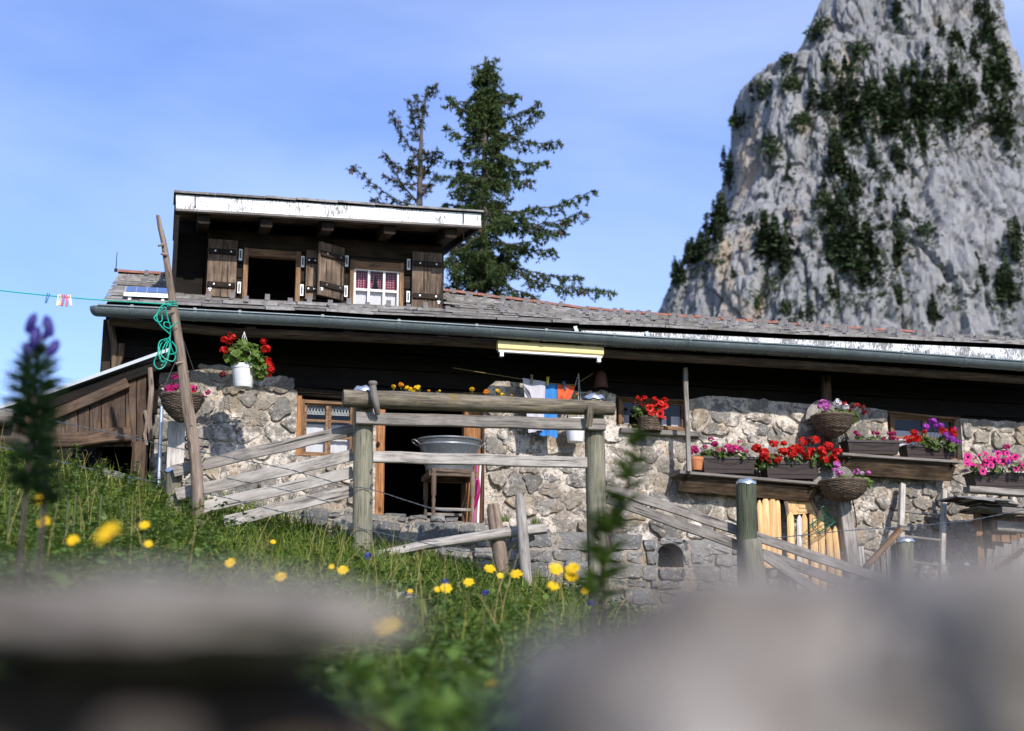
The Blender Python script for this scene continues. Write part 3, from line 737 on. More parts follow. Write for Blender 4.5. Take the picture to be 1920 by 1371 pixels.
z = .75
while z < 2.0:
    h = rds.choice((.07, .10, .12, .16, .21)) * rds.uniform(.9, 1.1); u = tl - rds.uniform(0, .1)
    while u < trr:
        wd = rds.uniform(.10, .46); a, b, c = max(tl, u), min(trr, u + wd), z; u += wd; d = z + h
        if b - a < .05 or c > terr_top((a + b) / 2) - .04: continue
        d = min(d, terr_top((a + b) / 2) + rds.uniform(-.01, .015)); mid = ((a + b) / 2, (c + d) / 2)
        polys = [[(a, c), (b, c), (b, d), (a, d)]]
        for hN in (NICHE, HOLE2):
            nx = []
            for pl in polys:
                x0 = min(p[0] for p in pl); x1 = max(p[0] for p in pl); y0 = min(p[1] for p in pl); y1 = max(p[1] for p in pl)
                if x1 <= hN[0] or x0 >= hN[1] or y1 <= hN[2] or y0 >= hN[3]: nx.append(pl); continue
                for q in (clip(pl, 1, 0, hN[0]), clip(pl, -1, 0, -hN[1])):
                    if len(q) > 2 and max(p[0] for p in q) - min(p[0] for p in q) > .04: nx.append(q)
                mp = clip(clip(pl, -1, 0, -hN[0]), 1, 0, hN[1])
                for q in ((clip(mp, 0, 1, hN[2]), clip(mp, 0, -1, -hN[3])) if len(mp) > 2 else ()):
                    if len(q) > 2 and max(p[1] for p in q) - min(p[1] for p in q) > .03: nx.append(q)
            polys = nx
        for pl in polys:
            if len(pl) < 3: continue
            pl = [(x + rds.uniform(-.018, .018), y + rds.uniform(-.016, .016)) for x, y in pl]
            mbs, _ = stone_mb(pl, TW, rds.uniform(.004, .010), rds.uniform(.018, .05), rds, .008, .09); part('block', mbs, 'plinth_stone', terrace, 40)
    z += h
for hN in (NICHE, HOLE2):     # arched tops of the two openings
    cx, r = (hN[0] + hN[1]) / 2, (hN[1] - hN[0]) / 2
    for k in range(2):
        s = (-1, 1)[k]; vs = []; mb = MB(); n = 8
        arc = [(cx + s * r * math.cos(R(90) * i / n), hN[3] - r * .75 + r * .75 * math.sin(R(90) * i / n)) for i in range(n + 1)] + [(cx, hN[3] + .015), (cx + s * (r + .015), hN[3] + .015), (cx + s * (r + .015), hN[3] - r * .75)]
        fr = [U3(x, TW + .012, y) for x, y in arc]; bk = [U3(x, TW - .25, y) for x, y in arc]; m = len(arc)
        mb.add(fr + bk, [tuple(range(m))] + [(i, (i + 1) % m, m + (i + 1) % m, m + i) for i in range(m)]); part('arch_stone', mb, 'plinth_stone', terrace)
def loose(name, label, px, py, w, sx, sz, mat='plinth_stone', dy=None):
    p = G(px, py, w); mb = MB(); k = [(-sx, -sz), (sx, -sz * .95), (sx * .93, sz), (-sx * .9, sz * .92)]
    m2, _ = stone_mb([(p.x + x, p.z + z_) for x, z_ in k], w, .002, .06, rds, .01, .15); m2.box((p.x - sx * .8, -w, p.z - sz * .8), (p.x + sx * .8, -w + .25, p.z + sz * .8))
    o = part(name, m2, mat, None, 40); tag(o, label, 'stone')
loose('ledge_stone', 'dark grey block lying on the ledge left of the tall gate post', 590, 970, .50, .115, .078)

# ================================================================== timber and interior
tm = MB(); PXL = G(197, 640, -.02).x
bz = 2.86
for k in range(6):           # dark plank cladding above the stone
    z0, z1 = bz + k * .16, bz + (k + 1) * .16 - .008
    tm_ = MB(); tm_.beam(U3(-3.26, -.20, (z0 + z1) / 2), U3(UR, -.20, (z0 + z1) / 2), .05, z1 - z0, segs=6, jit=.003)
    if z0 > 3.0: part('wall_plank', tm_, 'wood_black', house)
for a, b in ((WIN1, 0), (DOOR, 0), (WIN2, 0), (WIN3, 0)):
    z1 = 3.14 if a is not DOOR else 3.02
    l = MB(); l.beam(U3(a[0] - .12, -.16, z1 + .03), U3(a[1] + .12, -.16, z1 + .03), .08, .10); part('lintel', l, 'wood_black', house)
it = MB()
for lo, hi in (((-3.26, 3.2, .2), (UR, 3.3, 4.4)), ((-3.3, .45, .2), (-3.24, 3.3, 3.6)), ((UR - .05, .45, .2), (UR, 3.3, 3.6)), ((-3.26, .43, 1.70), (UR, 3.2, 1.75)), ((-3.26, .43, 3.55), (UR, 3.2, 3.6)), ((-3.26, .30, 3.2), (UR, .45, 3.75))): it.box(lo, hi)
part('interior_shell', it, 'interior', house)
# gable corner on the left above the shed
gb = MB()
for k in range(7):
    b_ = MB(); zc = 2.82 + k * .12; b_.beam(U3(PXL, .12 - .02 * (k % 2), zc), U3(-3.2, .12 - .02 * (k % 2), zc), .06, .117, segs=2); part('gable_board', b_, 'wood_black', house)
cpst = MB(); cpst.beam(U3(PXL + .03, .2, 2.45), U3(PXL + .03, .2, 3.55), .09, .09, (1, 0, 0)); part('corner_post', cpst, 'wood_dark', house)
b_ = MB(); b_.beam(U3(PXL + .02, .14, 2.3), U3(PXL + .02, -2.8, 2.3), .05, 2.4, segs=2); part('gable_board', b_, 'wood_black', house)
for x0, y0, x1, y1 in ((208, 600, 214, 700), (228, 645, 218, 690)):
    s = MB(); p, q = G(x0, y0, .28), G(x1, y1, .28); s.tube([p, p.lerp(q, .5) + Vector((.015, 0, 0)), q], [.03, .028, .025], 8, .08); part('brace_pole', s, 'wood_eave', house)
# eave beam under the gutter
eb = MB(); pts = [G(x, y, .50) for x, y in ((205, 602), (420, 622), (700, 634), (930, 646), (1200, 668), (1500, 684), (1920, 712))]; pts.append(pts[-1] + Vector((1.2, 0, 0)))
eb.tube([p for p in pts], .042, 8, .10); part('eave_beam', eb, 'wood_eave', house, 60)
for u in [-3.3 + .85 * i for i in range(12)]:
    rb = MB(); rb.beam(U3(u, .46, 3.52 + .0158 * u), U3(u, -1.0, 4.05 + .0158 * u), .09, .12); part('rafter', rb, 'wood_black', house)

# ================================================================== roof
eA = G(197, 570, .55); EK = .01575; RUN = 3.3
def eave_z(u): return eA.z + EK * (u - eA.x)
def pitch_t(u): return math.tan(R(interp([(-9, 20), (-.4, 19.9), (1.8, 17.4), (5.1, 16.3), (9, 16.2)], u)))
def roofp(u, r, up=0): return U3(u, .55 - r, eave_z(u) + r * pitch_t(u) + up)
RL, RR = eA.x, 6.7
roof = MB()
us = [RL + (RR - RL) * i / 24 for i in range(25)]
for i in range(24):
    a, b = us[i], us[i + 1]
    roof.quad(roofp(a, 0, -.02), roofp(b, 0, -.02), roofp(b, RUN, -.02), roofp(a, RUN, -.02)); roof.quad(roofp(a, RUN, -.07), roofp(b, RUN, -.07), roofp(b, 0, -.07), roofp(a, 0, -.07))
    roof.quad(roofp(a, 0, -.07), roofp(b, 0, -.07), roofp(b, 0, -.02), roofp(a, 0, -.02))
    ra, rb_ = roofp(a, RUN, -.02), roofp(b, RUN, -.02); roof.quad(ra, rb_, rb_ + Vector((0, 3.3, -1.15)), ra + Vector((0, 3.3, -1.15)))
roof.quad(roofp(RL, 0, -.07), roofp(RL, 0, -.02), roofp(RL, RUN, -.02), roofp(RL, RUN, -.07))
roof_o = part('roof', roof, 'wood_black', house)
NCO = 11; EXPO = RUN / NCO; shs = []
DU0, DU1 = G(386, 500, -.42).x, G(832, 500, -.42).x
for c in range(NCO):
    r0 = c * EXPO - .03; u = RL - rds.uniform(0, .1)
    while u < RR:
        wd = rds.uniform(.24, .60); a, b = max(RL - .02, u), min(RR, u + wd - .006); u += wd
        if b - a < .04: continue
        um = (a + b) / 2
        if DU0 - .02 < um < DU1 + .02 and .95 < r0 + .1: continue
        th = rds.uniform(.012, .028); l0 = r0 + rds.uniform(-.025, .025); l1 = r0 + EXPO + .12
        tl_, tr_ = rds.uniform(0, .012), rds.uniform(0, .012); m = MB()
        A = [roofp(a, l0, .022 + tl_), roofp(b, l0, .022 + tr_), roofp(b, l1, .0), roofp(a, l1, .0)]; B = [p + Vector((0, 0, th)) for p in A]
        m.add(A + B, [(3, 2, 1, 0), (4, 5, 6, 7), (0, 1, 5, 4), (1, 2, 6, 5), (2, 3, 7, 6), (3, 0, 4, 7)], [[(0, 0), (0, .2), (.3, .2), (.3, 0)]] * 6)
        vis = 1 if um < 5.1 else 0
        shs.append((vis * 10 - WX(A[0]).y * .1 - c * .05, m))
shs.sort(key=lambda t: -t[0])
for _, m in shs[:298]: part('shingle', m, 'shingle', roof_o)
rest = MB()
for _, m in shs[298:]: rest.add(m.v, m.f, m.uv)
part('shingle_field', rest, 'shingle', roof_o, kind='stuff')
# snow guards: little grey tabs standing on the courses
sgm = MB(); sgm.box((-.022, -.012, 0), (.022, -.004, .050)); sgm.box((-.022, -.004, 0), (.022, .11, .006)); sgm.box((-.022, -.05, .0), (.022, -.012, .004))
sgme = rawmesh('snow_guard', sgm, 'slate_grey')
for c in range(1, NCO):
    u = RL + .25 + (c % 2) * .16 + (c % 3) * .05
    while u < 5.3:
        stp = .36 if u < 1.5 else .30; uu = u + rds.uniform(-.04, .04); u += stp * (1.15 if c > 4 else 1.0)
        if DU0 - .05 < uu < DU1 + .05 and c >= 3: continue
        if uu < -2.35 and 1 <= c <= 3 and uu < -2.9: continue
        if rds.random() < .12: continue
        p = roofp(uu, c * EXPO + .02, .055); o = inst('snow_guard', sgme, roof_o, WX(p), (R(17), 0, TH), 1.0)
# clay ridge tiles
rt = MB(); n = 8
vs = []
for i, x in enumerate((0, .36)):
    r = .085 - .012 * i
    for k in range(n + 1):
        a = math.pi * k / n; vs.append((x, r * 1.25 * math.cos(a), r * .62 * math.sin(a)))
rt.add(vs, [(k, k + 1, n + 2 + k, n + 1 + k) for k in range(n)] + [tuple(range(n, -1, -1))])
rtme = rawmesh('ridge_tile', rt, 'clay_tile')
u = RL - .03
while u < 5.6:
    p = roofp(u, RUN, .02); q = roofp(u + .33, RUN, .02)
    if not (DU0 < u < DU1): inst('ridge_tile', rtme, roof_o, WX(p), (0, -math.atan2(q.z - p.z, .33) + rds.uniform(-.02, .02), TH))
    u += .33
# white streaked fascia between shingles and gutter
fa = MB(); ft = [G(x, y, .575) for x, y in ((1090, 620), (1250, 625), (1500, 637), (1920, 655))]; fb = [G(x, y + 34, .575) for x, y in ((1090, 614), (1250, 622), (1500, 636), (1920, 660))]
ft.append(ft[-1] + Vector((1.2, 0, .018))); fb.append(fb[-1] + Vector((1.2, 0, 0)))
for i in range(len(ft) - 1): fa.quad(fb[i], fb[i + 1], ft[i + 1], ft[i]); fa.quad(ft[i], ft[i + 1], ft[i + 1] + Vector((0, .03, 0)), ft[i] + Vector((0, .03, 0)))
part('eave_fascia', fa, 'streaked_fascia', house)
for x, y in ((1078, 612), (1212, 622), (1475, 640), (1612, 648), (1738, 656), (1862, 665)):
    s = MB(); p, q = G(x, y, .59), G(x + 8, y + 22, .61); s.beam(p, q, .006, .035, (1, 0, 0), 1, 0); part('gutter_strap', s, 'zinc_gutter', house)
# half-round gutter
gp = [(183, 577), (330, 584), (600, 598), (900, 616), (1200, 636), (1500, 652), (1920, 682)]
gpt = [G(x, y, .66) for x, y in gp]; gpt.append(gpt[-1] + Vector((1.25, 0, gpt[-1].z - gpt[-2].z)))
GR = .072; gut = MB(); n = 14; rings = []
for p in gpt:
    ring = [p + Vector((0, -GR * math.cos(math.pi * k / n), -GR * 1.05 * math.sin(math.pi * k / n))) for k in range(n + 1)]
    inner = [p + Vector((0, -(GR - .005) * math.cos(math.pi * k / n), -(GR - .005) * 1.05 * math.sin(math.pi * k / n))) for k in range(n, -1, -1)]
    rings.append(ring + inner)
m = len(rings[0]); vs = [v for r in rings for v in r]
gut.add(vs, [(i * m + k, (i + 1) * m + k, (i + 1) * m + (k + 1) % m, i * m + (k + 1) % m) for i in range(len(rings) - 1) for k in range(m)])
gp0 = gpt[0]; ev = []     # rounded end cap
for j in range(6):
    a = R(90) * j / 5; rr = GR * math.cos(a)
    for k in range(n + 1): ev.append(gp0 + Vector((-GR * .9 * math.sin(a), -rr * math.cos(math.pi * k / n), -rr * 1.05 * math.sin(math.pi * k / n))))
gut.add(ev, [(j * (n + 1) + k, j * (n + 1) + k + 1, (j + 1) * (n + 1) + k + 1, (j + 1) * (n + 1) + k) for j in range(5) for k in range(n)])
gut_o = part('gutter', gut, 'zinc_gutter', house, 50)
bead = MB(); bead.tube([p + Vector((0, -GR - .004, .004)) for p in gpt], .009, 8); part('gutter_bead', bead, 'zinc_gutter', gut_o, 60)
def gut_at(u):
    for a, b in zip(gpt, gpt[1:]):
        if a.x <= u <= b.x: return a.lerp(b, (u - a.x) / (b.x - a.x))
for x in (245, 363, 447, 602, 745, 890, 1020, 1147, 1288, 1416, 1552, 1682, 1800, 1905):
    p = gut_at(G(x, 620, .66).x); r2 = GR + .006; br = MB(); w2 = .016
    vs = [p + Vector((s * w2, -r2 * math.cos(math.pi * k / 10), -r2 * 1.05 * math.sin(math.pi * k / 10) + .002)) for s in (-1, 1) for k in range(11)]
    br.add(vs, [(k, 11 + k, 12 + k, k + 1) for k in range(10)]); br.box((p.x - .013, p.y - .088, p.z - .002), (p.x + .013, p.y - .06, p.z + .018)); part('gutter_bracket', br, 'zinc_gutter', gut_o)

# ================================================================== dormer
dw = -.42
d0, d1 = DU0, DU1
DZB = roofp(0, .97).z - .1
def dpx(x, y): return G(x, y, dw)
dz_top = lambda u: 4.62 + .02 * (u - d0)
W_A = rectpx(455, 468, 563, 566, dw); W_B = rectpx(655, 482, 756, 576, dw)
W_A, W_B = (W_A[0], W_A[1], 3.88, dpx(508, 470).z), (W_B[0], W_B[1], 3.93, dpx(705, 492).z)
dmr = MB()
for lo, hi in (((d0, d0 + .001, 0), 0),): pass
def wallbox(u0, u1, z0, z1, nm='dormer_plank'):
    k = max(1, round((z1 - z0) / .16)); h = (z1 - z0) / k
    for i in range(k):
        m = MB(); m.beam(U3(u0, dw - .03, z0 + h * (i + .5)), U3(u1, dw - .03, z0 + h * (i + .5)), .05, h - .006, segs=3, jit=.002); part(nm, m, 'wood_dark', house)
wallbox(d0, W_A[0], DZB, W_A[3]); wallbox(W_A[1], W_B[0], DZB, W_A[3]); wallbox(W_B[1], d1, DZB, W_A[3]); wallbox(W_B[0], W_B[1], W_B[3], W_A[3] + .001)
wallbox(d0, d1, W_A[3], 4.66); wallbox(W_A[0], W_A[1], DZB, W_A[2]); wallbox(W_B[0], W_B[1], DZB, W_B[2])
ck = MB()
ck.box((d1 - .04, -dw + .06, DZB - .1), (d1, -dw + 2.6, 4.7)); ck.box((d0, -dw + .06, DZB - .1), (d0 + .04, -dw + 2.6, 4.7)); part('dormer_cheek', ck, 'wood_black', house)
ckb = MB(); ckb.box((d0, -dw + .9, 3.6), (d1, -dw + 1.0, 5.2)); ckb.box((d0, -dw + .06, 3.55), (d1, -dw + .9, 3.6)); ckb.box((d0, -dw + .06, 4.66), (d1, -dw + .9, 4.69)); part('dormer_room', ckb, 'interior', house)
# dormer roof: fascia, deck, rafters, wing wall
fl, fr_, flb, frb = G(330, 365, .1), G(902, 401, .1), G(330, 391, .1), G(902, 424, .1)

for t0, t1 in ((0, .36), (.361, .71), (.711, 1)):
    a_, b_, c_, d_ = flb.lerp(frb, t0), flb.lerp(frb, t1), fl.lerp(fr_, t1), fl.lerp(fr_, t0); dv = Vector((0, .03, 0)); oy = Vector((0, rds.uniform(-.004, .003), 0))
    fc = MB(); fc.add([q + oy for q in (a_, b_, c_, d_, a_ + dv, b_ + dv, c_ + dv, d_ + dv)], [(0, 1, 2, 3), (0, 4, 5, 1), (1, 5, 6, 2), (3, 7, 4, 0), (2, 6, 7, 3), (5, 4, 7, 6)]); part('dormer_fascia', fc, 'peeling_paint', house)
fs_ = MB(); fs_.beam(flb + Vector((-.003, .01, -.012)), frb + Vector((.003, .01, -.012)), .05, .022); part('fascia_strip', fs_, 'wood_grey', house)
DP = math.tan(R(9))
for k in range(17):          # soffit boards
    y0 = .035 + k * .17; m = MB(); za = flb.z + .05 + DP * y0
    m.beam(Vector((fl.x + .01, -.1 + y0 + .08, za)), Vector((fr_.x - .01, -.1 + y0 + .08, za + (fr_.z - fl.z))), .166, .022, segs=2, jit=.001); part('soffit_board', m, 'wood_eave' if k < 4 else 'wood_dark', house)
for k, x in enumerate((383, 500, 615, 731, 846)):
    p = G(x, 402 + (x - 383) * .058, .02); m = MB(); m.beam(Vector((p.x, -.03, p.z - .025)), Vector((p.x, 1.6, p.z - .025 + DP * 1.63)), .11, .13, segs=2); part('dormer_rafter', m, 'wood_dark', house)
vg = MB(); vg.box((fl.x, -.07, 3.75), (fl.x + .04, .62, flb.z - .01)); vg.box((fl.x + .04, .55, 3.75), (d0, .60, flb.z + .1)); part('wing_wall', vg, 'wood_black', house)
vb = MB(); vb.beam(frb + Vector((-.03, .04, .03)), frb + Vector((-.03, 2.5, .03 + DP * 2.46)), .03, .14); part('verge_board', vb, 'wood_dark', house)
dt = MB(); dt.add([fl + Vector((-.01, -.02, .004)), fr_ + Vector((.01, -.02, .004)), fr_ + Vector((.01, 2.8, .004 + DP * 2.8)), fl + Vector((-.01, 2.8, .004 + DP * 2.8))], [(0, 1, 2, 3)]); droof = part('dormer_roof', dt, 'wood_black', house)
u = fl.x - .02
while u < fr_.x:
    wd = rds.uniform(.25, .5); b = min(fr_.x + .02, u + wd - .005); t0 = (u - fl.x) / (fr_.x - fl.x); t1 = (b - fl.x) / (fr_.x - fl.x); m = MB(); th = rds.uniform(.012, .022)
    za, zb = fl.z + (fr_.z - fl.z) * t0 + .008 + rds.uniform(0, .012), fl.z + (fr_.z - fl.z) * t1 + .008
    A = [Vector((u, -.135, za)), Vector((b, -.135, zb)), Vector((b, .5, zb + DP * .6)), Vector((u, .5, za + DP * .6))]; B = [p + Vector((0, 0, th)) for p in A]
    m.add(A + B, [(3, 2, 1, 0), (4, 5, 6, 7), (0, 1, 5, 4), (1, 2, 6, 5), (2, 3, 7, 6), (3, 0, 4, 7)]); part('shingle', m, 'shingle', droof); u += wd
for x, y in ((366, 372), (869, 402)):
    a = G(x, y - 8, .112); b = G(x, y + 14, .112); m = MB(); m.tube([a, b, b + Vector((.0, .0, -.008))], [.005, .005, .011], 6); part('fascia_wire', m, 'dark_wire', house)
m = MB(); m.tube([G(869, 424, .1), G(869, 450, .0), G(832, 500, -.3), G(830, 570, -.33)], .004, 5); part('lightning_wire', m, 'dark_wire', house)
# frames
def frame(hole, w, mat, bar, parent, name='window_frame', depth=.07, top=None):
    a, b, c, d = hole
    for p, q in ((U3(a + bar / 2, w, c), U3(a + bar / 2, w, d)), (U3(b - bar / 2, w, c), U3(b - bar / 2, w, d))):
        m = MB(); m.beam(p, q, bar, depth, (0, 1, 0), 2, .001); part(name, m, mat, parent)
    tb = top or bar
    m = MB(); m.beam(U3(a + bar, w, d - tb / 2), U3(b - bar, w, d - tb / 2), depth - .004, tb, segs=2, jit=.001); part(name, m, mat, parent)
    m = MB(); m.beam(U3(a + bar, w, c + bar * .4), U3(b - bar, w, c + bar * .4), depth - .004, bar * .8, segs=2, jit=.001); part(name, m, mat, parent)
def empty_part(name, parent, loc_f):
    o = bpy.data.objects.new(name, None); COL.objects.link(o); o.parent = parent; o.location = WX(loc_f) - rootloc(parent); o.empty_display_size = .05; return o
wa = empty_part('open_window', house, U3(W_A[0], dw, W_A[2])); frame(W_A, dw - .01, 'wood_frame', .045, wa, 'frame', .09, .07)
wb = empty_part('curtained_window', house, U3(W_B[0], dw, W_B[2])); frame(W_B, dw - .01, 'wood_frame', .04, wb, 'frame', .09, .08)
i0, i1, i2, i3 = W_B[0] + .04, W_B[1] - .04, W_B[2] + .03, W_B[3] - .08
for t in (0, 1, 2, 3):
    u = i0 + (i1 - i0) * t / 3; u = min(max(u, i0 + .009), i1 - .009); m = MB(); m.box((u - .011, -dw - .01, i2), (u + .011, -dw + .02, i3)); part('glazing_bar', m, 'paint_white', wb)
for t in (0, .5, 1):
    zz = i2 + (i3 - i2) * t; m = MB(); m.box((i0, -dw - .007, zz - .011), (i1, -dw + .017, zz + .011)); part('glazing_bar', m, 'paint_white', wb)
for i in range(3):
    for j in range(2):
        a, b = i0 + (i1 - i0) * i / 3, i0 + (i1 - i0) * (i + 1) / 3; c, d = i2 + (i3 - i2) * j / 2, i2 + (i3 - i2) * (j + 1) / 2
        m = MB(); m.quad(U3(a + .01, dw - .008, c + .01), U3(b - .01, dw - .008, c + .01), U3(b - .01, dw - .008, d - .01), U3(a + .01, dw - .008, d - .01)); part('pane', m, 'glass', wb)
def drape(u0, u1, z0, z1, w, waves, amp, n=40, split=None):
    m = MB(); nz = 6; vs = []; 
    for j in range(nz + 1):
        for i in range(n + 1):
            t = i / n; u = u0 + (u1 - u0) * t; zz = z0 + (z1 - z0) * j / nz; k = 1 - j / nz
            vs.append((u, -(w + amp * math.sin(t * waves * 6.283 + .6 * math.sin(t * 9)) * (.4 + .6 * k)), zz))
    for j in range(nz):
        for i in range(n):
            t = (i + .5) / n; zt = (j + .5) / nz
            if split and abs(t - split) < .075 * (1 - zt) + (.006 if zt < .8 else -1): continue
            m.add([vs[j * (n + 1) + i], vs[j * (n + 1) + i + 1], vs[(j + 1) * (n + 1) + i + 1], vs[(j + 1) * (n + 1) + i]], [(0, 1, 2, 3)], [[(vs[q][0], vs[q][2]) for q in (j * (n + 1) + i, j * (n + 1) + i + 1, (j + 1) * (n + 1) + i + 1, (j + 1) * (n + 1) + i)]])
    return m
part('curtain', drape(i0, i1, (i2 + i3) / 2 - .01, i3, dw - .06, 9, .012, 60, .5), 'gingham', wb, 60)
part('curtain', drape(i0, i1, i2, (i2 + i3) / 2, dw - .04, 6, .003, 40), 'curtain_white', wb, 60)
# sill strip
sb = MB(); sb.beam(dpx(384, 563) + Vector((0, -.03, 0)), dpx(568, 572) + Vector((0, -.03, 0)), .05, .03, segs=1, jit=0); sb2 = MB(); sb2.beam(dpx(645, 577) + Vector((0, -.03, 0)), dpx(772, 583) + Vector((0, -.03, 0)), .05, .028, segs=1, jit=0)
part('sill', sb, 'sill_white', wa); part('sill', sb2, 'sill_white', wb)
def shutter(label, u0, u1, z0, z1, hinge_side, ang=0.0, latch=True):
    s = empty_part('shutter', house, U3(u0 if hinge_side < 0 else u1, dw + .045, z0)); s['label'] = label
    hx = u0 if hinge_side < 0 else u1
    def rot(p):
        p = Vector(p); dx, dy = p.x - hx, p.y + (dw + .045); c, k = math.cos(ang), math.sin(ang); return Vector((hx + dx * c - dy * k, -(dw + .045) + dx * k + dy * c, p.z))
    npl = 2 if u1 - u0 > .15 else 1; pw = (u1 - u0) / npl
    for i in range(npl):
        m = MB(); uc = u0 + pw * (i + .5); m.beam(U3(uc, dw + .045, z0), U3(uc, dw + .045, z1), pw - .003, .025, (0, 1, 0), 3, .001); m.v = [tuple(rot(v)) for v in m.v]; part('plank', m, 'wood_shutter', s)
    H_ = z1 - z0
    for t in (.20, .78):
        m = MB(); zz = z0 + H_ * t; m.beam(U3(u0 + .01, dw + .069, zz), U3(u1 - .01, dw + .069, zz), .024, .05, segs=2, jit=.001); m.v = [tuple(rot(v)) for v in m.v]; part('batten', m, 'wood_dark', s)
        for q in (.25, .78):
            m = MB(); uu = u0 + (u1 - u0) * q; m.box((uu - .007, -(dw + .088), zz - .007), (uu + .007, -(dw + .08), zz + .007)); m.v = [tuple(rot(v)) for v in m.v]; part('bolt', m, 'nail', s)
        m = MB(); e = hx - hinge_side * -0.0; hs = hinge_side
        hu = hx + hs * .03; zz2 = zz + .0
        m.box((hu - .016, -(dw + .034), zz2 - .06), (hu + .016, -(dw + .026), zz2 + .05)); part('hinge', m, 'hinge_white', s); m = MB(); m.box((hu - .005, -(dw + .05), zz2 - .04), (hu + .005, -(dw + .036), zz2 + .03)); part('hinge_pin', m, 'dark_wire', s)
    if latch:
        m = MB(); uu = u0 + .035 if hinge_side > 0 else u1 - .035; zz = z0 + H_ * .08
        for k in range(4): m.box((uu - .008 - .008 * (k % 2), -(dw + .066), zz + k * .018), (uu + .008 + .008 * (k % 2), -(dw + .058), zz + k * .018 + .013))
        m.v = [tuple(rot(v)) for v in m.v]; part('latch', m, 'hinge_white', s)
def sh_px(x0, y0, x1, y1): r = rectpx(x0, y0, x1, y1, dw + .045); return r
r = sh_px(388, 450, 444, 557); shutter('weathered shutter left of the open dormer window', *r, 1)
r = sh_px(573, 470, 594, 562); shutter('narrow shutter half hidden between the two dormer windows', *r, -1, 0, False)
r = sh_px(584, 464, 644, 562); shutter('half-open shutter tilted out beside the curtained window', *r, 1, R(32))
r = sh_px(772, 474, 829, 578); shutter('weathered shutter right of the curtained window', *r, -1)

# ================================================================== house windows and door
def casement(name, hole_px, w, label, cols, rows, open_mat='wood_frame', lace=False, sill=True, top_dark=.0, cafe=.62):
    a, b, c, d = rectpx(*hole_px, w); o = empty_part(name, house, U3(a, w, c)); o['label'] = label
    frame((a, b, c, d), w, open_mat, .035, o, 'frame', .07)
    a2, b2, c2, d2 = a + .035, b - .035, c + .03, d - .035
    for k in range(cols):
        x0, x1 = a2 + (b2 - a2) * k / cols, a2 + (b2 - a2) * (k + 1) / cols; bw = .024
        for u in (x0 + bw / 2 + .001, x1 - bw / 2 - .001): m = MB(); m.box((u - bw / 2, -w - .008, c2), (u + bw / 2, -w + .018, d2)); part('sash_bar', m, open_mat, o)
        for j in range(rows + 1):
            zz = c2 + (d2 - c2) * j / rows; t = .011 if 0 < j < rows else .014; m = MB(); m.box((x0 + bw, -w - .005, zz - t), (x1 - bw, -w + .015, zz + t)); part('sash_bar', m, open_mat, o)
        for j in range(rows):
            z0, z1 = c2 + (d2 - c2) * j / rows, c2 + (d2 - c2) * (j + 1) / rows
            m = MB(); m.quad(U3(x0 + .02, w - .004, z0 + .01), U3(x1 - .02, w - .004, z0 + .01), U3(x1 - .02, w - .004, z1 - .01), U3(x0 + .02, w - .004, z1 - .01)); part('pane', m, 'glass', o)
    if cafe: part('curtain', drape(a2, b2, c2, c2 + (d2 - c2) * cafe, w - .06, 5, .003, 40), 'curtain_white', o, 60)
    if lace:
        m = MB(); z1, z0 = d2 - .01, d2 - .085; n = 16
        for i in range(n):
            x0, x1 = a2 + (b2 - a2) * i / n, a2 + (b2 - a2) * (i + 1) / n
            for p, q in (((x0, z0), (x1, z1)), ((x0, z1), (x1, z0))): m.beam(U3(p[0], w - .03, p[1]), U3(q[0], w - .03, q[1]), .004, .010, segs=1, jit=0)
        for zz in (z0, z1): m.beam(U3(a2, w - .03, zz), U3(b2, w - .03, zz), .004, .012, segs=1, jit=0)
        part('lace_trim', m, 'lace', o)
        m = MB(); m.quad(U3(a2, w - .034, z0), U3(b2, w - .034, z0), U3(b2, w - .034, z1), U3(a2, w - .034, z1)); 
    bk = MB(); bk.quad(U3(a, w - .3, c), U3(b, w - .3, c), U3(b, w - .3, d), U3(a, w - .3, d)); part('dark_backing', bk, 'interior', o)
    return a, b, c, d
casement('casement_window', (562, 752, 668, 858), -.10, 'two-leaf wooden window with a lace trim', 2, 3, lace=True)
m = MB(); m.beam(G(561, 728, -.06), G(558, 858, -.06), .05, .06, (0, 1, 0), 2, .001); part('window_post', m, 'wood_orange', house)
m = MB(); m.beam(G(556, 735, -.06), G(672, 745, -.06), .08, .07, segs=2); part('window_lintel', m, 'wood_dark', house)
casement('sill_window', (1158, 748, 1288, 806), -.10, 'low wide window behind the red petunia basket', 1, 1, cafe=0)
m = MB(); p, q = G(1162, 808, .04), G(1310, 816, .04); m.beam(p, q, .10, .05, segs=4); part('window_sill', m, 'wood_grey', house)
for x0, y0, x1, y1 in ((1166, 778, 1180, 806), (1240, 780, 1250, 806), (1258, 781, 1279, 807)):
    m = MB(); A, B = G(x0, y0, -.16), G(x1, y1, -.16); m.box((A.x, .16, B.z), (B.x, .168, A.z)); part('paper_sheet', m, 'curtain_white', house)
casement('boxed_window', (1668, 780, 1800, 864), -.10, 'wooden window behind the right pair of flower boxes', 2, 2, cafe=.7)
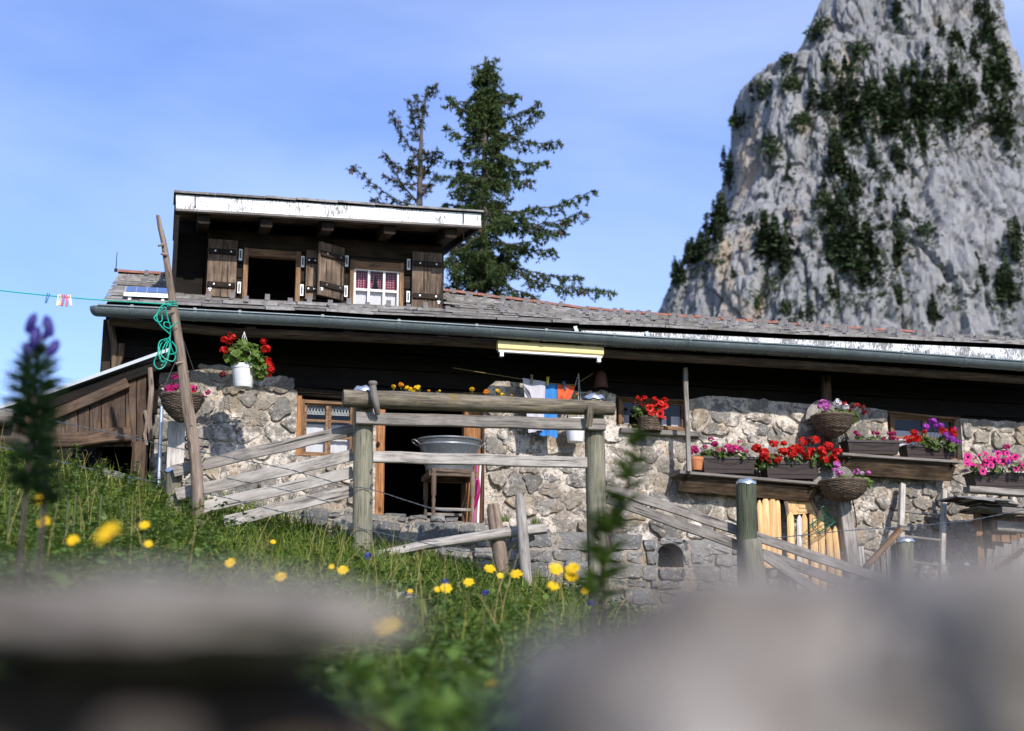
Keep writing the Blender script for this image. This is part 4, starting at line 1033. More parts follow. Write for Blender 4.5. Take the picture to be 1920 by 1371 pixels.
# door
for nm, x0, x1, ya, yb in (('door_jamb', 700, 722, 742, 962), ('door_jamb', 868, 905, 745, 968)):
    m = MB(); w = -.12 if x0 < 800 else -.16; A, B = G((x0 + x1) / 2, ya, w), G((x0 + x1) / 2, yb, w); wd = G(x1, 850, w).x - G(x0, 850, w).x
    m.beam(Vector((A.x, A.y, 1.72)), Vector((A.x, A.y, A.z)), wd, .14, (0, 1, 0), 3, .002); part(nm, m, 'wood_orange', house)
m = MB(); p = G(709, 833, -.04); m.lathe((0, 0, 0), [(0.0, 0), (.018, 0)], 12); m.v = [(p.x + v[0], p.y - .006, p.z + v[1] * 1.3) for v in m.v]; part('keyhole', m, 'interior', house)
m = MB(); m.beam(G(700, 744, -.14), G(908, 752, -.14), .1, .1, segs=2); part('door_lintel', m, 'wood_dark', house)

# ================================================================== lean-to shed on the left
shed = thing('lean_to_shed', 'brown plank lean-to shed with a sloping metal roof left of the house', 'shed', G(150, 900, .3))
SW = .3
ra, rb2 = G(318, 664, SW), G(88, 746, SW); rc = G(-60, 790, SW)
m = MB()
for a, b in ((ra, rb2), (rb2, rc)): m.add([a + Vector((0, -.12, 0)), b + Vector((0, -.12, 0)), b + Vector((0, 2.2, .0)), a + Vector((0, 2.2, 0))] + [a + Vector((0, -.12, .03)), b + Vector((0, -.12, .03)), b + Vector((0, 2.2, .03)), a + Vector((0, 2.2, .03))], [(0, 1, 2, 3), (7, 6, 5, 4), (0, 4, 5, 1), (0, 3, 7, 4), (1, 5, 6, 2), (2, 6, 7, 3)])
part('metal_roof', m, 'zinc_sheet', shed)
m = MB(); m.beam(ra + Vector((0, -.03, -.07)), rb2 + Vector((0, -.03, -.07)), .05, .09); part('roof_purlin', m, 'wood_black', shed)
planks = [(100, 122), (122, 146), (146, 168), (168, 190), (190, 210), (210, 236), (236, 256), (256, 275)]
for x0, x1 in planks:
    xm = (x0 + x1) / 2; ytop = 742 - (xm - 100) * .36 + 6; A, B = G(xm, ytop, SW), G(xm, 832, SW); wd = G(x1, 800, SW).x - G(x0, 800, SW).x
    yb = 838 if x0 < 236 else 838
    m = MB(); m.beam(G(xm, yb, SW - .01 * random.random()), A, wd - .004, .03, (0, 1, 0), 3, .003); part('plank', m, 'wood_shed', shed)
for x in range(-40, 100, 22):
    m = MB(); A, B = G(x + 11, 745 + max(0, (100 - x) * .33) + 14, SW), G(x + 11, 842, SW); m.beam(B, A, .105, .03, (0, 1, 0), 2, .003); part('plank', m, 'wood_shed', shed)
m = MB(); m.beam(G(92, 782, SW + .06), G(240, 718, SW + .06), .05, .085, segs=4); part('brace', m, 'wood_shed', shed)
m = MB(); m.beam(G(-40, 840, SW + .07), G(246, 815, SW + .07), .09, .12, segs=6, jit=.008); part('crossbeam', m, 'wood_shed', shed)
m = MB(); A = G(262, 830, SW); m.beam(Vector((A.x, A.y, gf(A) - .1)), Vector((A.x, A.y, A.z)), .115, .11, (0, 1, 0), 4, .004); part('corner_post', m, 'wood_shed', shed)
for x0, y0, x1, y1, r in ((281, 690, 283, 825, .025), (272, 770, 275, 835, .016)):
    m = MB(); A, B = G(x0, y0, SW + .05), G(x1, y1, SW + .05); m.tube([A, A.lerp(B, .3) + Vector((.01, 0, 0)), A.lerp(B, .7) - Vector((.012, 0, 0)), B], [r, r * .9, r, r * .8], 7, .15); part('branch_stay', m, 'bark', shed)
m = MB(); m.beam(G(188, 884, SW + .25), G(262, 905, SW + .25), .05, .07, segs=3); part('low_rail', m, 'wood_grey', shed)
for x in (200, 224, 236): m = MB(); A = G(x, 890, SW + .22); m.beam(Vector((A.x, A.y, gf(A) - .1)), A, .04, .04, (0, 1, 0), 2); part('low_stake', m, 'wood_grey', shed)
m = MB()
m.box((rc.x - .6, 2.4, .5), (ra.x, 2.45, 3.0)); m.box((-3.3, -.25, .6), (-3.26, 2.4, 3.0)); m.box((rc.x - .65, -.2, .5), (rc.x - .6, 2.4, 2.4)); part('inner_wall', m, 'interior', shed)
m = MB(); A = G(8, 782, SW + .1); m.tube([A + Vector((-.5, 0, -.02)), A + Vector((.07, 0, 0))], .075, 12, .06); part('log_end', m, 'wood_grey', shed, 60)
# roof equipment
sp_ = thing('solar_panel', 'small blue solar panel lying on the roof above the gutter', 'solar panel', roofp(-3.2, .3, .1))
pa, pb = G(232, 560, .25), G(316, 566, .25)
m = MB(); L0, L1 = pa.x, pb.x; z0 = roofp(L0, .34, .035)
def pv(u, v, up=0): return Vector((u, -.33 + v, z0.z - .02 + v * math.tan(R(23)) + up + (u - L0) * .02))
m.add([pv(L0, 0), pv(L1, 0), pv(L1, .36), pv(L0, .36)] + [pv(L0, 0, .035), pv(L1, 0, .035), pv(L1, .36, .035), pv(L0, .36, .035)], [(3, 2, 1, 0), (4, 5, 6, 7), (0, 1, 5, 4), (1, 2, 6, 5), (2, 3, 7, 6), (3, 0, 4, 7)]); part('panel_frame', m, 'frame_alu', sp_)
for k in range(4):
    m = MB(); a, b = L0 + .012 + (L1 - L0 - .024) * k / 4 + .004, L0 + .012 + (L1 - L0 - .024) * (k + 1) / 4 - .004; m.quad(pv(a, .02, .039), pv(b, .02, .039), pv(b, .34, .039), pv(a, .34, .039)); part('cell', m, 'pv_cell', sp_)
for u in (L0 + .05, L1 - .05): m = MB(); a = pv(u, .03, -.08); b = pv(u, .03, 0); m.beam(a, b, .03, .02, (0, 1, 0), 1, 0); part('panel_foot', m, 'frame_alu', sp_)
for px, py, h, lb in ((217, 512, .12, 'short black antenna rod on the left end of the ridge'),):
    A = roofp(G(px, py, .55 - RUN).x, RUN, .05); m = MB(); m.tube([A, A + UZ * .03, A + UZ * .031, A + UZ * .22], [.02, .02, .006, .004], 6); o = part('antenna', m, 'dark_wire'); tag(o, lb, 'antenna')
# fluorescent batten under the eave
lt = thing('batten_light', 'long yellowed tube light housing fixed under the eave', 'lamp', G(1030, 652, .5))
A, B = G(932, 648, .58), G(1130, 660, .58); m = MB(); m.beam(A, B, .07, .085, segs=1, jit=0, ch=.2); part('housing', m, 'lamp_yellow', lt)
m = MB(); m.beam(A + Vector((.01, 0, -.05)), B + Vector((-.01, 0, -.05)), .04, .022, segs=1, jit=0); part('diffuser', m, 'plastic_white', lt)
for p in (A + Vector((.04, 0, -.07)), B + Vector((-.04, 0, -.07))): m = MB(); m.box((p.x - .016, p.y - .02, p.z - .03), (p.x + .016, p.y + .02, p.z + .02)); part('end_cap', m, 'plastic_white', lt)

# ================================================================== fence and gate
def post_px(name, x0, ytop, x1, ybot, w, rad, mat, parent, lean=True, n=14, bury=.15):
    A, B = G(x0, ytop, w), G(x1, ybot, w); B = B + (B - A).normalized() * bury; m = MB()
    pts = [B.lerp(A, t) for t in (0, .2, .4, .6, .8, .97, 1)]; rs = [rad * (1.04 - .04 * i / 6) * random.uniform(.985, 1.015) for i in range(6)] + [rad * .93]
    m.tube(pts, rs, n, .012); part(name, m, mat, parent, 40); return A, B
def cap_tin(A, rad, parent):
    m = MB(); m.lathe((A.x, A.y, A.z - .012), [(rad * 1.14, -.012), (rad * 1.12, .006), (rad * .8, .026), (rad * .3, .034), (0.001, .035)], 14); m.v = [(v[0], v[1], v[2] + .008 * math.sin(v[0] * 90)) for v in m.v]; part('tin_cap', m, 'tin_cap', parent, 50)
FW = 2.0
gate = thing('timber_gate_frame', 'rough timber gate frame with a mossy top log in front of the doorway', 'gate', (-.7, -FW, 1.1))
A, B = post_px('post', 682, 730, 679, 1040, FW, .073, 'wood_green', gate); cap_tin(A, .073, gate)
A2, B2 = post_px('post', 1113, 745, 1124, 1165, FW, .078, 'wood_green', gate); cap_tin(A2, .078, gate)
for x, y in ((684, 1022), (700, 1024)): pass
pts = [G(x, y, FW + .14) for x, y in ((643, 747), (760, 750), (880, 756), (1000, 761), (1150, 766))]; m = MB(); m.tube(pts, [.068, .069, .066, .062, .056], 14, .06); part('top_log', m, 'wood_log', gate, 40)
m = MB(); m.beam(G(667, 784, FW + .10), G(1134, 797, FW + .10), .055, .092, segs=8, jit=.004); part('rail', m, 'wood_grey', gate)
m = MB(); m.beam(G(699, 857, FW), G(1103, 868, FW), .05, .085, segs=8, jit=.004); part('rail', m, 'wood_rail', gate)
m = MB(); m.tube([G(699, 722, FW + .24), G(701, 742, FW + .25), G(705, 760, FW + .23), G(708, 776, FW + .17)], [.026, .028, .026, .02], 10, .06); m.lathe(G(699, 719, FW + .24), [(.0, .015), (.03, .015), (.036, 0), (.03, -.015), (.0, -.015)], 12); part('root_hook', m, 'wood_grey', gate, 40)
m = MB(); m.beam(G(1107, 762, FW + .24), G(1103, 800, FW + .18), .05, .03, (0, 1, 0), 3, .004); part('hook_bracket', m, 'wood_log', gate)
for x, y in ((697, 882), (697, 910), (697, 938), (1118, 1018), (1123, 1078)):
    m = MB(); p = G(x, y, FW + .075); m.box((p.x - .008, p.y - .012, p.z - .008), (p.x + .008, p.y, p.z + .008)); part('insulator', m, 'dark_wire' if x < 1000 else 'nail', gate)
fl_ = thing('board_fence', 'fence of slanting pale grey boards left of the gate', 'fence', G(500, 960, FW))
for k, (x0, y0, x1, y1) in enumerate(((325, 884, 662, 806), (330, 928, 662, 853), (375, 953, 662, 886), (420, 979, 662, 920))):
    m = MB(); m.beam(G(x0, y0, FW - .11), G(x1, y1, FW - .11), .03, .088, segs=8, jit=.004); part('board', m, 'wood_grey' if k == 0 else 'wood_rail', fl_)
m = MB(); p = G(370, 805, FW - .06); q = G(371, 960, FW - .06); m.beam(Vector((q.x, q.y, gf(q) - .1)), p, .085, .05, (0, 1, 0), 4, .003); part('post', m, 'wood_grey', fl_)
A, B = post_px('post', 327, 880, 326, 930, FW - .22, .062, 'wood_green', fl_); cap_tin(A, .062, fl_)
fr2 = thing('rail_fence', 'sloping grey plank fence right of the gate', 'fence', G(1400, 1100, FW))
for x0, y0, x1, y1, w in ((1136, 912, 1660, 1088, FW - .06), (1138, 934, 1650, 1118, FW - .0), (1428, 1038, 1570, 1134, FW + .06)):
    m = MB(); m.beam(G(x0, y0, w), G(x1, y1, w), .03, .078, segs=8, jit=.004); part('board', m, 'wood_grey', fr2)
A, B = post_px('post', 1399, 903, 1402, 1140, FW + .1, .079, 'wood_moss', fr2); cap_tin(A, .072, fr2)
post_px('prop_post', 1407, 1012, 1424, 1150, FW + .22, .085, 'wood_green', fr2)
# rustic pole barrier low in the middle
pb_ = thing('pole_barrier', 'weathered pole barrier on two short stakes at the foot of the wall', 'fence', G(900, 1080, 1.7))
m = MB(); m.tube([G(x, y, 1.75) for x, y in ((640, 1046), (715, 1040), (800, 1022), (900, 1007), (960, 998), (1023, 991))], [.03, .035, .04, .043, .045, .045], 10, .07); part('pole', m, 'wood_rail', pb_, 40)
m = MB(); m.tube([G(944, 1028, 1.6), G(1000, 1006, 1.6)], [.03, .03], 8, .05); part('cross_stick', m, 'wood_grey', pb_, 40)
m = MB(); q = G(945, 1090, 1.68); m.tube([Vector((q.x, q.y, gf(q) - .1)), q, G(932, 1000, 1.68), G(925, 955, 1.68), G(924, 945, 1.68)], [.065, .062, .06, .056, .04], 12, .05); part('stake', m, 'bark', pb_, 40)
m = MB(); q = G(988, 1100, 1.9); m.tube([Vector((q.x, q.y, gf(q) - .1)), q, G(981, 1010, 1.9), G(975, 940, 1.9), G(974, 926, 1.9)], [.045, .045, .044, .04, .025], 12, .04); part('stake', m, 'wood_rail', pb_, 40)

# crooked pole with the washing line
pole = thing('crooked_pole', 'tall crooked barked pole leaning at the left end of the fence', 'pole', G(372, 960, FW + .06))
pp = [(373, 975), (371, 930), (366, 860), (358, 800), (352, 760), (345, 710), (338, 655), (328, 590), (322, 556), (314, 500), (307, 455), (300, 425), (296, 404)]
ppt = [G(x, y, FW + .06) for x, y in pp]; ppt[0] = Vector((ppt[0].x, ppt[0].y, gf(ppt[0]) - .15))
m = MB(); m.tube(ppt, [.046, .046, .045, .043, .042, .040, .036, .032, .029, .025, .022, .019, .014], 10, .07); part('stem', m, 'bark', pole, 40)
for x, y, dx, dy in ((303, 458, -6, 3), (309, 478, -7, -2), (322, 584, -10, 4), (338, 680, -9, 2), (352, 800, 8, -4)):
    m = MB(); p = G(x + 4, y, FW + .09); q = G(x + dx, y + dy, FW + .11); m.tube([p, q], [.014, .009], 6); part('knot_stub', m, 'bark', pole)
wl = MB()
def sag(a, b, n, s): return [a.lerp(b, i / n) - UZ * s * math.sin(math.pi * i / n) for i in range(n + 1)]
la, lb_ = G(-120, 530, FW + .12), G(321, 571, FW + .12)
wl.tube(sag(la, lb_, 14, .02), .0048, 5)
for k in range(3): c = G(321 + k, 568 + k * 4, FW + .06); wl.tube([c + Vector((.041 * math.cos(a * .7), .041 * math.sin(a * .7), .004 * math.sin(a))) for a in range(10)], .0045, 5)
o = part('washing_line', wl, 'rope_green', None, 60); tag(o, 'taut green washing line tied to the crooked pole', 'rope')
def spl(pts, k=6):
    out = []; P = [pts[0]] + pts + [pts[-1]]
    for i in range(1, len(P) - 2):
        for j in range(k):
            t = j / k; a, b, c, d = P[i - 1], P[i], P[i + 1], P[i + 2]; out.append((b * 2 + (c - a) * t + (a * 2 - b * 5 + c * 4 - d) * t * t + (b * 3 - a - c * 3 + d) * t ** 3) * .5)
    return out + [pts[-1]]
cl = MB(); rdl = random.Random(3)
loops = [[(321, 572), (305, 572), (293, 590), (289, 597), (297, 604), (304, 600), (303, 583), (309, 576), (314, 595), (320, 616)], [(308, 576), (294, 592), (301, 610), (318, 626)], [(320, 606), (309, 604), (308, 612), (318, 616), (322, 612), (335, 604)], [(320, 610), (319, 630), (318, 636), (320, 645)],
         [(318, 634), (303, 644), (297, 660), (289, 678), (292, 688), (300, 692), (310, 684), (316, 666), (318, 640)], [(318, 634), (300, 640), (297, 658), (302, 676), (314, 672), (319, 650)], [(319, 634), (312, 650), (310, 660), (318, 664), (329, 662), (330, 652), (322, 640)], [(318, 632), (306, 652), (301, 668), (303, 678), (312, 676), (318, 660), (319, 640)], [(319, 640), (322, 655), (329, 668), (325, 677), (316, 676), (304, 668), (298, 652)], [(302, 686), (310, 678), (316, 660), (319, 636)]]
for lp in loops: cl.tube(spl([G(x, y, FW + .13 + rdl.uniform(-.02, .03)) for x, y in lp], 5), .0045, 5)
o = part('rope_coil', cl, 'rope_green', None, 60); tag(o, 'loose coil of green cord hanging from the crooked pole', 'rope')
def peg(px, py, tilt, mat, label, w, L=.085):
    t = thing('clothes_peg', label, 'clothes peg', G(px, py, w)); c = G(px, py, w)
    for s in (-1, 1):
        m = MB(); d = Vector((math.sin(tilt), 0, math.cos(tilt))); n_ = Vector((math.cos(tilt), 0, -math.sin(tilt))); m.beam(c - d * L * .62 + n_ * s * .004, c + d * L * .38 + n_ * s * .008, .012, .007, n_, 1, 0); part('prong', m, mat, t)
peg(89, 557, .2, 'peg_blue', 'blue clothes peg alone on the green line', FW + .125, .075)
peg(110, 561, .12, 'peg_white', 'white clothes peg left of the yellow one', FW + .125); peg(114, 560, .05, 'peg_yellow', 'yellow clothes peg on the green line', FW + .125); peg(118, 561, .08, 'peg_magenta', 'dark pink clothes peg right of the yellow one', FW + .125)
peg(126, 562, .06, 'peg_red', 'red clothes peg on the green line', FW + .125); peg(131, 561, -.25, 'peg_white', 'tilted white clothes peg nearest the house on the line', FW + .125)
# barbed wire
def barbed(pts, w, label):
    P = spl([G(x, y, w) for x, y in pts], 8); m = MB(); m.tube([p + Vector((0, 0, .003 * math.sin(i * 2.1))) for i, p in enumerate(P)], .0022, 4); m.tube([p + Vector((0, .003 * math.cos(i * 2.1), -.003 * math.sin(i * 2.1))) for i, p in enumerate(P)], .0022, 4)
    L = 0
    for a, b in zip(P, P[1:]):
        L += (b - a).length
        if L > .11: L = 0; m.tube([b + Vector((-.010, -.006, .012)), b, b + Vector((.010, .006, -.012))], [.001, .003, .001], 4)
    o = part('barbed_wire', m, 'wire', None, 60); tag(o, label, 'wire', 'barbed wires along the fence')
barbed([(-60, 754), (0, 767), (110, 791), (200, 810), (262, 824), (320, 838), (400, 852)], FW + .05, 'upper barbed wire running past the lean-to shed')
barbed([(-60, 826), (0, 838), (60, 853), (140, 872), (200, 887), (290, 903)], FW + .05, 'lower barbed wire running past the lean-to shed')
barbed([(372, 846), (440, 860), (540, 880), (640, 908), (697, 918), (760, 938), (820, 956), (850, 958)], FW + .09, 'barbed wire crossing the slanting boards towards the doorway')
barbed([(380, 925), (430, 935), (520, 958), (600, 972), (664, 988), (760, 1010), (860, 1032), (930, 1036)], FW + .09, 'lowest barbed wire left of the pole barrier')
barbed([(1424, 1012), (1500, 1004), (1600, 994), (1690, 988), (1800, 978), (1860, 968), (1960, 948)], FW - .3, 'barbed wire right of the mossy fence post')
barbed([(1700, 1075), (1800, 1055), (1880, 1044), (1960, 1036)], FW - .3, 'lower barbed wire in front of the lean-to door')
m = MB()
for dz in (0, .05): c = G(369, 823 + dz * 300, FW); m.tube([c + Vector((.085 * math.cos(a), .075 * math.sin(a), .012 * math.sin(a * 2))) for a in [k * .45 for k in range(15)]], .005, 5)
o = part('binding_wire', m, 'dark_wire', None, 60); tag(o, 'dark wire loops binding the crooked pole to the grey post', 'wire')
# galvanised pipe, board
m = MB(); m.tube([G(303, 762, .35), G(300, 840, .35), G(297, 915, .35)], .016, 8); o = part('metal_pipe', m, 'tin_cap', None, 60); tag(o, 'thin galvanised pipe standing at the house corner', 'pipe')
m = MB(); p, q = G(331, 790, .5), G(328, 905, .5); m.beam(q, p, .14, .03, (0, 1, 0), 3, .003); o = part('upright_board', m, 'wood_bleached'); tag(o, 'pale upright board below the left wicker basket', 'board')

# ================================================================== flowers: shared meshes
def floret_head(seed, n=22, r=.042, pet=.017):
    rd = random.Random(seed); m = MB()
    for _ in range(n):
        while True:
            d = Vector((rd.gauss(0, 1), rd.gauss(0, 1), rd.gauss(.25, 1)))
            if d.length > .2: break
        d.normalize(); c = Vector((d.x * r, d.y * r, d.z * r * .72)) * rd.uniform(.75, 1.05); t = d.cross(Vector((rd.gauss(0, 1), rd.gauss(0, 1), rd.gauss(0, 1)))).normalized(); b = d.cross(t)
        for k in range(5):
            a = k * 1.2566 + rd.uniform(-.15, .15); e = (t * math.cos(a) + b * math.sin(a)); s = (b * math.cos(a) - t * math.sin(a)); p = pet * rd.uniform(.8, 1.2)
            m.add([c, c + e * p * .6 + s * p * .42 + d * p * .2, c + e * p + d * p * rd.uniform(-.1, .25), c + e * p * .6 - s * p * .42 + d * p * .2], [(0, 1, 2, 3)])
    return m
def trumpet(seed, r=.034):
    rd = random.Random(seed); m = MB(); n = 20
    def ring(rad, z, wav): return [Vector((rad * (1 + wav * math.cos(5 * 6.283 * k / n)) * math.cos(6.283 * k / n), rad * (1 + wav * math.cos(5 * 6.283 * k / n)) * math.sin(6.283 * k / n), z + rd.uniform(-.002, .002))) for k in range(n)]
    rings = [ring(.004, -.04, 0), ring(.007, -.012, 0), ring(r * .35, -.003, .03), ring(r * .8, .003, .07), ring(r, .001, .1)]
    vs = [v for q in rings for v in q]
    for i in range(4): m.add([vs[i * n + k] for k in range(n)] + [vs[(i + 1) * n + k] for k in range(n)], [(k, (k + 1) % n, n + (k + 1) % n, n + k) for k in range(n)], None, 1 if i == 1 else 0)
    return m
HEADS = {}
def head(mat, v):
    if (mat, v) not in HEADS: HEADS[(mat, v)] = rawmesh('flower_head', floret_head(v + 10, 20 + 4 * v, .044 - .004 * v, .019), mat)
    return HEADS[(mat, v)]
TRUMP = {k: rawmesh('flower', trumpet(3), [k, t], 60) for k, t in (('pink_petal', 'throat'), ('red_petal', 'red_throat'), ('magenta_petal', 'throat'))}
def leaf_add(m, c, d, size, rd, lob=7):
    d = d.normalized(); t = d.cross(Vector((rd.gauss(0, 1), rd.gauss(0, 1), rd.gauss(0, 1)))).normalized(); b = d.cross(t); vs = [c]
    for k in range(lob + 1):
        a = -2.6 + 5.2 * k / lob; rr = size * (1 + .12 * (-1) ** k); vs.append(c + (t * math.cos(a) + b * math.sin(a)) * rr + d * size * .28)
    m.add(vs, [(0, k, k + 1) for k in range(1, lob + 1)])
def foliage(blobs, n, size, rd):
    """leaf cloud in house space, blobs = (centre, radii)"""
    m = MB()
    for c, r in blobs:
        for _ in range(n):
            v = Vector((rd.gauss(0, 1), rd.gauss(0, 1), rd.gauss(0, 1))).normalized() * rd.uniform(.45, 1.0); p = c + Vector((v.x * r[0], v.y * r[1], v.z * r[2])); leaf_add(m, p, v * .8 + Vector((0, -.45, .5)) + Vector((rd.gauss(0, .3), rd.gauss(0, .3), rd.gauss(0, .3))), size * rd.uniform(.6, 1.2), rd)
    return m
def plant(name, label, cat, leafblobs, nleaf, lsize, flowers, stem_from, leafmat='leaf', seed=1, group=None):
    """flowers: (px, py, w, material, kind, scale)"""
    rd = random.Random(seed); t = thing(name, label, cat, stem_from, group); base = Vector(stem_from)
    if leafblobs: part('foliage', foliage(leafblobs, nleaf, lsize, rd), leafmat, t, 0, kind='stuff')
    st_ = MB()
    for (px, py, w, mat, kind, sc) in flowers:
        p = G(px, py, w); q = WX(p)
        if kind == 'h' and mat == 'red_petal' and rd.random() < .10: mat = 'dark_red_petal'
        if kind == 'h': inst('flower_head', head(mat, rd.randint(0, 2)), t, q, (rd.uniform(-.3, .3), rd.uniform(-.3, .3), rd.random() * 6.28), sc * rd.uniform(.85, 1.15))
        else: inst('flower', TRUMP[mat], t, q, (R(90) + rd.uniform(-.9, .25), rd.uniform(-.3, .3), TH + rd.uniform(-.7, .7)), sc * rd.uniform(.85, 1.15))
        b = base + Vector(((p.x - base.x) * .5, 0, 0)); st_.tube([b, b.lerp(p, .6) + Vector((0, .01, 0)), p], [.003, .0028, .0025], 4)
    if st_.v: part('stem', st_, 'stem', t, kind='stuff')
    return t
def lb(px, py, w, rx, ry, rz): return (G(px, py, w), (rx, ry, rz))
# ------------------------------------------------------------------ planters, pots, baskets
def planter(label, x0, y0, x1, y1, w, dpt=.16):
    """brown plastic trough; y0 rim, y1 foot at the two ends"""
    a = G(x0, y1, w); b = G(x1, y1, w); zr = (G(x0, y0, w).z + G(x1, y0, w).z) / 2; tilt = (b.z - a.z) / (b.x - a.x); tilt *= .6; zb = (a.z + b.z) / 2; t = thing('flower_box', label, 'flower box', ((a.x + b.x) / 2, -w + dpt / 2, zb)); xm = (a.x + b.x) / 2
    def Z(x, z): return z + tilt * (x - xm)
    h = zr - zb; fl = .022
    m = MB(); lo = [(a.x + fl, -w + .01), (b.x - fl, -w + .01), (b.x - fl, -w + dpt - .02), (a.x + fl, -w + dpt - .02)]; hi = [(a.x, -w - .012), (b.x, -w - .012), (b.x, -w + dpt), (a.x, -w + dpt)]
    vs = [Vector((x, y, Z(x, zb))) for x, y in lo] + [Vector((x, y, Z(x, zr - .012))) for x, y in hi]; m.add(vs, [(3, 2, 1, 0), (0, 1, 5, 4), (1, 2, 6, 5), (2, 3, 7, 6), (3, 0, 4, 7)]); part('trough', m, 'plastic_brown', t)
    m = MB(); e = .010
    ro = [(a.x - e, -w - .012 - e), (b.x + e, -w - .012 - e), (b.x + e, -w + dpt + e), (a.x - e, -w + dpt + e)]; ri = [(a.x + .012, -w), (b.x - .012, -w), (b.x - .012, -w + dpt - .012), (a.x + .012, -w + dpt - .012)]
    vs = [Vector((x, y, Z(x, zr - .016))) for x, y in ro] + [Vector((x, y, Z(x, zr + .006))) for x, y in ro] + [Vector((x, y, Z(x, zr + .006))) for x, y in ri] + [Vector((x, y, Z(x, zr - .016))) for x, y in ri]
    m.add(vs, [(i + 4 * k, (i + 1) % 4 + 4 * k, (i + 1) % 4 + 4 * ((k + 1) % 4), i + 4 * ((k + 1) % 4)) for k in range(4) for i in range(4)]); part('rim', m, 'plastic_brown', t)
    m = MB(); m.add([Vector((x, y, Z(x, zr - .022))) for x, y in ri], [(0, 1, 2, 3)]); part('soil', m, 'soil', t)
    def fy(z): k = (z - zb) / h; return -w + .01 - .022 * k - .0015
    for z1, z2 in ((.80, .58), (.70, .48)):
        m = MB(); n = 10; pts = []
        for i in range(n + 1):
            s = i / n; x = a.x + .05 + (b.x - a.x - .1) * s; z_ = zb + h * (z1 - (z1 - z2) * (1 - abs(2 * s - 1)) ** 1.3); pts.append(Vector((x, fy(z_), Z(x, z_))))
        m.tube(pts, .0022, 4); part('groove', m, 'plastic_groove', t)
    m = MB(); zz = zb + h * .25; m.tube([Vector((x, fy(zz), Z(x, zz))) for x in (a.x + .03, xm, b.x - .03)], .0022, 4); part('groove', m, 'plastic_groove', t)
    return t
def weave(m, c, prof, n=44, strand=.0065, a0=0, a1=6.2832, stakes=16):
    """woven wicker: wavy strands round a profile of (radius, z)"""
    c = Vector(c); L = [0]
    for (r0, z0), (r1, z1) in zip(prof, prof[1:]): L.append(L[-1] + math.hypot(r1 - r0, z1 - z0))
    k = int(L[-1] / (strand * 1.75))
    for i in range(k + 1):
        s = L[-1] * i / k; j = max(q for q in range(len(L)) if L[q] <= s + 1e-9); j = min(j, len(L) - 2); t = (s - L[j]) / (L[j + 1] - L[j]); r = prof[j][0] + (prof[j + 1][0] - prof[j][0]) * t; z = prof[j][1] + (prof[j + 1][1] - prof[j][1]) * t
        if r < .012: continue
        pts = []
        for q in range(n + 1):
            a = a0 + (a1 - a0) * q / n; rr = r + strand * .75 * math.cos(stakes * a + (math.pi if i % 2 else 0)) + random.uniform(-.002, .002); pts.append(c + Vector((rr * math.cos(a), rr * math.sin(a), z + random.uniform(-.0025, .0025))))
        m.tube(pts, strand * random.uniform(.8, 1.15), 4, cap=False)
def basket(label, px, py, rpx, hpx, w, back=0, hang=None, mat='wicker', shape='cone'):
    """wicker basket: px,py rim centre, rpx rim radius and hpx height in photo pixels"""
    c = G(px, py, w); r = abs(G(px + rpx, py, w).x - c.x); h = abs(G(px, py + hpx, w).z - c.z); t = thing('wicker_basket', label, 'basket', c - UZ * h)
    prof = {'cone': [(r, 0), (r * .93, -h * .25), (r * .78, -h * .5), (r * .52, -h * .75), (r * .2, -h * .96), (.013, -h)], 'bowl': [(r, 0), (r * .95, -h * .3), (r * .82, -h * .6), (r * .55, -h * .88), (.013, -h)], 'drum': [(r * 1.02, 0), (r * .95, -h * .4), (r, -h)]}[shape]
    m = MB(); weave(m, c, prof); part('weave', m, mat, t, 0, kind='stuff')
    m = MB(); m.lathe(c, [(p[0] * .93, p[1]) for p in prof], 24); part('liner', m, 'soil', t, 60)
    m = MB()
    for k in range(2): m.tube([c + Vector((r * math.cos(a) * 1.02, r * math.sin(a) * 1.02, .006 * math.sin(9 * a + k * 3) + .004)) for a in [6.2832 * q / 40 for q in range(41)]], .009, 5, cap=False)
    part('rim', m, mat, t, 60)
    m = MB(); m.add([c + Vector((r * .9 * math.cos(6.2832 * q / 20), r * .9 * math.sin(6.2832 * q / 20), -.02)) for q in range(20)], [tuple(range(20))]); part('soil', m, 'soil', t)
    if back:
        m = MB(); k = 12
        for i in range(k):
            rr = r * .98 * (i + 1) / k; pts = [c + Vector((rr * math.cos(math.pi * q / 24), r * .75 + .006 * math.sin(q * 1.57 * 2 + (i % 2) * 3.14) + random.uniform(-.002, .002), rr * math.sin(math.pi * q / 24) * back)) for q in range(25)]; m.tube(pts, .0085, 4, cap=False)
        part('back_panel', m, 'wicker_pale', t, 0, kind='stuff')
    if hang:
        m = MB()
        for dx, dy in ((-1, 0), (1, 0), (0, 1)): m.tube([c + Vector((dx * r, dy * r, 0)), hang], .0025, 4)
        part('hanger', m, 'dark_wire', t)
    return t, c, r, h
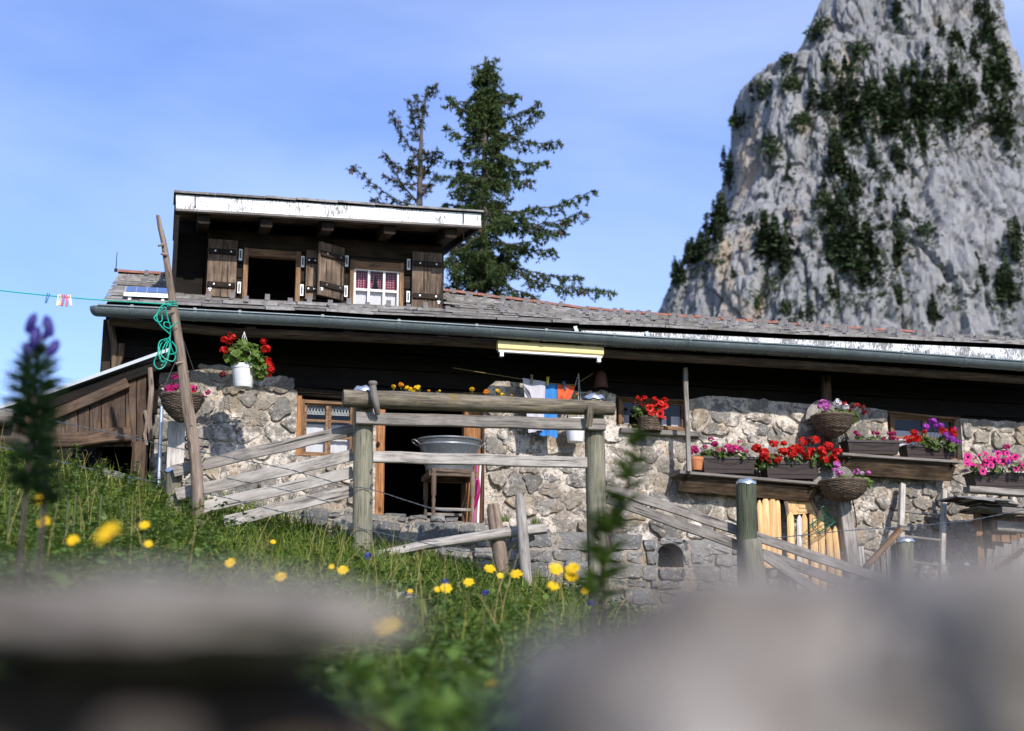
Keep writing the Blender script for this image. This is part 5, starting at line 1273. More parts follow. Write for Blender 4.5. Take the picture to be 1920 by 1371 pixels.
def pot(name, label, px, py_rim, py_base, r_px, w, mat, taper=.7, rim=.1, ribs=False, hang=None):
    c = G(px, py_base, w); r = G(px + r_px, py_base, w).x - c.x; h = G(px, py_rim, w).z - c.z; t = thing(name, label, 'flower pot', c)
    prof = [(0.001, .003), (r * taper * .55, .003), (r * taper * .6, 0), (r * taper * .95, 0), (r * taper, .006)]
    if ribs: prof += [x for k in range(3) for x in ((r * (taper + (1 - taper) * (.12 + .09 * k)) * .985, h * (.10 + .06 * k)), (r * (taper + (1 - taper) * (.12 + .09 * k)) * 1.02, h * (.12 + .06 * k)))]
    prof += [(r * .93, h * (1 - rim * 2.2)), (r * .95, h * (1 - rim * 1.9)), (r, h * (1 - rim * 1.8)), (r * 1.03, h), (r * .94, h), (r * .9, h * .9)]
    m = MB(); m.lathe(c, prof, 28); part('body', m, mat, t, 40)
    m = MB(); m.lathe(c, [(0.001, h * .9), (r * .92, h * .9)], 20); part('soil', m, 'soil', t)
    if hang:
        m = MB()
        for a in (.5, 2.6, 4.7): m.tube([c + Vector((r * math.cos(a), r * math.sin(a), h)), hang], .0022, 4)
        part('hanger', m, 'plastic_white', t)
    return t, c, r, h
rf = random.Random(77)
def rj(s): return rf.uniform(-s, s)
# left wicker basket
basket('wicker basket of magenta flowers hanging left of the crooked pole base', 341, 745, 40, 46, .75, 0, G(345, 640, .55))
plant('magenta_pelargonium', 'magenta geranium in the left wicker basket', 'flowers', [lb(325, 738, .78, .09, .08, .03), lb(362, 741, .78, .08, .08, .03)], 26, .022, [(322 + rj(9), 728 + rj(10), .85, 'magenta_petal', 'h', .8) for _ in range(8)] + [(328, 708, .85, 'magenta_petal', 'h', .6), (334, 704, .85, 'magenta_petal', 'h', .55)] + [(362 + rj(9), 733 + rj(7), .85, 'pink_petal' if k % 2 else 'red_petal', 'h', .75) for k in range(5)] + [(388, 735, .8, 'magenta_petal', 'h', .6), (378, 742, .82, 'magenta_petal', 'h', .5)], G(341, 745, .75), seed=2)
# white hanging pot with red geranium
pot('white_hanging_pot', 'white ribbed plastic pot of red geraniums hanging under the eave', 456, 685, 727, 24, .75, 'plastic_white', .72, .1, True, G(458, 622, .6))
plant('red_geranium', 'red geranium with lush leaves in the white hanging pot', 'flowers', [lb(440, 668, .80, .09, .10, .07), lb(468, 664, .82, .11, .12, .09), lb(490, 688, .84, .07, .09, .10), lb(455, 650, .78, .07, .08, .05)], 60, .032,
      [(421, 637, .85, 'red_petal', 'h', .7), (434, 631, .85, 'red_petal', 'h', .85), (420, 656, .88, 'red_petal', 'h', .9), (495, 640, .85, 'red_petal', 'h', .75), (499, 655, .88, 'red_petal', 'h', .9), (505, 684, .88, 'red_petal', 'h', .9), (508, 693, .88, 'red_petal', 'h', .7), (503, 702, .86, 'red_petal', 'h', .7), (418, 702, .86, 'dark_red_petal', 'h', .7), (430, 640, .84, 'red_petal', 'h', .6), (503, 675, .87, 'red_petal', 'h', .7)], G(456, 690, .75), 'leaf_bright', 3)
# white pot behind the gate
pot('white_hanging_pot', 'plain white pot hanging behind the right gate post', 1079, 786, 829, 19, .22, 'plastic_white', .76, .12, False, G(1085, 700, .1))
m = MB(); c = G(1079, 788, .22)
for _ in range(70): a = rf.random() * 6.28; p = c + Vector((.06 * math.cos(a) * rf.random(), .06 * math.sin(a), -.02)); q = p + Vector((rj(.03), rj(.03), rf.uniform(.03, .07))); s = Vector((.002, 0, 0)); m.add([p - s, p + s, q], [(0, 1, 2)])
o = part('chive_tuft', m, 'leaf', None); tag(o, 'thin green shoots in the plain white hanging pot', 'plant')
# petunia basket on the window sill
basket('small wicker basket of red petunias on the window sill', 1218, 786, 20, 22, .10, shape='drum')
plant('red_petunia', 'red petunias in the wicker basket on the window sill', 'flowers', [lb(1198, 772, .13, .07, .06, .07), lb(1222, 770, .14, .09, .07, .07)], 40, .020, [(x, y, .20 + rj(.02), 'red_petal', k, s) for x, y, k, s in ((1195, 745, 'h', .55), (1208, 746, 'h', .6), (1190, 755, 'h', .5), (1204, 759, 'h', .7), (1202, 750, 'h', .45), (1227, 748, 'h', .55), (1230, 751, 'h', .5), (1247, 750, 'h', .6), (1214, 761, 't', .8), (1227, 758, 't', 1.2), (1236, 762, 't', .9), (1244, 761, 't', 1.3), (1219, 766, 't', 1.2), (1226, 769, 't', 1.2), (1221, 775, 't', 1.0), (1240, 756, 't', 1.0), (1237, 776, 't', 1.2), (1245, 783, 't', .9), (1240, 770, 't', .8))], G(1218, 786, .10), 'leaf', 5)
# ---- shelf one with its boxes
def shelf(label, x0, y0, x1, y1, w, hb):
    A, B = G(x0, y0, w), G(x1, y1, w); t = thing('wall_shelf', label, 'shelf', A.lerp(B, .5) - UZ * .1); d = w - .01
    m = MB(); m.beam(A + Vector((0, d / 2, 0)), B + Vector((0, d / 2, 0)), d, .026, segs=4, jit=.002); part('board', m, 'wood_grey', t)
    h = G(x0, y0, w).z - G(x0, y0 + hb, w).z
    m = MB(); m.beam(A + Vector((.03, d * .40, -h * .55 - .005)), B + Vector((-.03, d * .40, -h * .55 - .005)), .025, h * .92, Vector((0, -.62, .8)), segs=4, jit=.002); part('apron', m, 'wood_eave', t)
    for k in (.06, .94):
        p = A.lerp(B, k); m = MB(); m.beam(p + Vector((0, .02, -.02)), p + Vector((0, d, -.13)), .03, .03); part('bracket', m, 'wood_dark', t)
    return A, B
shelf('long wall shelf carrying the red geranium box', 1275, 885, 1540, 907, .30, 32)
m = MB(); m.beam(G(1292, 884, .32), G(1285, 690, .32), .042, .035, (0, 1, 0), 5, .004); o = part('upright_batten', m, 'wood_grey'); tag(o, 'thin upright wooden batten at the left end of the long shelf', 'batten')
pot('terracotta_pot', 'small terracotta pot at the left end of the long shelf', 1306, 858, 882, 13, .26, 'terracotta', .72, .13)
planter('brown flower box of magenta geraniums on the long shelf', 1318, 858, 1418, 887, .28); planter('brown flower box of massed red geraniums on the long shelf', 1437, 868, 1536, 897, .28)
plant('magenta_geranium', 'magenta geraniums in the left box of the long shelf', 'flowers', [lb(1325, 852, .25, .06, .07, .04), lb(1345, 850, .28, .09, .08, .05), lb(1382, 855, .27, .12, .08, .05)], 42, .026, [(1300 + rj(6), 845 + rj(8), .30, 'magenta_petal', 'h', .7) for _ in range(5)] + [(1333, 824, .3, 'magenta_petal', 'h', .7), (1340, 833, .3, 'magenta_petal', 'h', .8), (1322, 838, .3, 'magenta_petal', 'h', .6), (1346, 845, .33, 'pink_petal', 'h', .7), (1365, 838, .32, 'pink_petal', 'h', .8), (1378, 840, .33, 'pink_petal', 'h', .9), (1388, 843, .33, 'magenta_petal', 'h', .8), (1386, 828, .3, 'pink_petal', 'h', .5), (1399, 847, .3, 'pink_petal', 'h', .65), (1371, 846, .34, 'magenta_petal', 'h', .7), (1355, 843, .31, 'magenta_petal', 'h', .6)], G(1365, 870, .22), 'leaf', 6)
plant('red_geranium', 'massed bright red geraniums on the long shelf', 'flowers', [lb(1440, 862, .28, .12, .08, .07), lb(1480, 860, .26, .16, .09, .07), lb(1530, 858, .28, .14, .08, .09), lb(1560, 872, .28, .06, .06, .06), lb(1426, 870, .28, .05, .06, .06)], 48, .028,
      [(1424 + i * 7.2 + rj(6), 840 + (14 if i % 3 == 1 else -2 if i % 3 == 0 else 5) + rj(7) - (6 if 9 < i < 17 else 0), .34 + rj(.05), 'red_petal', 'h', rf.uniform(.85, 1.15)) for i in range(21)] + [(1420, 842, .33, 'red_petal', 'h', .9), (1430, 853, .35, 'red_petal', 'h', .8), (1440, 862, .37, 'dark_red_petal', 'h', .7), (1455, 832, .3, 'red_petal', 'h', .9), (1470, 846, .36, 'red_petal', 'h', 1), (1485, 852, .36, 'red_petal', 'h', 1), (1519, 826, .33, 'red_petal', 'h', 1), (1510, 846, .38, 'red_petal', 'h', 1), (1545, 862, .36, 'red_petal', 'h', 1), (1562, 858, .36, 'red_petal', 'h', 1), (1571, 845, .36, 'red_petal', 'h', .9), (1568, 866, .36, 'red_petal', 'h', .8), (1443, 866, .36, 'red_petal', 'h', .6), (1538, 843, .36, 'red_petal', 'h', 1), (1552, 836, .34, 'red_petal', 'h', 1)], G(1487, 880, .22), 'leaf', 7)
# ---- post with two baskets
m = MB(); m.beam(G(1552, 880, .10), G(1548, 705, .10), .085, .07, (0, 1, 0), 4, .004); o = part('wall_post', m, 'wood_eave'); tag(o, 'dark wooden post on the wall behind the upper right basket', 'post')
basket('upper wicker basket with pink and white geraniums on the wall post', 1561, 783, 36, 38, .30, 1.0)
plant('mixed_geranium', 'pink, white and dark red geraniums in the upper wall basket', 'flowers', [lb(1550, 777, .33, .09, .08, .04), lb(1582, 775, .34, .10, .08, .05), lb(1600, 782, .34, .05, .06, .05)], 42, .026, [(1544, 757, .38, 'lilac_petal', 'h', 1), (1538, 763, .38, 'lilac_petal', 'h', .7), (1552, 759, .38, 'lilac_petal', 'h', .7), (1547, 764, .4, 'lilac_petal', 'h', .8), (1571, 757, .38, 'white_petal', 'h', .95), (1586, 764, .4, 'white_petal', 'h', 1), (1570, 750, .36, 'white_petal', 'h', .5), (1584, 757, .37, 'red_petal', 'h', .6), (1600, 761, .36, 'dark_red_petal', 'h', .8), (1608, 759, .36, 'red_petal', 'h', .5), (1615, 763, .36, 'dark_red_petal', 'h', .7), (1621, 774, .36, 'dark_red_petal', 'h', .7), (1594, 770, .38, 'dark_red_petal', 'h', .5)], G(1561, 785, .30), 'leaf_bright', 8)
basket('lower wicker basket with pink geraniums below the long shelf end', 1581, 905, 40, 34, .36, .95, shape='bowl')
plant('pink_geranium', 'pink geraniums with green leaves in the lower wall basket', 'flowers', [lb(1580, 900, .40, .10, .08, .04), lb(1606, 902, .40, .10, .08, .06), lb(1624, 908, .40, .05, .05, .05)], 40, .028, [(1569, 871, .42, 'lilac_petal', 'h', .8), (1566, 882, .42, 'lilac_petal', 'h', .7), (1574, 888, .44, 'lilac_petal', 'h', .8), (1570, 876, .42, 'lilac_petal', 'h', .6), (1606, 884, .42, 'lilac_petal', 'h', .8), (1616, 887, .42, 'white_petal', 'h', .6), (1628, 887, .42, 'lilac_petal', 'h', .6)], G(1581, 905, .36), 'leaf_bright', 9)
# ---- shelf two
shelf('short wall shelf with two flower boxes below the right window', 1580, 851, 1802, 866, .30, 34)
planter('brown flower box of dark pink geraniums on the short shelf', 1590, 827, 1688, 851, .28); planter('brown flower box of red and violet geraniums on the short shelf', 1700, 836, 1794, 859, .28)
plant('dark_pink_geranium', 'sparse dark pink geraniums in the left box of the short shelf', 'flowers', [lb(1612, 820, .24, .05, .05, .025), lb(1655, 823, .24, .06, .05, .025), lb(1635, 824, .22, .06, .05, .02)], 18, .020, [(1605, 811, .26, 'magenta_petal', 'h', .65), (1609, 816, .26, 'magenta_petal', 'h', .5), (1638, 812, .26, 'magenta_petal', 'h', .55), (1645, 813, .26, 'magenta_petal', 'h', .55), (1668, 812, .28, 'magenta_petal', 'h', .6), (1676, 813, .28, 'magenta_petal', 'h', .65), (1672, 821, .29, 'magenta_petal', 'h', .7), (1680, 823, .29, 'magenta_petal', 'h', .6), (1658, 823, .29, 'magenta_petal', 'h', .5)], G(1640, 832, .22), 'leaf', 10)
plant('red_violet_geranium', 'red and violet geraniums in the right box of the short shelf', 'flowers', [lb(1735, 828, .28, .06, .07, .06), lb(1752, 835, .32, .07, .06, .05), lb(1785, 838, .32, .07, .06, .05), lb(1770, 828, .28, .08, .06, .06)], 40, .026, [(1701, 824, .32, 'red_petal', 'h', 1), (1714, 812, .32, 'red_petal', 'h', 1), (1720, 824, .34, 'red_petal', 'h', 1.05), (1711, 822, .34, 'red_petal', 'h', 1), (1736, 801, .32, 'violet_petal', 'h', .9), (1734, 809, .32, 'red_petal', 'h', .6), (1748, 790, .30, 'violet_petal', 'h', .9), (1757, 797, .32, 'violet_petal', 'h', .8), (1764, 799, .32, 'violet_petal', 'h', .8), (1768, 808, .34, 'red_petal', 'h', .9), (1785, 808, .34, 'red_petal', 'h', 1), (1789, 816, .34, 'red_petal', 'h', .8), (1777, 818, .36, 'violet_petal', 'h', 1), (1788, 826, .36, 'violet_petal', 'h', .9), (1772, 813, .35, 'violet_petal', 'h', .7), (1799, 828, .34, 'violet_petal', 'h', .4), (1790, 804, .32, 'violet_petal', 'h', .5)], G(1745, 842, .22), 'leaf', 11)
# ---- right lean-to with slab roof and petunia box
lr = thing('slab_roof_store', 'low store with a roof of thin dark slabs at the right edge', 'shed', G(1880, 1080, .5))
for k in range(20):
    m = MB(); y = 932 + (k // 4) * 5.5 + rf.uniform(-2, 2); x0 = (1792 if k < 4 else 1820 + rf.uniform(0, 30)) + rf.uniform(0, 14); x1 = x0 + rf.uniform(40, 110); w = .80 - .05 * (k // 4); A = G(x0, y, w); B = G(x1, y + 5, w)
    dd = rf.uniform(.18, .34); m.beam(A + Vector((0, dd / 2, rj(.006))), Vector((B.x, B.y + dd / 2, A.z - .02 + rj(.012))), dd, .016, segs=3, jit=.006); part('roof_slab', m, 'wood_dark' if k % 3 == 0 else 'slate_grey', lr)
for x0, y0, x1, y1, w, h, mt in ((1875, 957, 2010, 968, .80, .06, 'wood_grey'), (1866, 986, 2010, 998, .62, .10, 'wood_grey'), (1838, 948, 1990, 962, .5, .06, 'wood_dark')):
    m = MB(); m.beam(G(x0, y0, w), G(x1, y1, w), .08, h, segs=3, jit=.004); part('beam', m, mt, lr)
for x, wd, mt in ((1832, .07, 'wood_frame'), (1843, .03, 'wood_dark'), (1850, .05, 'wood_dark')):
    m = MB(); p = G(x, 960, .40); m.beam(p - UZ * 1.1, p, wd, .04, (0, 1, 0), 3); part('door_post', m, mt, lr)
for k in range(5):
    m = MB(); p = G(1862 + k * 19, 968, .34); m.beam(p - UZ * 1.2, p, .10, .025, (0, 1, 0), 3); part('door_plank', m, 'wood_frame', lr)
for k in range(5):
    m = MB(); x = 1858 + k * 15; p = G(x, 1030 - k * 5, .75); q = G(x - 6, 1130, .75); m.beam(q, p, .085, .025, (0, 1, 0), 3); part('gate_plank', m, 'wood_grey', lr)
m = MB(); m.beam(G(1868, 1066, .80), G(1920, 1030, .80), .02, .035, segs=2); part('gate_strap', m, 'rust', lr)
m = MB(); m.beam(G(1812, 918, .74), G(1990, 930, .74), .12, .058, segs=5, jit=.004); o = part('sill_beam', m, 'wood_grey'); tag(o, 'grey wooden beam under the right-hand petunia box', 'beam')
planter('brown flower box of bright pink petunias at the right edge', 1828, 888, 1985, 920, .76, .17)
plant('pink_petunia', 'bright pink petunias trailing from the box at the right edge', 'flowers', [lb(1830, 880, .82, .10, .08, .06), lb(1865, 876, .82, .14, .09, .06), lb(1905, 876, .82, .12, .09, .06), lb(1950, 880, .82, .12, .09, .06)], 60, .018, [(x, y, .90 + rj(.04), 'pink_petal', k, s) for x, y, k, s in ((1815, 857, 't', 1.2), (1830, 858, 't', .9), (1814, 869, 't', 1.1), (1827, 872, 't', 1.2), (1848, 850, 't', .9), (1846, 862, 't', 1), (1850, 868, 't', 1), (1857, 873, 't', 1), (1843, 884, 't', 1.1), (1864, 866, 't', 1.2), (1872, 863, 't', 1.1), (1881, 866, 't', 1.1), (1871, 851, 't', 1.1), (1882, 849, 't', 1.2), (1888, 850, 't', .9), (1887, 838, 'h', .9), (1903, 857, 't', 1.3), (1893, 860, 't', .8), (1914, 869, 't', 1), (1918, 878, 't', 1.1), (1905, 879, 't', 1), (1925, 868, 't', 1.1), (1940, 862, 't', 1.1), (1836, 853, 't', .7), (1857, 858, 't', .8), (1842, 873, 't', .8), (1890, 864, 't', .9), (1950, 874, 't', 1))] + [(1812, 881, .88, 'violet_petal', 'h', .4), (1893, 867, .9, 'violet_petal', 'h', .5), (1863, 846, .86, 'violet_petal', 'h', .4)], G(1890, 895, .72), 'leaf', 12)

# ================================================================== laundry
rope = MB(); rope.tube(sag(G(850, 690, .05), G(985, 712, .25), 6, .0) + [G(1030, 719, .25), G(1078, 722, .25), G(1112, 700, .16)], .003, 5); o = part('laundry_cord', rope, 'straw', None, 60); tag(o, 'thin cord carrying the laundry beside the doorway', 'rope')
def towel(name, label, quads, w, mat, seed, th=.006):
    """hanging cloth: top-left, top-right, bottom-right, bottom-left pixels"""
    (a, b, c, d) = [G(x, y, w) for x, y in quads]; m = MB(); n, k = 16, 18; vs = []
    for s in (0, 1):
        for j in range(k + 1):
            for i in range(n + 1):
                t, v = i / n, j / k; p = a.lerp(b, t).lerp(d.lerp(c, t), v); f = .018 * math.sin(t * 9 + seed + v * .8) * (.3 + .7 * v) + .01 * noise.noise((t * 4, v * 4, seed)); e = (.012 * noise.noise((t * 6, seed, 1)) if j == k else 0); vs.append(p + Vector((0, -f + s * th, e)))
    N = (n + 1) * (k + 1)
    for s in (0, 1):
        fs = [(s * N + j * (n + 1) + i, s * N + j * (n + 1) + i + 1, s * N + (j + 1) * (n + 1) + i + 1, s * N + (j + 1) * (n + 1) + i) for j in range(k) for i in range(n)]; m.f += fs; m.mi += [0] * len(fs); m.uv += [[(0, 0)] * 4] * len(fs)
    m.v = [tuple(v) for v in vs]
    o = part(name, m, mat, None, 60); tag(o, label, 'towel'); return o
towel('grey_towel', 'folded light grey towel hanging on the laundry cord', ((980, 709), (1023, 716), (1020, 806), (990, 812)), .27, 'towel_grey', 1)
towel('blue_towel', 'blue towel hanging between grey and orange laundry', ((1021, 716), (1045, 721), (1046, 820), (1012, 816)), .24, 'towel_blue', 2)
towel('orange_cloth', 'orange cloth pegged at the right end of the laundry', ((1045, 721), (1079, 724), (1070, 748), (1046, 756)), .25, 'cloth_orange', 3)
m = MB(); fe = spl([G(x, y, .30) for x, y in ((981, 722), (988, 730), (993, 738), (996, 748))], 4)
for i, p in enumerate(fe):
    s = .010 * math.sin(math.pi * (i + .5) / len(fe)) + .001; m.add([p + Vector((-s, 0, -s * .6)), p + Vector((s, 0, s * .6)), p + Vector((s * .4, 0, -.014)), p + Vector((-s * 1.2, 0, -.016))], [(0, 1, 2, 3)])
m.tube(fe, .0015, 4); o = part('feather', m, 'feather'); tag(o, 'black feather in front of the grey towel', 'feather')
peg(997, 709, .03, 'peg_wood', 'wooden clothes peg on the grey towel', .28); peg(1027, 713, .06, 'peg_yellow', 'yellow clothes peg on the blue towel', .255); peg(1058, 721, -.25, 'peg_blue', 'dark blue clothes peg on the orange cloth', .265)
# bell
t = thing('cow_bell', 'dark cow bell hanging under the eave right of the laundry', 'bell', G(1127, 728, .15)); c = G(1127, 728, .15)
m = MB(); m.lathe(c, [(.062, 0), (.066, .01), (.055, .10), (.042, .15), (.02, .165), (.001, .167)], 18); part('bell_body', m, 'rust', t, 50); m = MB(); m.tube([c + UZ * .16, c + UZ * .4], .008, 6); part('strap', m, 'wood_dark', t)

# ================================================================== tub, chair and poles in the doorway
c = G(842, 886, .20); chair_z = c.z
t = thing('rush_chair', 'old wooden stool chair with turned legs holding the tub', 'chair', U3(c.x, .2, 1.70))
hw, dp_ = .20, .19
def turned(u, w, z0, z1):
    m = MB(); L = z1 - z0; pr = [(.018, 0), (.018, .18), (.024, .2), (.014, .23), (.021, .30), (.014, .38), (.022, .45), (.014, .5), (.02, .58), (.014, .63), (.024, .66), (.024, 1)]
    m.lathe(U3(u, w, z0), [(r * .95, k * L) for r, k in pr], 12); return m
for s in (-1, 1):
    for w in (.2 + dp_, .2 - dp_): part('leg', turned(c.x + s * (hw - .025), w, 1.70, chair_z - .02), 'wood_shutter', t, 50)
for w in (.2 + dp_, .2 - dp_):
    m = MB(); m.beam(U3(c.x - hw, w, chair_z - .04), U3(c.x + hw, w, chair_z - .04), .035, .05, segs=2); part('seat_rail', m, 'wood_shutter', t); m = MB(); m.beam(U3(c.x - hw + .03, w, 1.98), U3(c.x + hw - .03, w, 1.98), .02, .025, segs=1); part('stretcher', m, 'wood_grey', t)
for s in (-1, 1): m = MB(); m.beam(U3(c.x + s * hw, .2 + dp_, chair_z - .04), U3(c.x + s * hw, .2 - dp_, chair_z - .04), .035, .05, segs=1); part('seat_rail', m, 'wood_shutter', t)
for k in range(14):
    m = MB(); u = c.x - hw + .02 + (2 * hw - .04) * k / 13; m.beam(U3(u, .2 + dp_ + .012, chair_z - .005), U3(u, .2 - dp_, chair_z - .005), .026, .02, segs=1); part('rush_strand', m, 'wicker', t)
t = thing('zinc_tub', 'oval grey zinc wash tub standing on the chair', 'tub', U3(c.x, .2, chair_z + .005)); rw = (G(901, 850, .2).x - G(782, 850, .2).x) / 2; h = G(842, 828, .2).z - chair_z
cu = Vector((c.x, -.2, chair_z + .006)); m = MB(); k = .72
m.lathe(cu, [(0.001, .012), (rw * k * .9, .012), (rw * k * .94, 0), (rw * k, .0), (rw * (k + .06), h * .25), (rw * .93, h * .78), (rw * .955, h * .80), (rw * .955, h * .84), (rw * .94, h * .86), (rw, h * .985), (rw * .98, h * .985), (rw * .90, h * .75), (rw * .72, .03), (0.001, .025)], 44, sy=.78); part('tub_body', m, 'zinc_tub', t, 35)
m = MB(); m.tube([cu + Vector((rw * math.cos(a), rw * .78 * math.sin(a), h)) for a in [6.2832 * q / 44 for q in range(45)]], .009, 6, cap=False); part('rolled_rim', m, 'zinc_tub', t, 60)
for s in (-1, 1):
    m = MB(); b = cu + Vector((s * rw * .95, 0, h * .82)); m.tube(spl([b + Vector((0, -.05, .0)), b + Vector((s * .05, -.05, .04)), b + Vector((s * .055, .05, .04)), b + Vector((0, .05, 0))], 4), .007, 6); part('handle', m, 'zinc_tub', t, 60)
for k, (x0, x1, mat, lb2) in enumerate(((893, 890, 'pole_magenta', 'pinkish pole leaning nearest the tub in the doorway'), (899, 896, 'peg_white', 'pale slim pole leaning between two others in the doorway'), (904, 902, 'rust', 'brown slim pole leaning against the right door jamb'))):
    A, B = G(x0 + 2, 868, .12), G(x1, 970, .16); m = MB(); m.tube([Vector((B.x, B.y, 1.7)), B, A], [.011, .011, .010], 7); o = part('slim_pole', m, mat, None, 60); tag(o, lb2, 'pole')
m = MB(); A = G(893, 925, .2)
for q in range(3): m.tube(spl([A + Vector((rj(.03), rj(.02), .12)), A + Vector((rj(.05), -.03, 0)), A + Vector((rj(.04), 0, -.12))], 4), .011, 6)
o = part('magenta_strap', m, 'magenta_petal', None, 60); tag(o, 'magenta straps dangling from the poles in the doorway', 'strap')
# marigold trough behind the top log
t = thing('log_trough', 'wooden trough of marigolds fixed behind the top log', 'trough', G(850, 775, FW - .12)); A, B = G(715, 757, FW - .14), G(1095, 768, FW - .14)
m = MB(); m.beam(A, B, .13, .07, segs=3); part('trough_box', m, 'wood_dark', t)
mg = rawmesh('flower_head', floret_head(31, 30, .020, .012), 'yellow_petal'); mg2 = rawmesh('flower_head', floret_head(32, 30, .020, .012), 'orange_petal')
for k, (x, y, mat, s, lbl) in enumerate(((738, 725, 0, .7, 'leftmost yellow marigold above the log'), (752, 722, 1, .9, 'orange marigold at the left of the log trough'), (763, 727, 0, .8, None), (769, 730, 0, .8, None), (781, 728, 0, 1.0, None), (785, 725, 0, .6, None), (775, 734, 0, .6, None), (804, 733, 1, .5, None), (824, 733, 0, .4, None), (885, 730, 0, .8, 'yellow marigold standing alone in the middle of the log'), (912, 735, 1, 1.0, 'large orange marigold near the stone pier'), (933, 733, 0, .8, None), (941, 740, 0, .75, None), (959, 742, 1, .5, None), (1082, 739, 1, .45, 'small orange marigold beside the right gate post'))):
    p = G(x, y, FW - .12); b = G(x + rj(4), 757, FW - .12); tt = thing('marigold', lbl or ('yellow marigold among others behind the mossy log' if not mat else 'small orange marigold among others behind the mossy log'), 'flower', b, 'marigolds behind the log')
    inst('flower_head', mg2 if mat else mg, tt, WX(p), (rj(.4), rj(.4), rf.random() * 6), s * 1.1); m = MB(); m.tube([b, b.lerp(p, .5) + Vector((rj(.01), 0, 0)), p], .0025, 4); part('stem', m, 'stem', tt)
    m = MB()
    for _ in range(10): q = b.lerp(p, rf.uniform(.2, .8)); d = Vector((rj(1), rj(1), rf.uniform(.2, 1))).normalized() * .035; s2 = Vector((.004, 0, .002)); m.add([q, q + d * .5 + s2, q + d, q + d * .5 - s2], [(0, 1, 2, 3)])
    part('leaf', m, 'leaf', tt, kind='stuff')

# ================================================================== stakes, sign, ladder and odds on the right
def stake(x, ytop, xb, ybot, wpx, w, mat, label):
    A, B = G(x, ytop, w), G(xb, ybot, w + .12); wd = wpx / 205 * 1.0; d = (A - B).normalized(); L = (A - B).length; m = MB(); sd_ = d.cross(Vector((0, 1, 0))).normalized(); fw_ = sd_.cross(d)
    rings = []; us = []
    for s, k in ((0, 1), (.3, 1.02), (.7, .98), (1 - .055 / L * 1.0, 1.0), (1 - .02 / L, .62), (1, .22)):
        c_ = B + d * (L * s); n = 8; rings.append([c_ + (sd_ * math.cos(6.2832 * q / n) * .5 * wd + fw_ * math.sin(6.2832 * q / n) * .36 * wd) * k for q in range(n)]); us.append(s * L)
    m.ring_loft(rings, us, wd * 3); o = part('fence_stake', m, mat, None, 50); tag(o, label, 'stake', 'pointed stakes leaning on the wall')
stk = [(1424, 938, 1431, 1062, 12), (1435, 930, 1441, 1066, 14), (1448, 930, 1452, 1066, 14), (1458, 936, 1462, 1066, 11), (1482, 960, 1484, 1080, 15), (1508, 963, 1511, 1100, 13), (1524, 957, 1530, 1110, 16), (1538, 957, 1545, 1110, 14), (1554, 988, 1560, 1100, 15), (1567, 986, 1577, 1110, 16)]
names = ['half hidden behind the mossy post', 'second from the mossy post', 'third from the mossy post', 'last of the left four', 'left of the grey stake', 'just right of the grey stake', 'under the right corner of the carved sign', 'behind the green wire basket', 'lower right, second from the dark post', 'lower right, nearest the dark post']
for (x, y, xb, yb, wp), nm in zip(stk, names): stake(x, y, xb, yb, wp, .12, 'wood_pale', 'fresh pale pointed stake ' + nm)
stake(1499, 966, 1500, 1105, 12, .16, 'wood_bleached', 'single weathered grey pointed stake among the pale ones')
m = MB(); m.beam(G(1608, 1130, .35), G(1580, 935, .15), .13, .09, (0, 1, 0), 4, .004); o = part('leaning_plank', m, 'wood_grey'); tag(o, 'grey plank leaning below the lower wall basket', 'plank')
m = MB(); m.beam(G(1623, 1120, .30), G(1612, 1025, .28), .06, .05, (0, 1, 0), 2, .004); o = part('leaning_stick', m, 'wood_bleached'); tag(o, 'pale stick leaning right of the grey plank', 'stick')
sg = thing('carved_sign', 'slab of light wood with bark edges and carved script above the stakes', 'sign', G(1500, 965, .08))
pxs = [(1476, 966), (1471, 930), (1480, 928), (1497, 927), (1512, 926), (1518, 927), (1526, 945), (1533, 962), (1510, 963), (1490, 965)]
F1 = [G(x, y, .11) for x, y in pxs]; F2 = [G(x, y, .07) for x, y in pxs]; n = len(pxs); m = MB(); m.add(F1 + F2, [tuple(range(n - 1, -1, -1)), tuple(range(n, 2 * n))] + [(i, (i + 1) % n, n + (i + 1) % n, n + i) for i in range(n)], [[(v.x, v.z) for v in (F1 + F2)[:n]]] + [[(v.x, v.z) for v in F2]] + [[(0, 0), (.1, 0), (.1, .05), (0, .05)]] * n); part('slab', m, 'wood_pale', sg)
m = MB()
for x0, y0, x1, y1 in ((1470, 930, 1476, 967), (1473, 930, 1479, 966), (1516, 927, 1532, 962)): m.tube([G(x0, y0, .115), G((x0 + x1) / 2 + rj(1), (y0 + y1) / 2, .118), G(x1, y1, .115)], [.013, .014, .012], 6, .25)
part('bark_edge', m, 'bark', sg)
m = MB()
def script(x0, x1, y, amp, k):
    n = k * 4; return [G(x0 + (x1 - x0) * i / n + .6 * math.sin(i * 1.57 + 1), y - amp * math.sin(i * 1.57) * (1.5 if i % 7 == 1 else .8) + (x1 - x0) * i / n * -.02, .1125) for i in range(n + 1)]
for ln in (script(1493, 1515, 941.5, 1.3, 7), script(1499, 1512, 953, 1.5, 4), script(1495, 1516, 960, 1.3, 6), [G(1493, 944, .1125), G(1493.5, 947, .1125), G(1496, 951, .1125)]): m.tube(spl(ln, 3), .0016, 4)
part('carved_script', m, 'wood_eave', sg)
m = MB(); p = G(1497, 931.5, .115); m.box((p.x - .005, p.y - .006, p.z - .005), (p.x + .005, p.y, p.z + .005)); part('nail', m, 'nail', sg)
gbk = thing('green_wire_basket', 'small green wire basket hooked over the stakes', 'basket', G(1543, 990, .3)); m = MB()
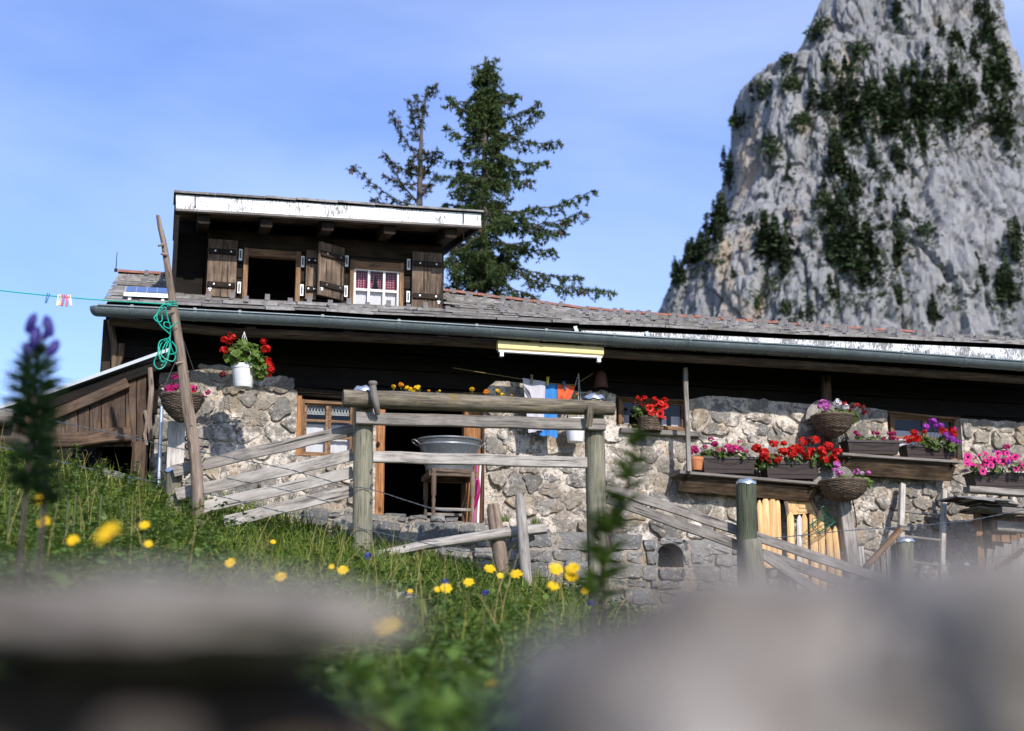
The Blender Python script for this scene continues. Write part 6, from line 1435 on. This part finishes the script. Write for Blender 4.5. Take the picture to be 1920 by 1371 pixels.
P = {k: G(x, y, w) for k, (x, y, w) in dict(a=(1518, 985, .36), b=(1546, 965, .36), c=(1563, 980, .36), d=(1534, 999, .36), e=(1522, 984, .22), f=(1549, 962, .22), g=(1566, 979, .22), h=(1538, 998, .22), top1=(1540, 952, .3), top2=(1555, 954, .3)).items()}
for x, y in ('ab', 'bc', 'cd', 'da', 'ef', 'fg', 'gh', 'he', 'ae', 'bf', 'cg', 'dh'): m.tube([P[x], P[y]], .0045, 5)
for t_ in (.33, .66): m.tube([P['a'].lerp(P['b'], t_), P['d'].lerp(P['c'], t_), P['h'].lerp(P['g'], t_)], .003, 4); m.tube([P['a'].lerp(P['d'], t_), P['b'].lerp(P['c'], t_)], .003, 4)
part('cage', m, 'wire_green', gbk, 60)
m = MB(); m.tube(spl([P['b'], P['top1'], G(1546, 951, .3), P['f']], 4), .0045, 5); m.tube(spl([P['f'], P['top2'], G(1557, 957, .3)], 4), .0045, 5); part('handle', m, 'wire_green', gbk, 60)
m = MB(); m.tube(spl([G(x, y, .2) for x, y in ((1588, 940), (1592, 968), (1601, 985), (1606, 986), (1603, 960), (1598, 935))], 5), .006, 6); o = part('iron_hook', m, 'rust', None, 60); tag(o, 'rusty iron hook hanging under the lower wall basket', 'hook')
ld = thing('wooden_ladder', 'short grey wooden ladder leaning on the right wall', 'ladder', G(1730, 1090, .5))
def lad(x, y): return G(x, y, .10 + (y - 905) * .0026)
m = MB(); m.beam(lad(1686, 1120), lad(1692, 909), .055, .05, (0, 1, 0), 4, .002); part('rail', m, 'wood_bleached', ld); m = MB(); m.beam(lad(1765, 1120), lad(1770, 921), .05, .05, (0, 1, 0), 4, .002); part('rail', m, 'wood_bleached', ld)
for y in (958, 1005, 1052, 1096): m = MB(); m.tube([lad(1689, y), lad(1768, y + 9)], .014, 8); part('rung', m, 'wood_grey', ld, 60)
hr = thing('stair_railing', 'slanting brown plank stair railing beside the ladder', 'railing', G(1660, 1060, .9)); m = MB(); m.beam(G(1622, 1066, .9), G(1692, 988, .9), .07, .045, segs=3); part('handrail', m, 'wood_frame', hr); m = MB(); m.beam(G(1685, 990, .9), G(1702, 992, .9), .07, .05); part('rail_end', m, 'wood_grey', hr)
for k in range(6): x = 1634 + k * 10; p = G(x, 1060 - k * 11.2, .88); m = MB(); m.beam(p - UZ * .7, p, .045, .02, (0, 1, 0), 2); part('slat', m, 'wood_grey', hr)
A, B = post_px('post', 1697, 1012, 1699, 1110, 1.0, .075, 'wood_green', hr); cap_tin(A, .075, hr)

# ================================================================== near rocks
def boulder(name, label, c, r, seed, mat, sub=4, amp=.22, rot=0, group=None, f=1.6):
    import bmesh
    bm = bmesh.new(); bmesh.ops.create_icosphere(bm, subdivisions=sub, radius=1)
    for v in bm.verts:
        p = v.co.copy(); n1 = noise.fractal(p * f + Vector((seed * 7.1, 0, 0)), 1, 2, 4); ce = noise.cell(p * 1.3 + Vector((seed, 0, 0)))
        k = 1 + amp * n1; q = p * k; q.x, q.y, q.z = (math.copysign(abs(t) ** .85, t) for t in q); v.co = Vector((q.x * r[0], q.y * r[1], q.z * r[2]))
    me = bpy.data.meshes.new(name); bm.to_mesh(me); bm.free(); smooth(me, 40); me.materials.append(MA[mat]); o = bpy.data.objects.new(name, me); COL.objects.link(o); o.location = c; o.rotation_euler = (0, 0, rot); tag(o, label, 'rock', group); return o
boulder('near_rock', 'large blurred grey rock filling the lower left corner', at(270, 1165, .56) + Vector((0, 0, .0)), (.092, .07, .0165), 1, 'near_rock', 4, .3)
boulder('near_rock', 'low blurred stone at the bottom edge on the left', at(270, 1436, .50), (.020, .03, .018), 2, 'earth')
boulder('near_rock', 'boulder coloured dark as the shade under the lower left rock', at(250, 1480, .60), (.105, .05, .052), 3, 'undercut_shade')  # added to fill the undercut; its dark colour stands in for shadow
boulder('near_rock', 'large blurred pale rock filling the lower right', at(1560, 1420, .50), (.105, .12, .062), 4, 'near_rock', 4, .34)
boulder('near_rock', 'blurred pale rock rising at the right edge', at(1880, 1330, .44), (.055, .08, .044), 5, 'near_rock', 4, .34)
boulder('near_rock', 'blurred rock end between the grass and the right rock', at(1180, 1440, .62), (.045, .08, .045), 6, 'near_rock', 4, .34)
for k, (px, py, Y, s, lbl) in enumerate(((205, 1088, 3.2, .11, 'grey stone in the grass behind the lower left rock'), (845, 1195, 5.0, .06, 'pale flat stone lying in the middle of the grass'), (1205, 1172, 4.6, .16, 'grey stone at the right end of the grass'), (750, 1118, 8.0, .07, 'small grey stone in the grass below the pole barrier'), (1290, 1200, 5.2, .14, 'low grey stone right of the foreground plant'))):
    p = at(px, py, Y); boulder('field_stone', lbl, Vector((p.x, p.y, min(p.z, ground_z(p.x, p.y) + s * .5))), (s * 1.3, s, s * .62), 20 + k, 'field_rock', 3)

# ================================================================== grass
def build_grass(N=150000):
    px = rng.uniform(-120, 1980, N * 2); Y = np.exp(rng.uniform(np.log(1.1), np.log(12.3), N * 2))
    X = (px - 960) / F * Y * 1.02
    d = (X - FO.x) * NRM.x + (Y - FO.y) * NRM.y
    dens = np.array([noise.noise((x * 1.3, y * 1.3, 9.0)) for x, y in zip(X, Y)])
    keep = (d > TW + .12) & (rng.random(N * 2) < .62 + .7 * dens); X, Y, dens = X[keep][:N], Y[keep][:N], dens[keep][:N]; n = len(X)
    Z = np.array([ground_z(x, y) for x, y in zip(X, Y)])
    hgt = rng.gamma(4.0, .022, n) * (1 + .7 * dens); hgt = np.clip(hgt, .03, .30); hgt *= np.clip(.55 + Y * .06, .5, 1.15); hgt = np.where((X > .45) & (Y > 8.5), hgt * .6, hgt)
    wd = rng.uniform(.0022, .0055, n) * np.clip(.5 + Y * .09, .5, 1.35); a = rng.uniform(0, 6.2832, n); lean = rng.uniform(.08, .75, n) * hgt; la = rng.uniform(0, 6.2832, n)
    sx, sy = np.cos(a) * wd, np.sin(a) * wd; lx, ly = np.cos(la) * lean, np.sin(la) * lean
    v = np.zeros((n, 7, 3))
    for k, (t, wk) in enumerate(((0, 1), (.4, .9), (.75, .6))):
        v[:, 2 * k, 0] = X - sx * wk + lx * t ** 2; v[:, 2 * k, 1] = Y - sy * wk + ly * t ** 2; v[:, 2 * k, 2] = Z - .02 + hgt * t * (1 - .12 * t)
        v[:, 2 * k + 1, 0] = X + sx * wk + lx * t ** 2; v[:, 2 * k + 1, 1] = Y + sy * wk + ly * t ** 2; v[:, 2 * k + 1, 2] = Z - .02 + hgt * t * (1 - .12 * t)
    v[:, 6, 0] = X + lx; v[:, 6, 1] = Y + ly; v[:, 6, 2] = Z + hgt * .86
    idx = (np.arange(n) * 7)[:, None]
    quads = np.concatenate([idx + np.array([0, 1, 3, 2]), idx + np.array([2, 3, 5, 4])]); tris = idx + np.array([4, 5, 6])
    me = bpy.data.meshes.new('meadow_grass'); nv = n * 7; me.vertices.add(nv); me.vertices.foreach_set('co', v.reshape(-1))
    loops = np.concatenate([quads.reshape(-1), tris.reshape(-1)]); me.loops.add(len(loops)); me.loops.foreach_set('vertex_index', loops.astype(np.int32))
    ls = np.concatenate([np.arange(len(quads)) * 4, len(quads) * 4 + np.arange(len(tris)) * 3]); me.polygons.add(len(ls)); me.polygons.foreach_set('loop_start', ls.astype(np.int32)); me.update(calc_edges=True)
    pal = np.array([[.110, .165, .020], [.150, .205, .028], [.075, .125, .016], [.205, .240, .040], [.22, .20, .06], [.26, .21, .10]]); ci = rng.choice(6, n, p=[.29, .30, .22, .12, .05, .02]); c = pal[ci] * rng.uniform(.7, 1.25, (n, 1))
    ca = me.color_attributes.new('Col', 'FLOAT_COLOR', 'POINT'); cc = np.ones((n, 7, 4)); cc[:, :, :3] = c[:, None, :]; ca.data.foreach_set('color', cc.reshape(-1).astype(np.float32))
    me.materials.append(MA['grass_blade']); o = bpy.data.objects.new('meadow_grass', me); COL.objects.link(o); tag(o, 'green meadow grass covering the slope', 'grass', kind='stuff')
build_grass()
def build_herbs():
    m = MB(); rd = random.Random(4)
    for _ in range(8500):
        px = rd.uniform(-80, 1250); Y = math.exp(rd.uniform(math.log(1.8), math.log(11.3))); X = (px - 960) / F * Y
        if (X - FO.x) * NRM.x + (Y - FO.y) * NRM.y < TW + .15: continue
        z = ground_z(X, Y); h = rd.uniform(.05, .22) * (1.3 if px < 420 else .8); b = Vector((X, Y, z)); tp = b + Vector((rd.gauss(0, .03), rd.gauss(0, .03), h))
        for k in range(rd.randint(4, 9)):
            q = b.lerp(tp, rd.uniform(.25, 1)); leaf = Vector((rd.gauss(0, 1), rd.gauss(0, 1), rd.uniform(-.1, .8))).normalized(); s = rd.uniform(.02, .055); sd_ = leaf.cross(UZ)
            if sd_.length < .01: continue
            sd_ = sd_.normalized() * s * .42; m.add([q, q + leaf * s * .5 + sd_, q + leaf * s + UZ * -s * .15, q + leaf * s * .5 - sd_], [(0, 1, 2, 3)])
    o = part('meadow_herbs', m, 'herb', ws=True); tag(o, 'small leafy herbs growing through the grass', 'herbs', kind='stuff')
    m = MB()
    for _ in range(75):
        px = rd.uniform(-60, 1300); Y = math.exp(rd.uniform(math.log(5.5), math.log(11.3))); X = (px - 960) / F * Y
        if (X - FO.x) * NRM.x + (Y - FO.y) * NRM.y < TW + .15: continue
        b = Vector((X, Y, ground_z(X, Y))); h = rd.uniform(.2, .5); l = Vector((rd.gauss(0, .09), rd.gauss(0, .05), 0)); m.tube([b, b + l * .4 + UZ * h * .55, b + l + UZ * h], [.0018, .0016, .001], 3, cap=False)
        for k in range(5): q = b + l + UZ * h * (1 - .03 * k); e = Vector((rd.gauss(0, .012), rd.gauss(0, .012), .012)); m.add([q, q + e + Vector((.002, 0, 0)), q + e * 1.6], [(0, 1, 2)])
    o = part('seed_stalks', m, 'straw', ws=True); tag(o, 'dry straw coloured seed stalks standing in the grass', 'grass', kind='stuff')
build_herbs()
# ================================================================== meadow flowers
def daisy(seed, r=.016, n=52):
    rd = random.Random(seed); m = MB()
    for k in range(n):
        a = k * 2.39996; L = r * math.sqrt((k + 6) / (n + 6)) * rd.uniform(.88, 1.08); up = .55 * (1 - L / r) + rd.uniform(.0, .3); d = Vector((math.cos(a), math.sin(a), up)); s = Vector((-math.sin(a), math.cos(a), 0)) * r * .12; m.add([Vector((0, 0, .002)) - s * .6, Vector((0, 0, .002)) + s * .6, d * L + s, d * L - s], [(0, 1, 2, 3)])
    m.lathe((0, 0, -.010), [(.0015, 0), (r * .3, .003), (r * .34, .010)], 8, mi=1); return m
DAISY = [rawmesh('flower_head', daisy(k), ['yellow_petal', 'stem']) for k in range(3)]
def meadow_flower(px, py, Y, rpx, lbl, grp=None, mesh=None, name='hawkbit', cat='flower'):
    p = at(px, py, Y); b = Vector((p.x + rj(.02), p.y + rj(.02), ground_z(p.x, p.y))); b.z = min(b.z, p.z - .03); t = thing(name, lbl, cat, b, grp, True); s = rpx / F * Y / .016
    inst('flower_head', mesh or rf.choice(DAISY), t, p, (R(56) + rj(.2), rj(.2), rj(.4)), s); m = MB(); m.tube([b, b.lerp(p, .5) + Vector((rj(.012), rj(.012), 0)), p - UZ * .008 * s], .0022, 5); part('stem', m, 'stem', t, ws=True)
MF = 'yellow hawkbit flowers in the meadow'
for a in ((205, 1002, 2.6, 30, 'largest blurred yellow flower at the left'), (78, 937, 4.2, 15, 'yellow flower beside the purple monkshood stems'), (82, 980, 4.4, 14, 'yellow flower below the monkshood'), (137, 1014, 4.2, 13, 'yellow flower left of the largest blurred one'), (271, 986, 5.0, 11, 'yellow flower right of the largest blurred one'), (278, 1021, 5.0, 9, 'small yellow flower just above the left rock'),
          (728, 1178, 2.5, 30, 'blurred pale orange flower right of the left rock'), (931, 1292, 3.6, 24, 'yellow flower lowest in the middle grass'), (875, 1317, 3.2, 18, 'dim yellow flower beside the lowest one'), (918, 1068, 7.5, 12, 'yellow flower left of the leaning stake foot'), (968, 1078, 7.0, 13, 'bright yellow flower between the two stakes'), (879, 1093, 7.0, 11, 'yellow flower below the stake barrier'), (836, 1104, 6.5, 12, 'yellow flower in the middle of the grass with a bud'), (820, 1106, 6.5, 7, 'yellow bud beside a flower in the middle grass'), (769, 1109, 6.5, 6, 'tiny yellow flower left of centre grass'), (1042, 1068, 5.5, 15, 'yellow flower left of the cluster by the right gate post'), (1074, 1068, 5.5, 15, 'upper yellow flower of the cluster by the right gate post'), (1071, 1082, 5.5, 14, 'lower yellow flower of the cluster by the right gate post'), (1037, 1100, 5.5, 12, 'yellow flower under the cluster by the gate post'), (1098, 1108, 5.8, 9, 'yellow flower close to the right gate post foot'), (643, 1070, 6.0, 11, 'yellow flower right of the rock in front of the boards'), (622, 1063, 6.2, 6, 'orange bud in front of the boards'), (527, 1082, 5.0, 12, 'faint yellow flower above the left rock'), (432, 1056, 5.5, 11, 'faint orange flower above the left rock'), (938, 1080, 7.2, 7, 'half-open yellow flower left of the bright one'), (512, 1017, 7.5, 6, 'small orange flower at the foot of the slanting boards')):
    meadow_flower(*a, MF)
BLU = rawmesh('flower_head', floret_head(41, 8, .012, .010), 'blue_flower')
for a in ((834, 1091, 6.0, 6, 'small blue flower left of the stakes'), (910, 1112, 6.0, 6, 'small blue flower in the middle grass'), (1110, 1131, 5.0, 7, 'small blue flower by the gate post foot'), (690, 1043, 6.5, 7, 'purple flower at the foot of the left gate post')): meadow_flower(*a, 'small blue meadow flowers', BLU, 'blue_bellflower')
# ================================================================== foreground plants
def leafy_stem(name, label, px_pts, Y, leaf_len, nleaf, leaf_w, mats, seed, top_bare=.0, prof=None, side=0):
    rd = random.Random(seed); P = spl([at(x, y, Y) for x, y in px_pts], 8); b = P[0].copy(); gz = ground_z(b.x, b.y)
    t = thing(name, label, 'plant', Vector((b.x, b.y, gz)), None, True); P = [Vector((b.x, b.y, gz - .02))] + P; m = MB(); N = len(P); m.tube(P, [.006 * (1 - .75 * i / N) for i in range(N)], 6); part('stem', m, mats[1], t, 60, ws=True)
    m = MB()
    for k in range(nleaf):
        s = rd.uniform(.12, 1 - top_bare); i = min(N - 2, int(s * (N - 1))); q = P[i].lerp(P[i + 1], s * (N - 1) - i); a = rd.random() * 6.283; sc = (prof(s) if prof else 1 - .6 * s); L = leaf_len * sc * rd.uniform(.7, 1.2); d = Vector((math.cos(a), math.sin(a) * .8, rd.uniform(.1, .9))).normalized(); sd_ = d.cross(UZ).normalized() * leaf_w * sc
        for f in range(3):     # deeply cut leaf: three narrow lobes
            d2 = (d + sd_.normalized() * (f - 1) * .38 + Vector((0, 0, rd.uniform(-.15, .1)))).normalized(); L2 = L * (1 if f == 1 else .75); s2 = d2.cross(UZ).normalized() * leaf_w * sc * .5; m.add([q, q + d2 * L2 * .5 + s2, q + d2 * L2 - UZ * L2 * .12, q + d2 * L2 * .5 - s2], [(0, 1, 2, 3)])
    part('leaf', m, mats[0], t, 0, ws=True, kind='stuff'); return t, rd
pr = lambda s: 1.2 if .25 < s < .58 else (1.0 if s <= .25 else max(.25, 1.1 - 3.4 * (s - .58)))
t, rd = leafy_stem('monkshood', 'tall dark monkshood with violet hooded flowers at the left edge', [(45, 960), (52, 880), (62, 780), (66, 700), (72, 640), (77, 605)], 3.4, .085, 230, .010, ('leaf_dark', 'stem_brown'), 3, .20, pr)
hm = MB(); hm.lathe((0, 0, 0), [(.005, -.022), (.009, -.013), (.0105, 0), (.0095, .013), (.005, .022), (.001, .025)], 10, sx=1, sy=1.25); hood = rawmesh('hooded_flower', hm, 'aconite_petal', 60)
for x, y, s in ((58, 607, 1.15), (91, 612, 1.2), (66, 631, 1.1), (50, 661, 1.0), (100, 653, 1.0), (88, 624, .9), (62, 640, .8)):
    p = at(x, y, 3.38); inst('hooded_flower', hood, t, p, (rj(.4), rj(.4), rf.random() * 6), s); q = at(70 + (x - 70) * .25, y + 25, 3.4); m = MB(); m.tube([q, q.lerp(p, .6) + Vector((0, 0, -.004)), p], .002, 4); part('flower_stalk', m, 'stem', t, ws=True)
leafy_stem('monkshood', 'second flowerless dark stem beside the tall monkshood', [(82, 960), (84, 900), (80, 820), (76, 760)], 3.5, .09, 110, .010, ('leaf_dark', 'stem_brown'), 5, 0)
leafy_stem('thistle_stem', 'blurred leafy green stem in front of the right gate post', [(1110, 1165), (1125, 1080), (1150, 990), (1170, 930), (1185, 870), (1196, 820)], 3.0, .088, 115, .017, ('leaf_bright', 'stem_brown'), 8, 0, lambda s: 1.15 - .7 * s)
leafy_stem('thistle_stem', 'short leafy side shoot left of the blurred stem', [(1130, 1060), (1122, 1010), (1118, 960)], 3.05, .07, 36, .013, ('leaf', 'stem_brown'), 9, 0)
for k, (x, yb, yt, Y) in enumerate(((142, 930, 835, 7.5), (190, 930, 872, 7.5), (128, 940, 880, 7.0), (232, 935, 895, 8.5), (20, 930, 850, 6.5))):
    leafy_stem('meadow_nettle', ('tallest upright leafy weed before the dark shed opening', 'leafy weed under the shed crossbeam', 'leafy weed left of the tallest weed', 'small leafy weed near the shed post', 'leafy weed at the far left edge')[k], [(x, yb), (x + 1, (yb + yt) / 2), (x + 2, yt)], Y, .035, 60, .010, ('leaf_bright', 'stem'), 20 + k, 0, lambda s: 1)
for k, (x, y, w, lbl) in enumerate(((630, 985, .52, 'grass tuft on the wall ledge left of the gate post'), (947, 970, .5, 'grass tuft on the ledge right of the doorway'), (1005, 975, .5, 'grass tuft on the ledge below the stone pier'))):
    m = MB(); c = G(x, y + 4, w)
    for _ in range(60): p = c + Vector((rj(.035), rj(.02), -.02)); q = p + Vector((rj(.035), -.01 + rj(.02), rf.uniform(.03, .09))); s = Vector((.0025, 0, 0)); m.add([p - s, p + s, q], [(0, 1, 2)])
    o = part('grass_tuft', m, 'leaf_bright'); tag(o, lbl, 'grass tuft')
m = MB(); rd = random.Random(9)
for _ in range(900):
    px, w = rd.uniform(800, 915), 1.2 + rd.random() * .3; p = G(px, 1085 - 28 * math.exp(-((px - 870) / 30) ** 2) * rd.random() + rd.uniform(-3, 22), w); leaf_add(m, p, Vector((rd.gauss(0, .5), -.6, .7)), .028 * rd.uniform(.5, 1.1), rd, 5)
o = part('nettle_clump', m, 'leaf'); tag(o, 'dark green leafy clump at the foot of the terrace wall', 'plant', kind='stuff')
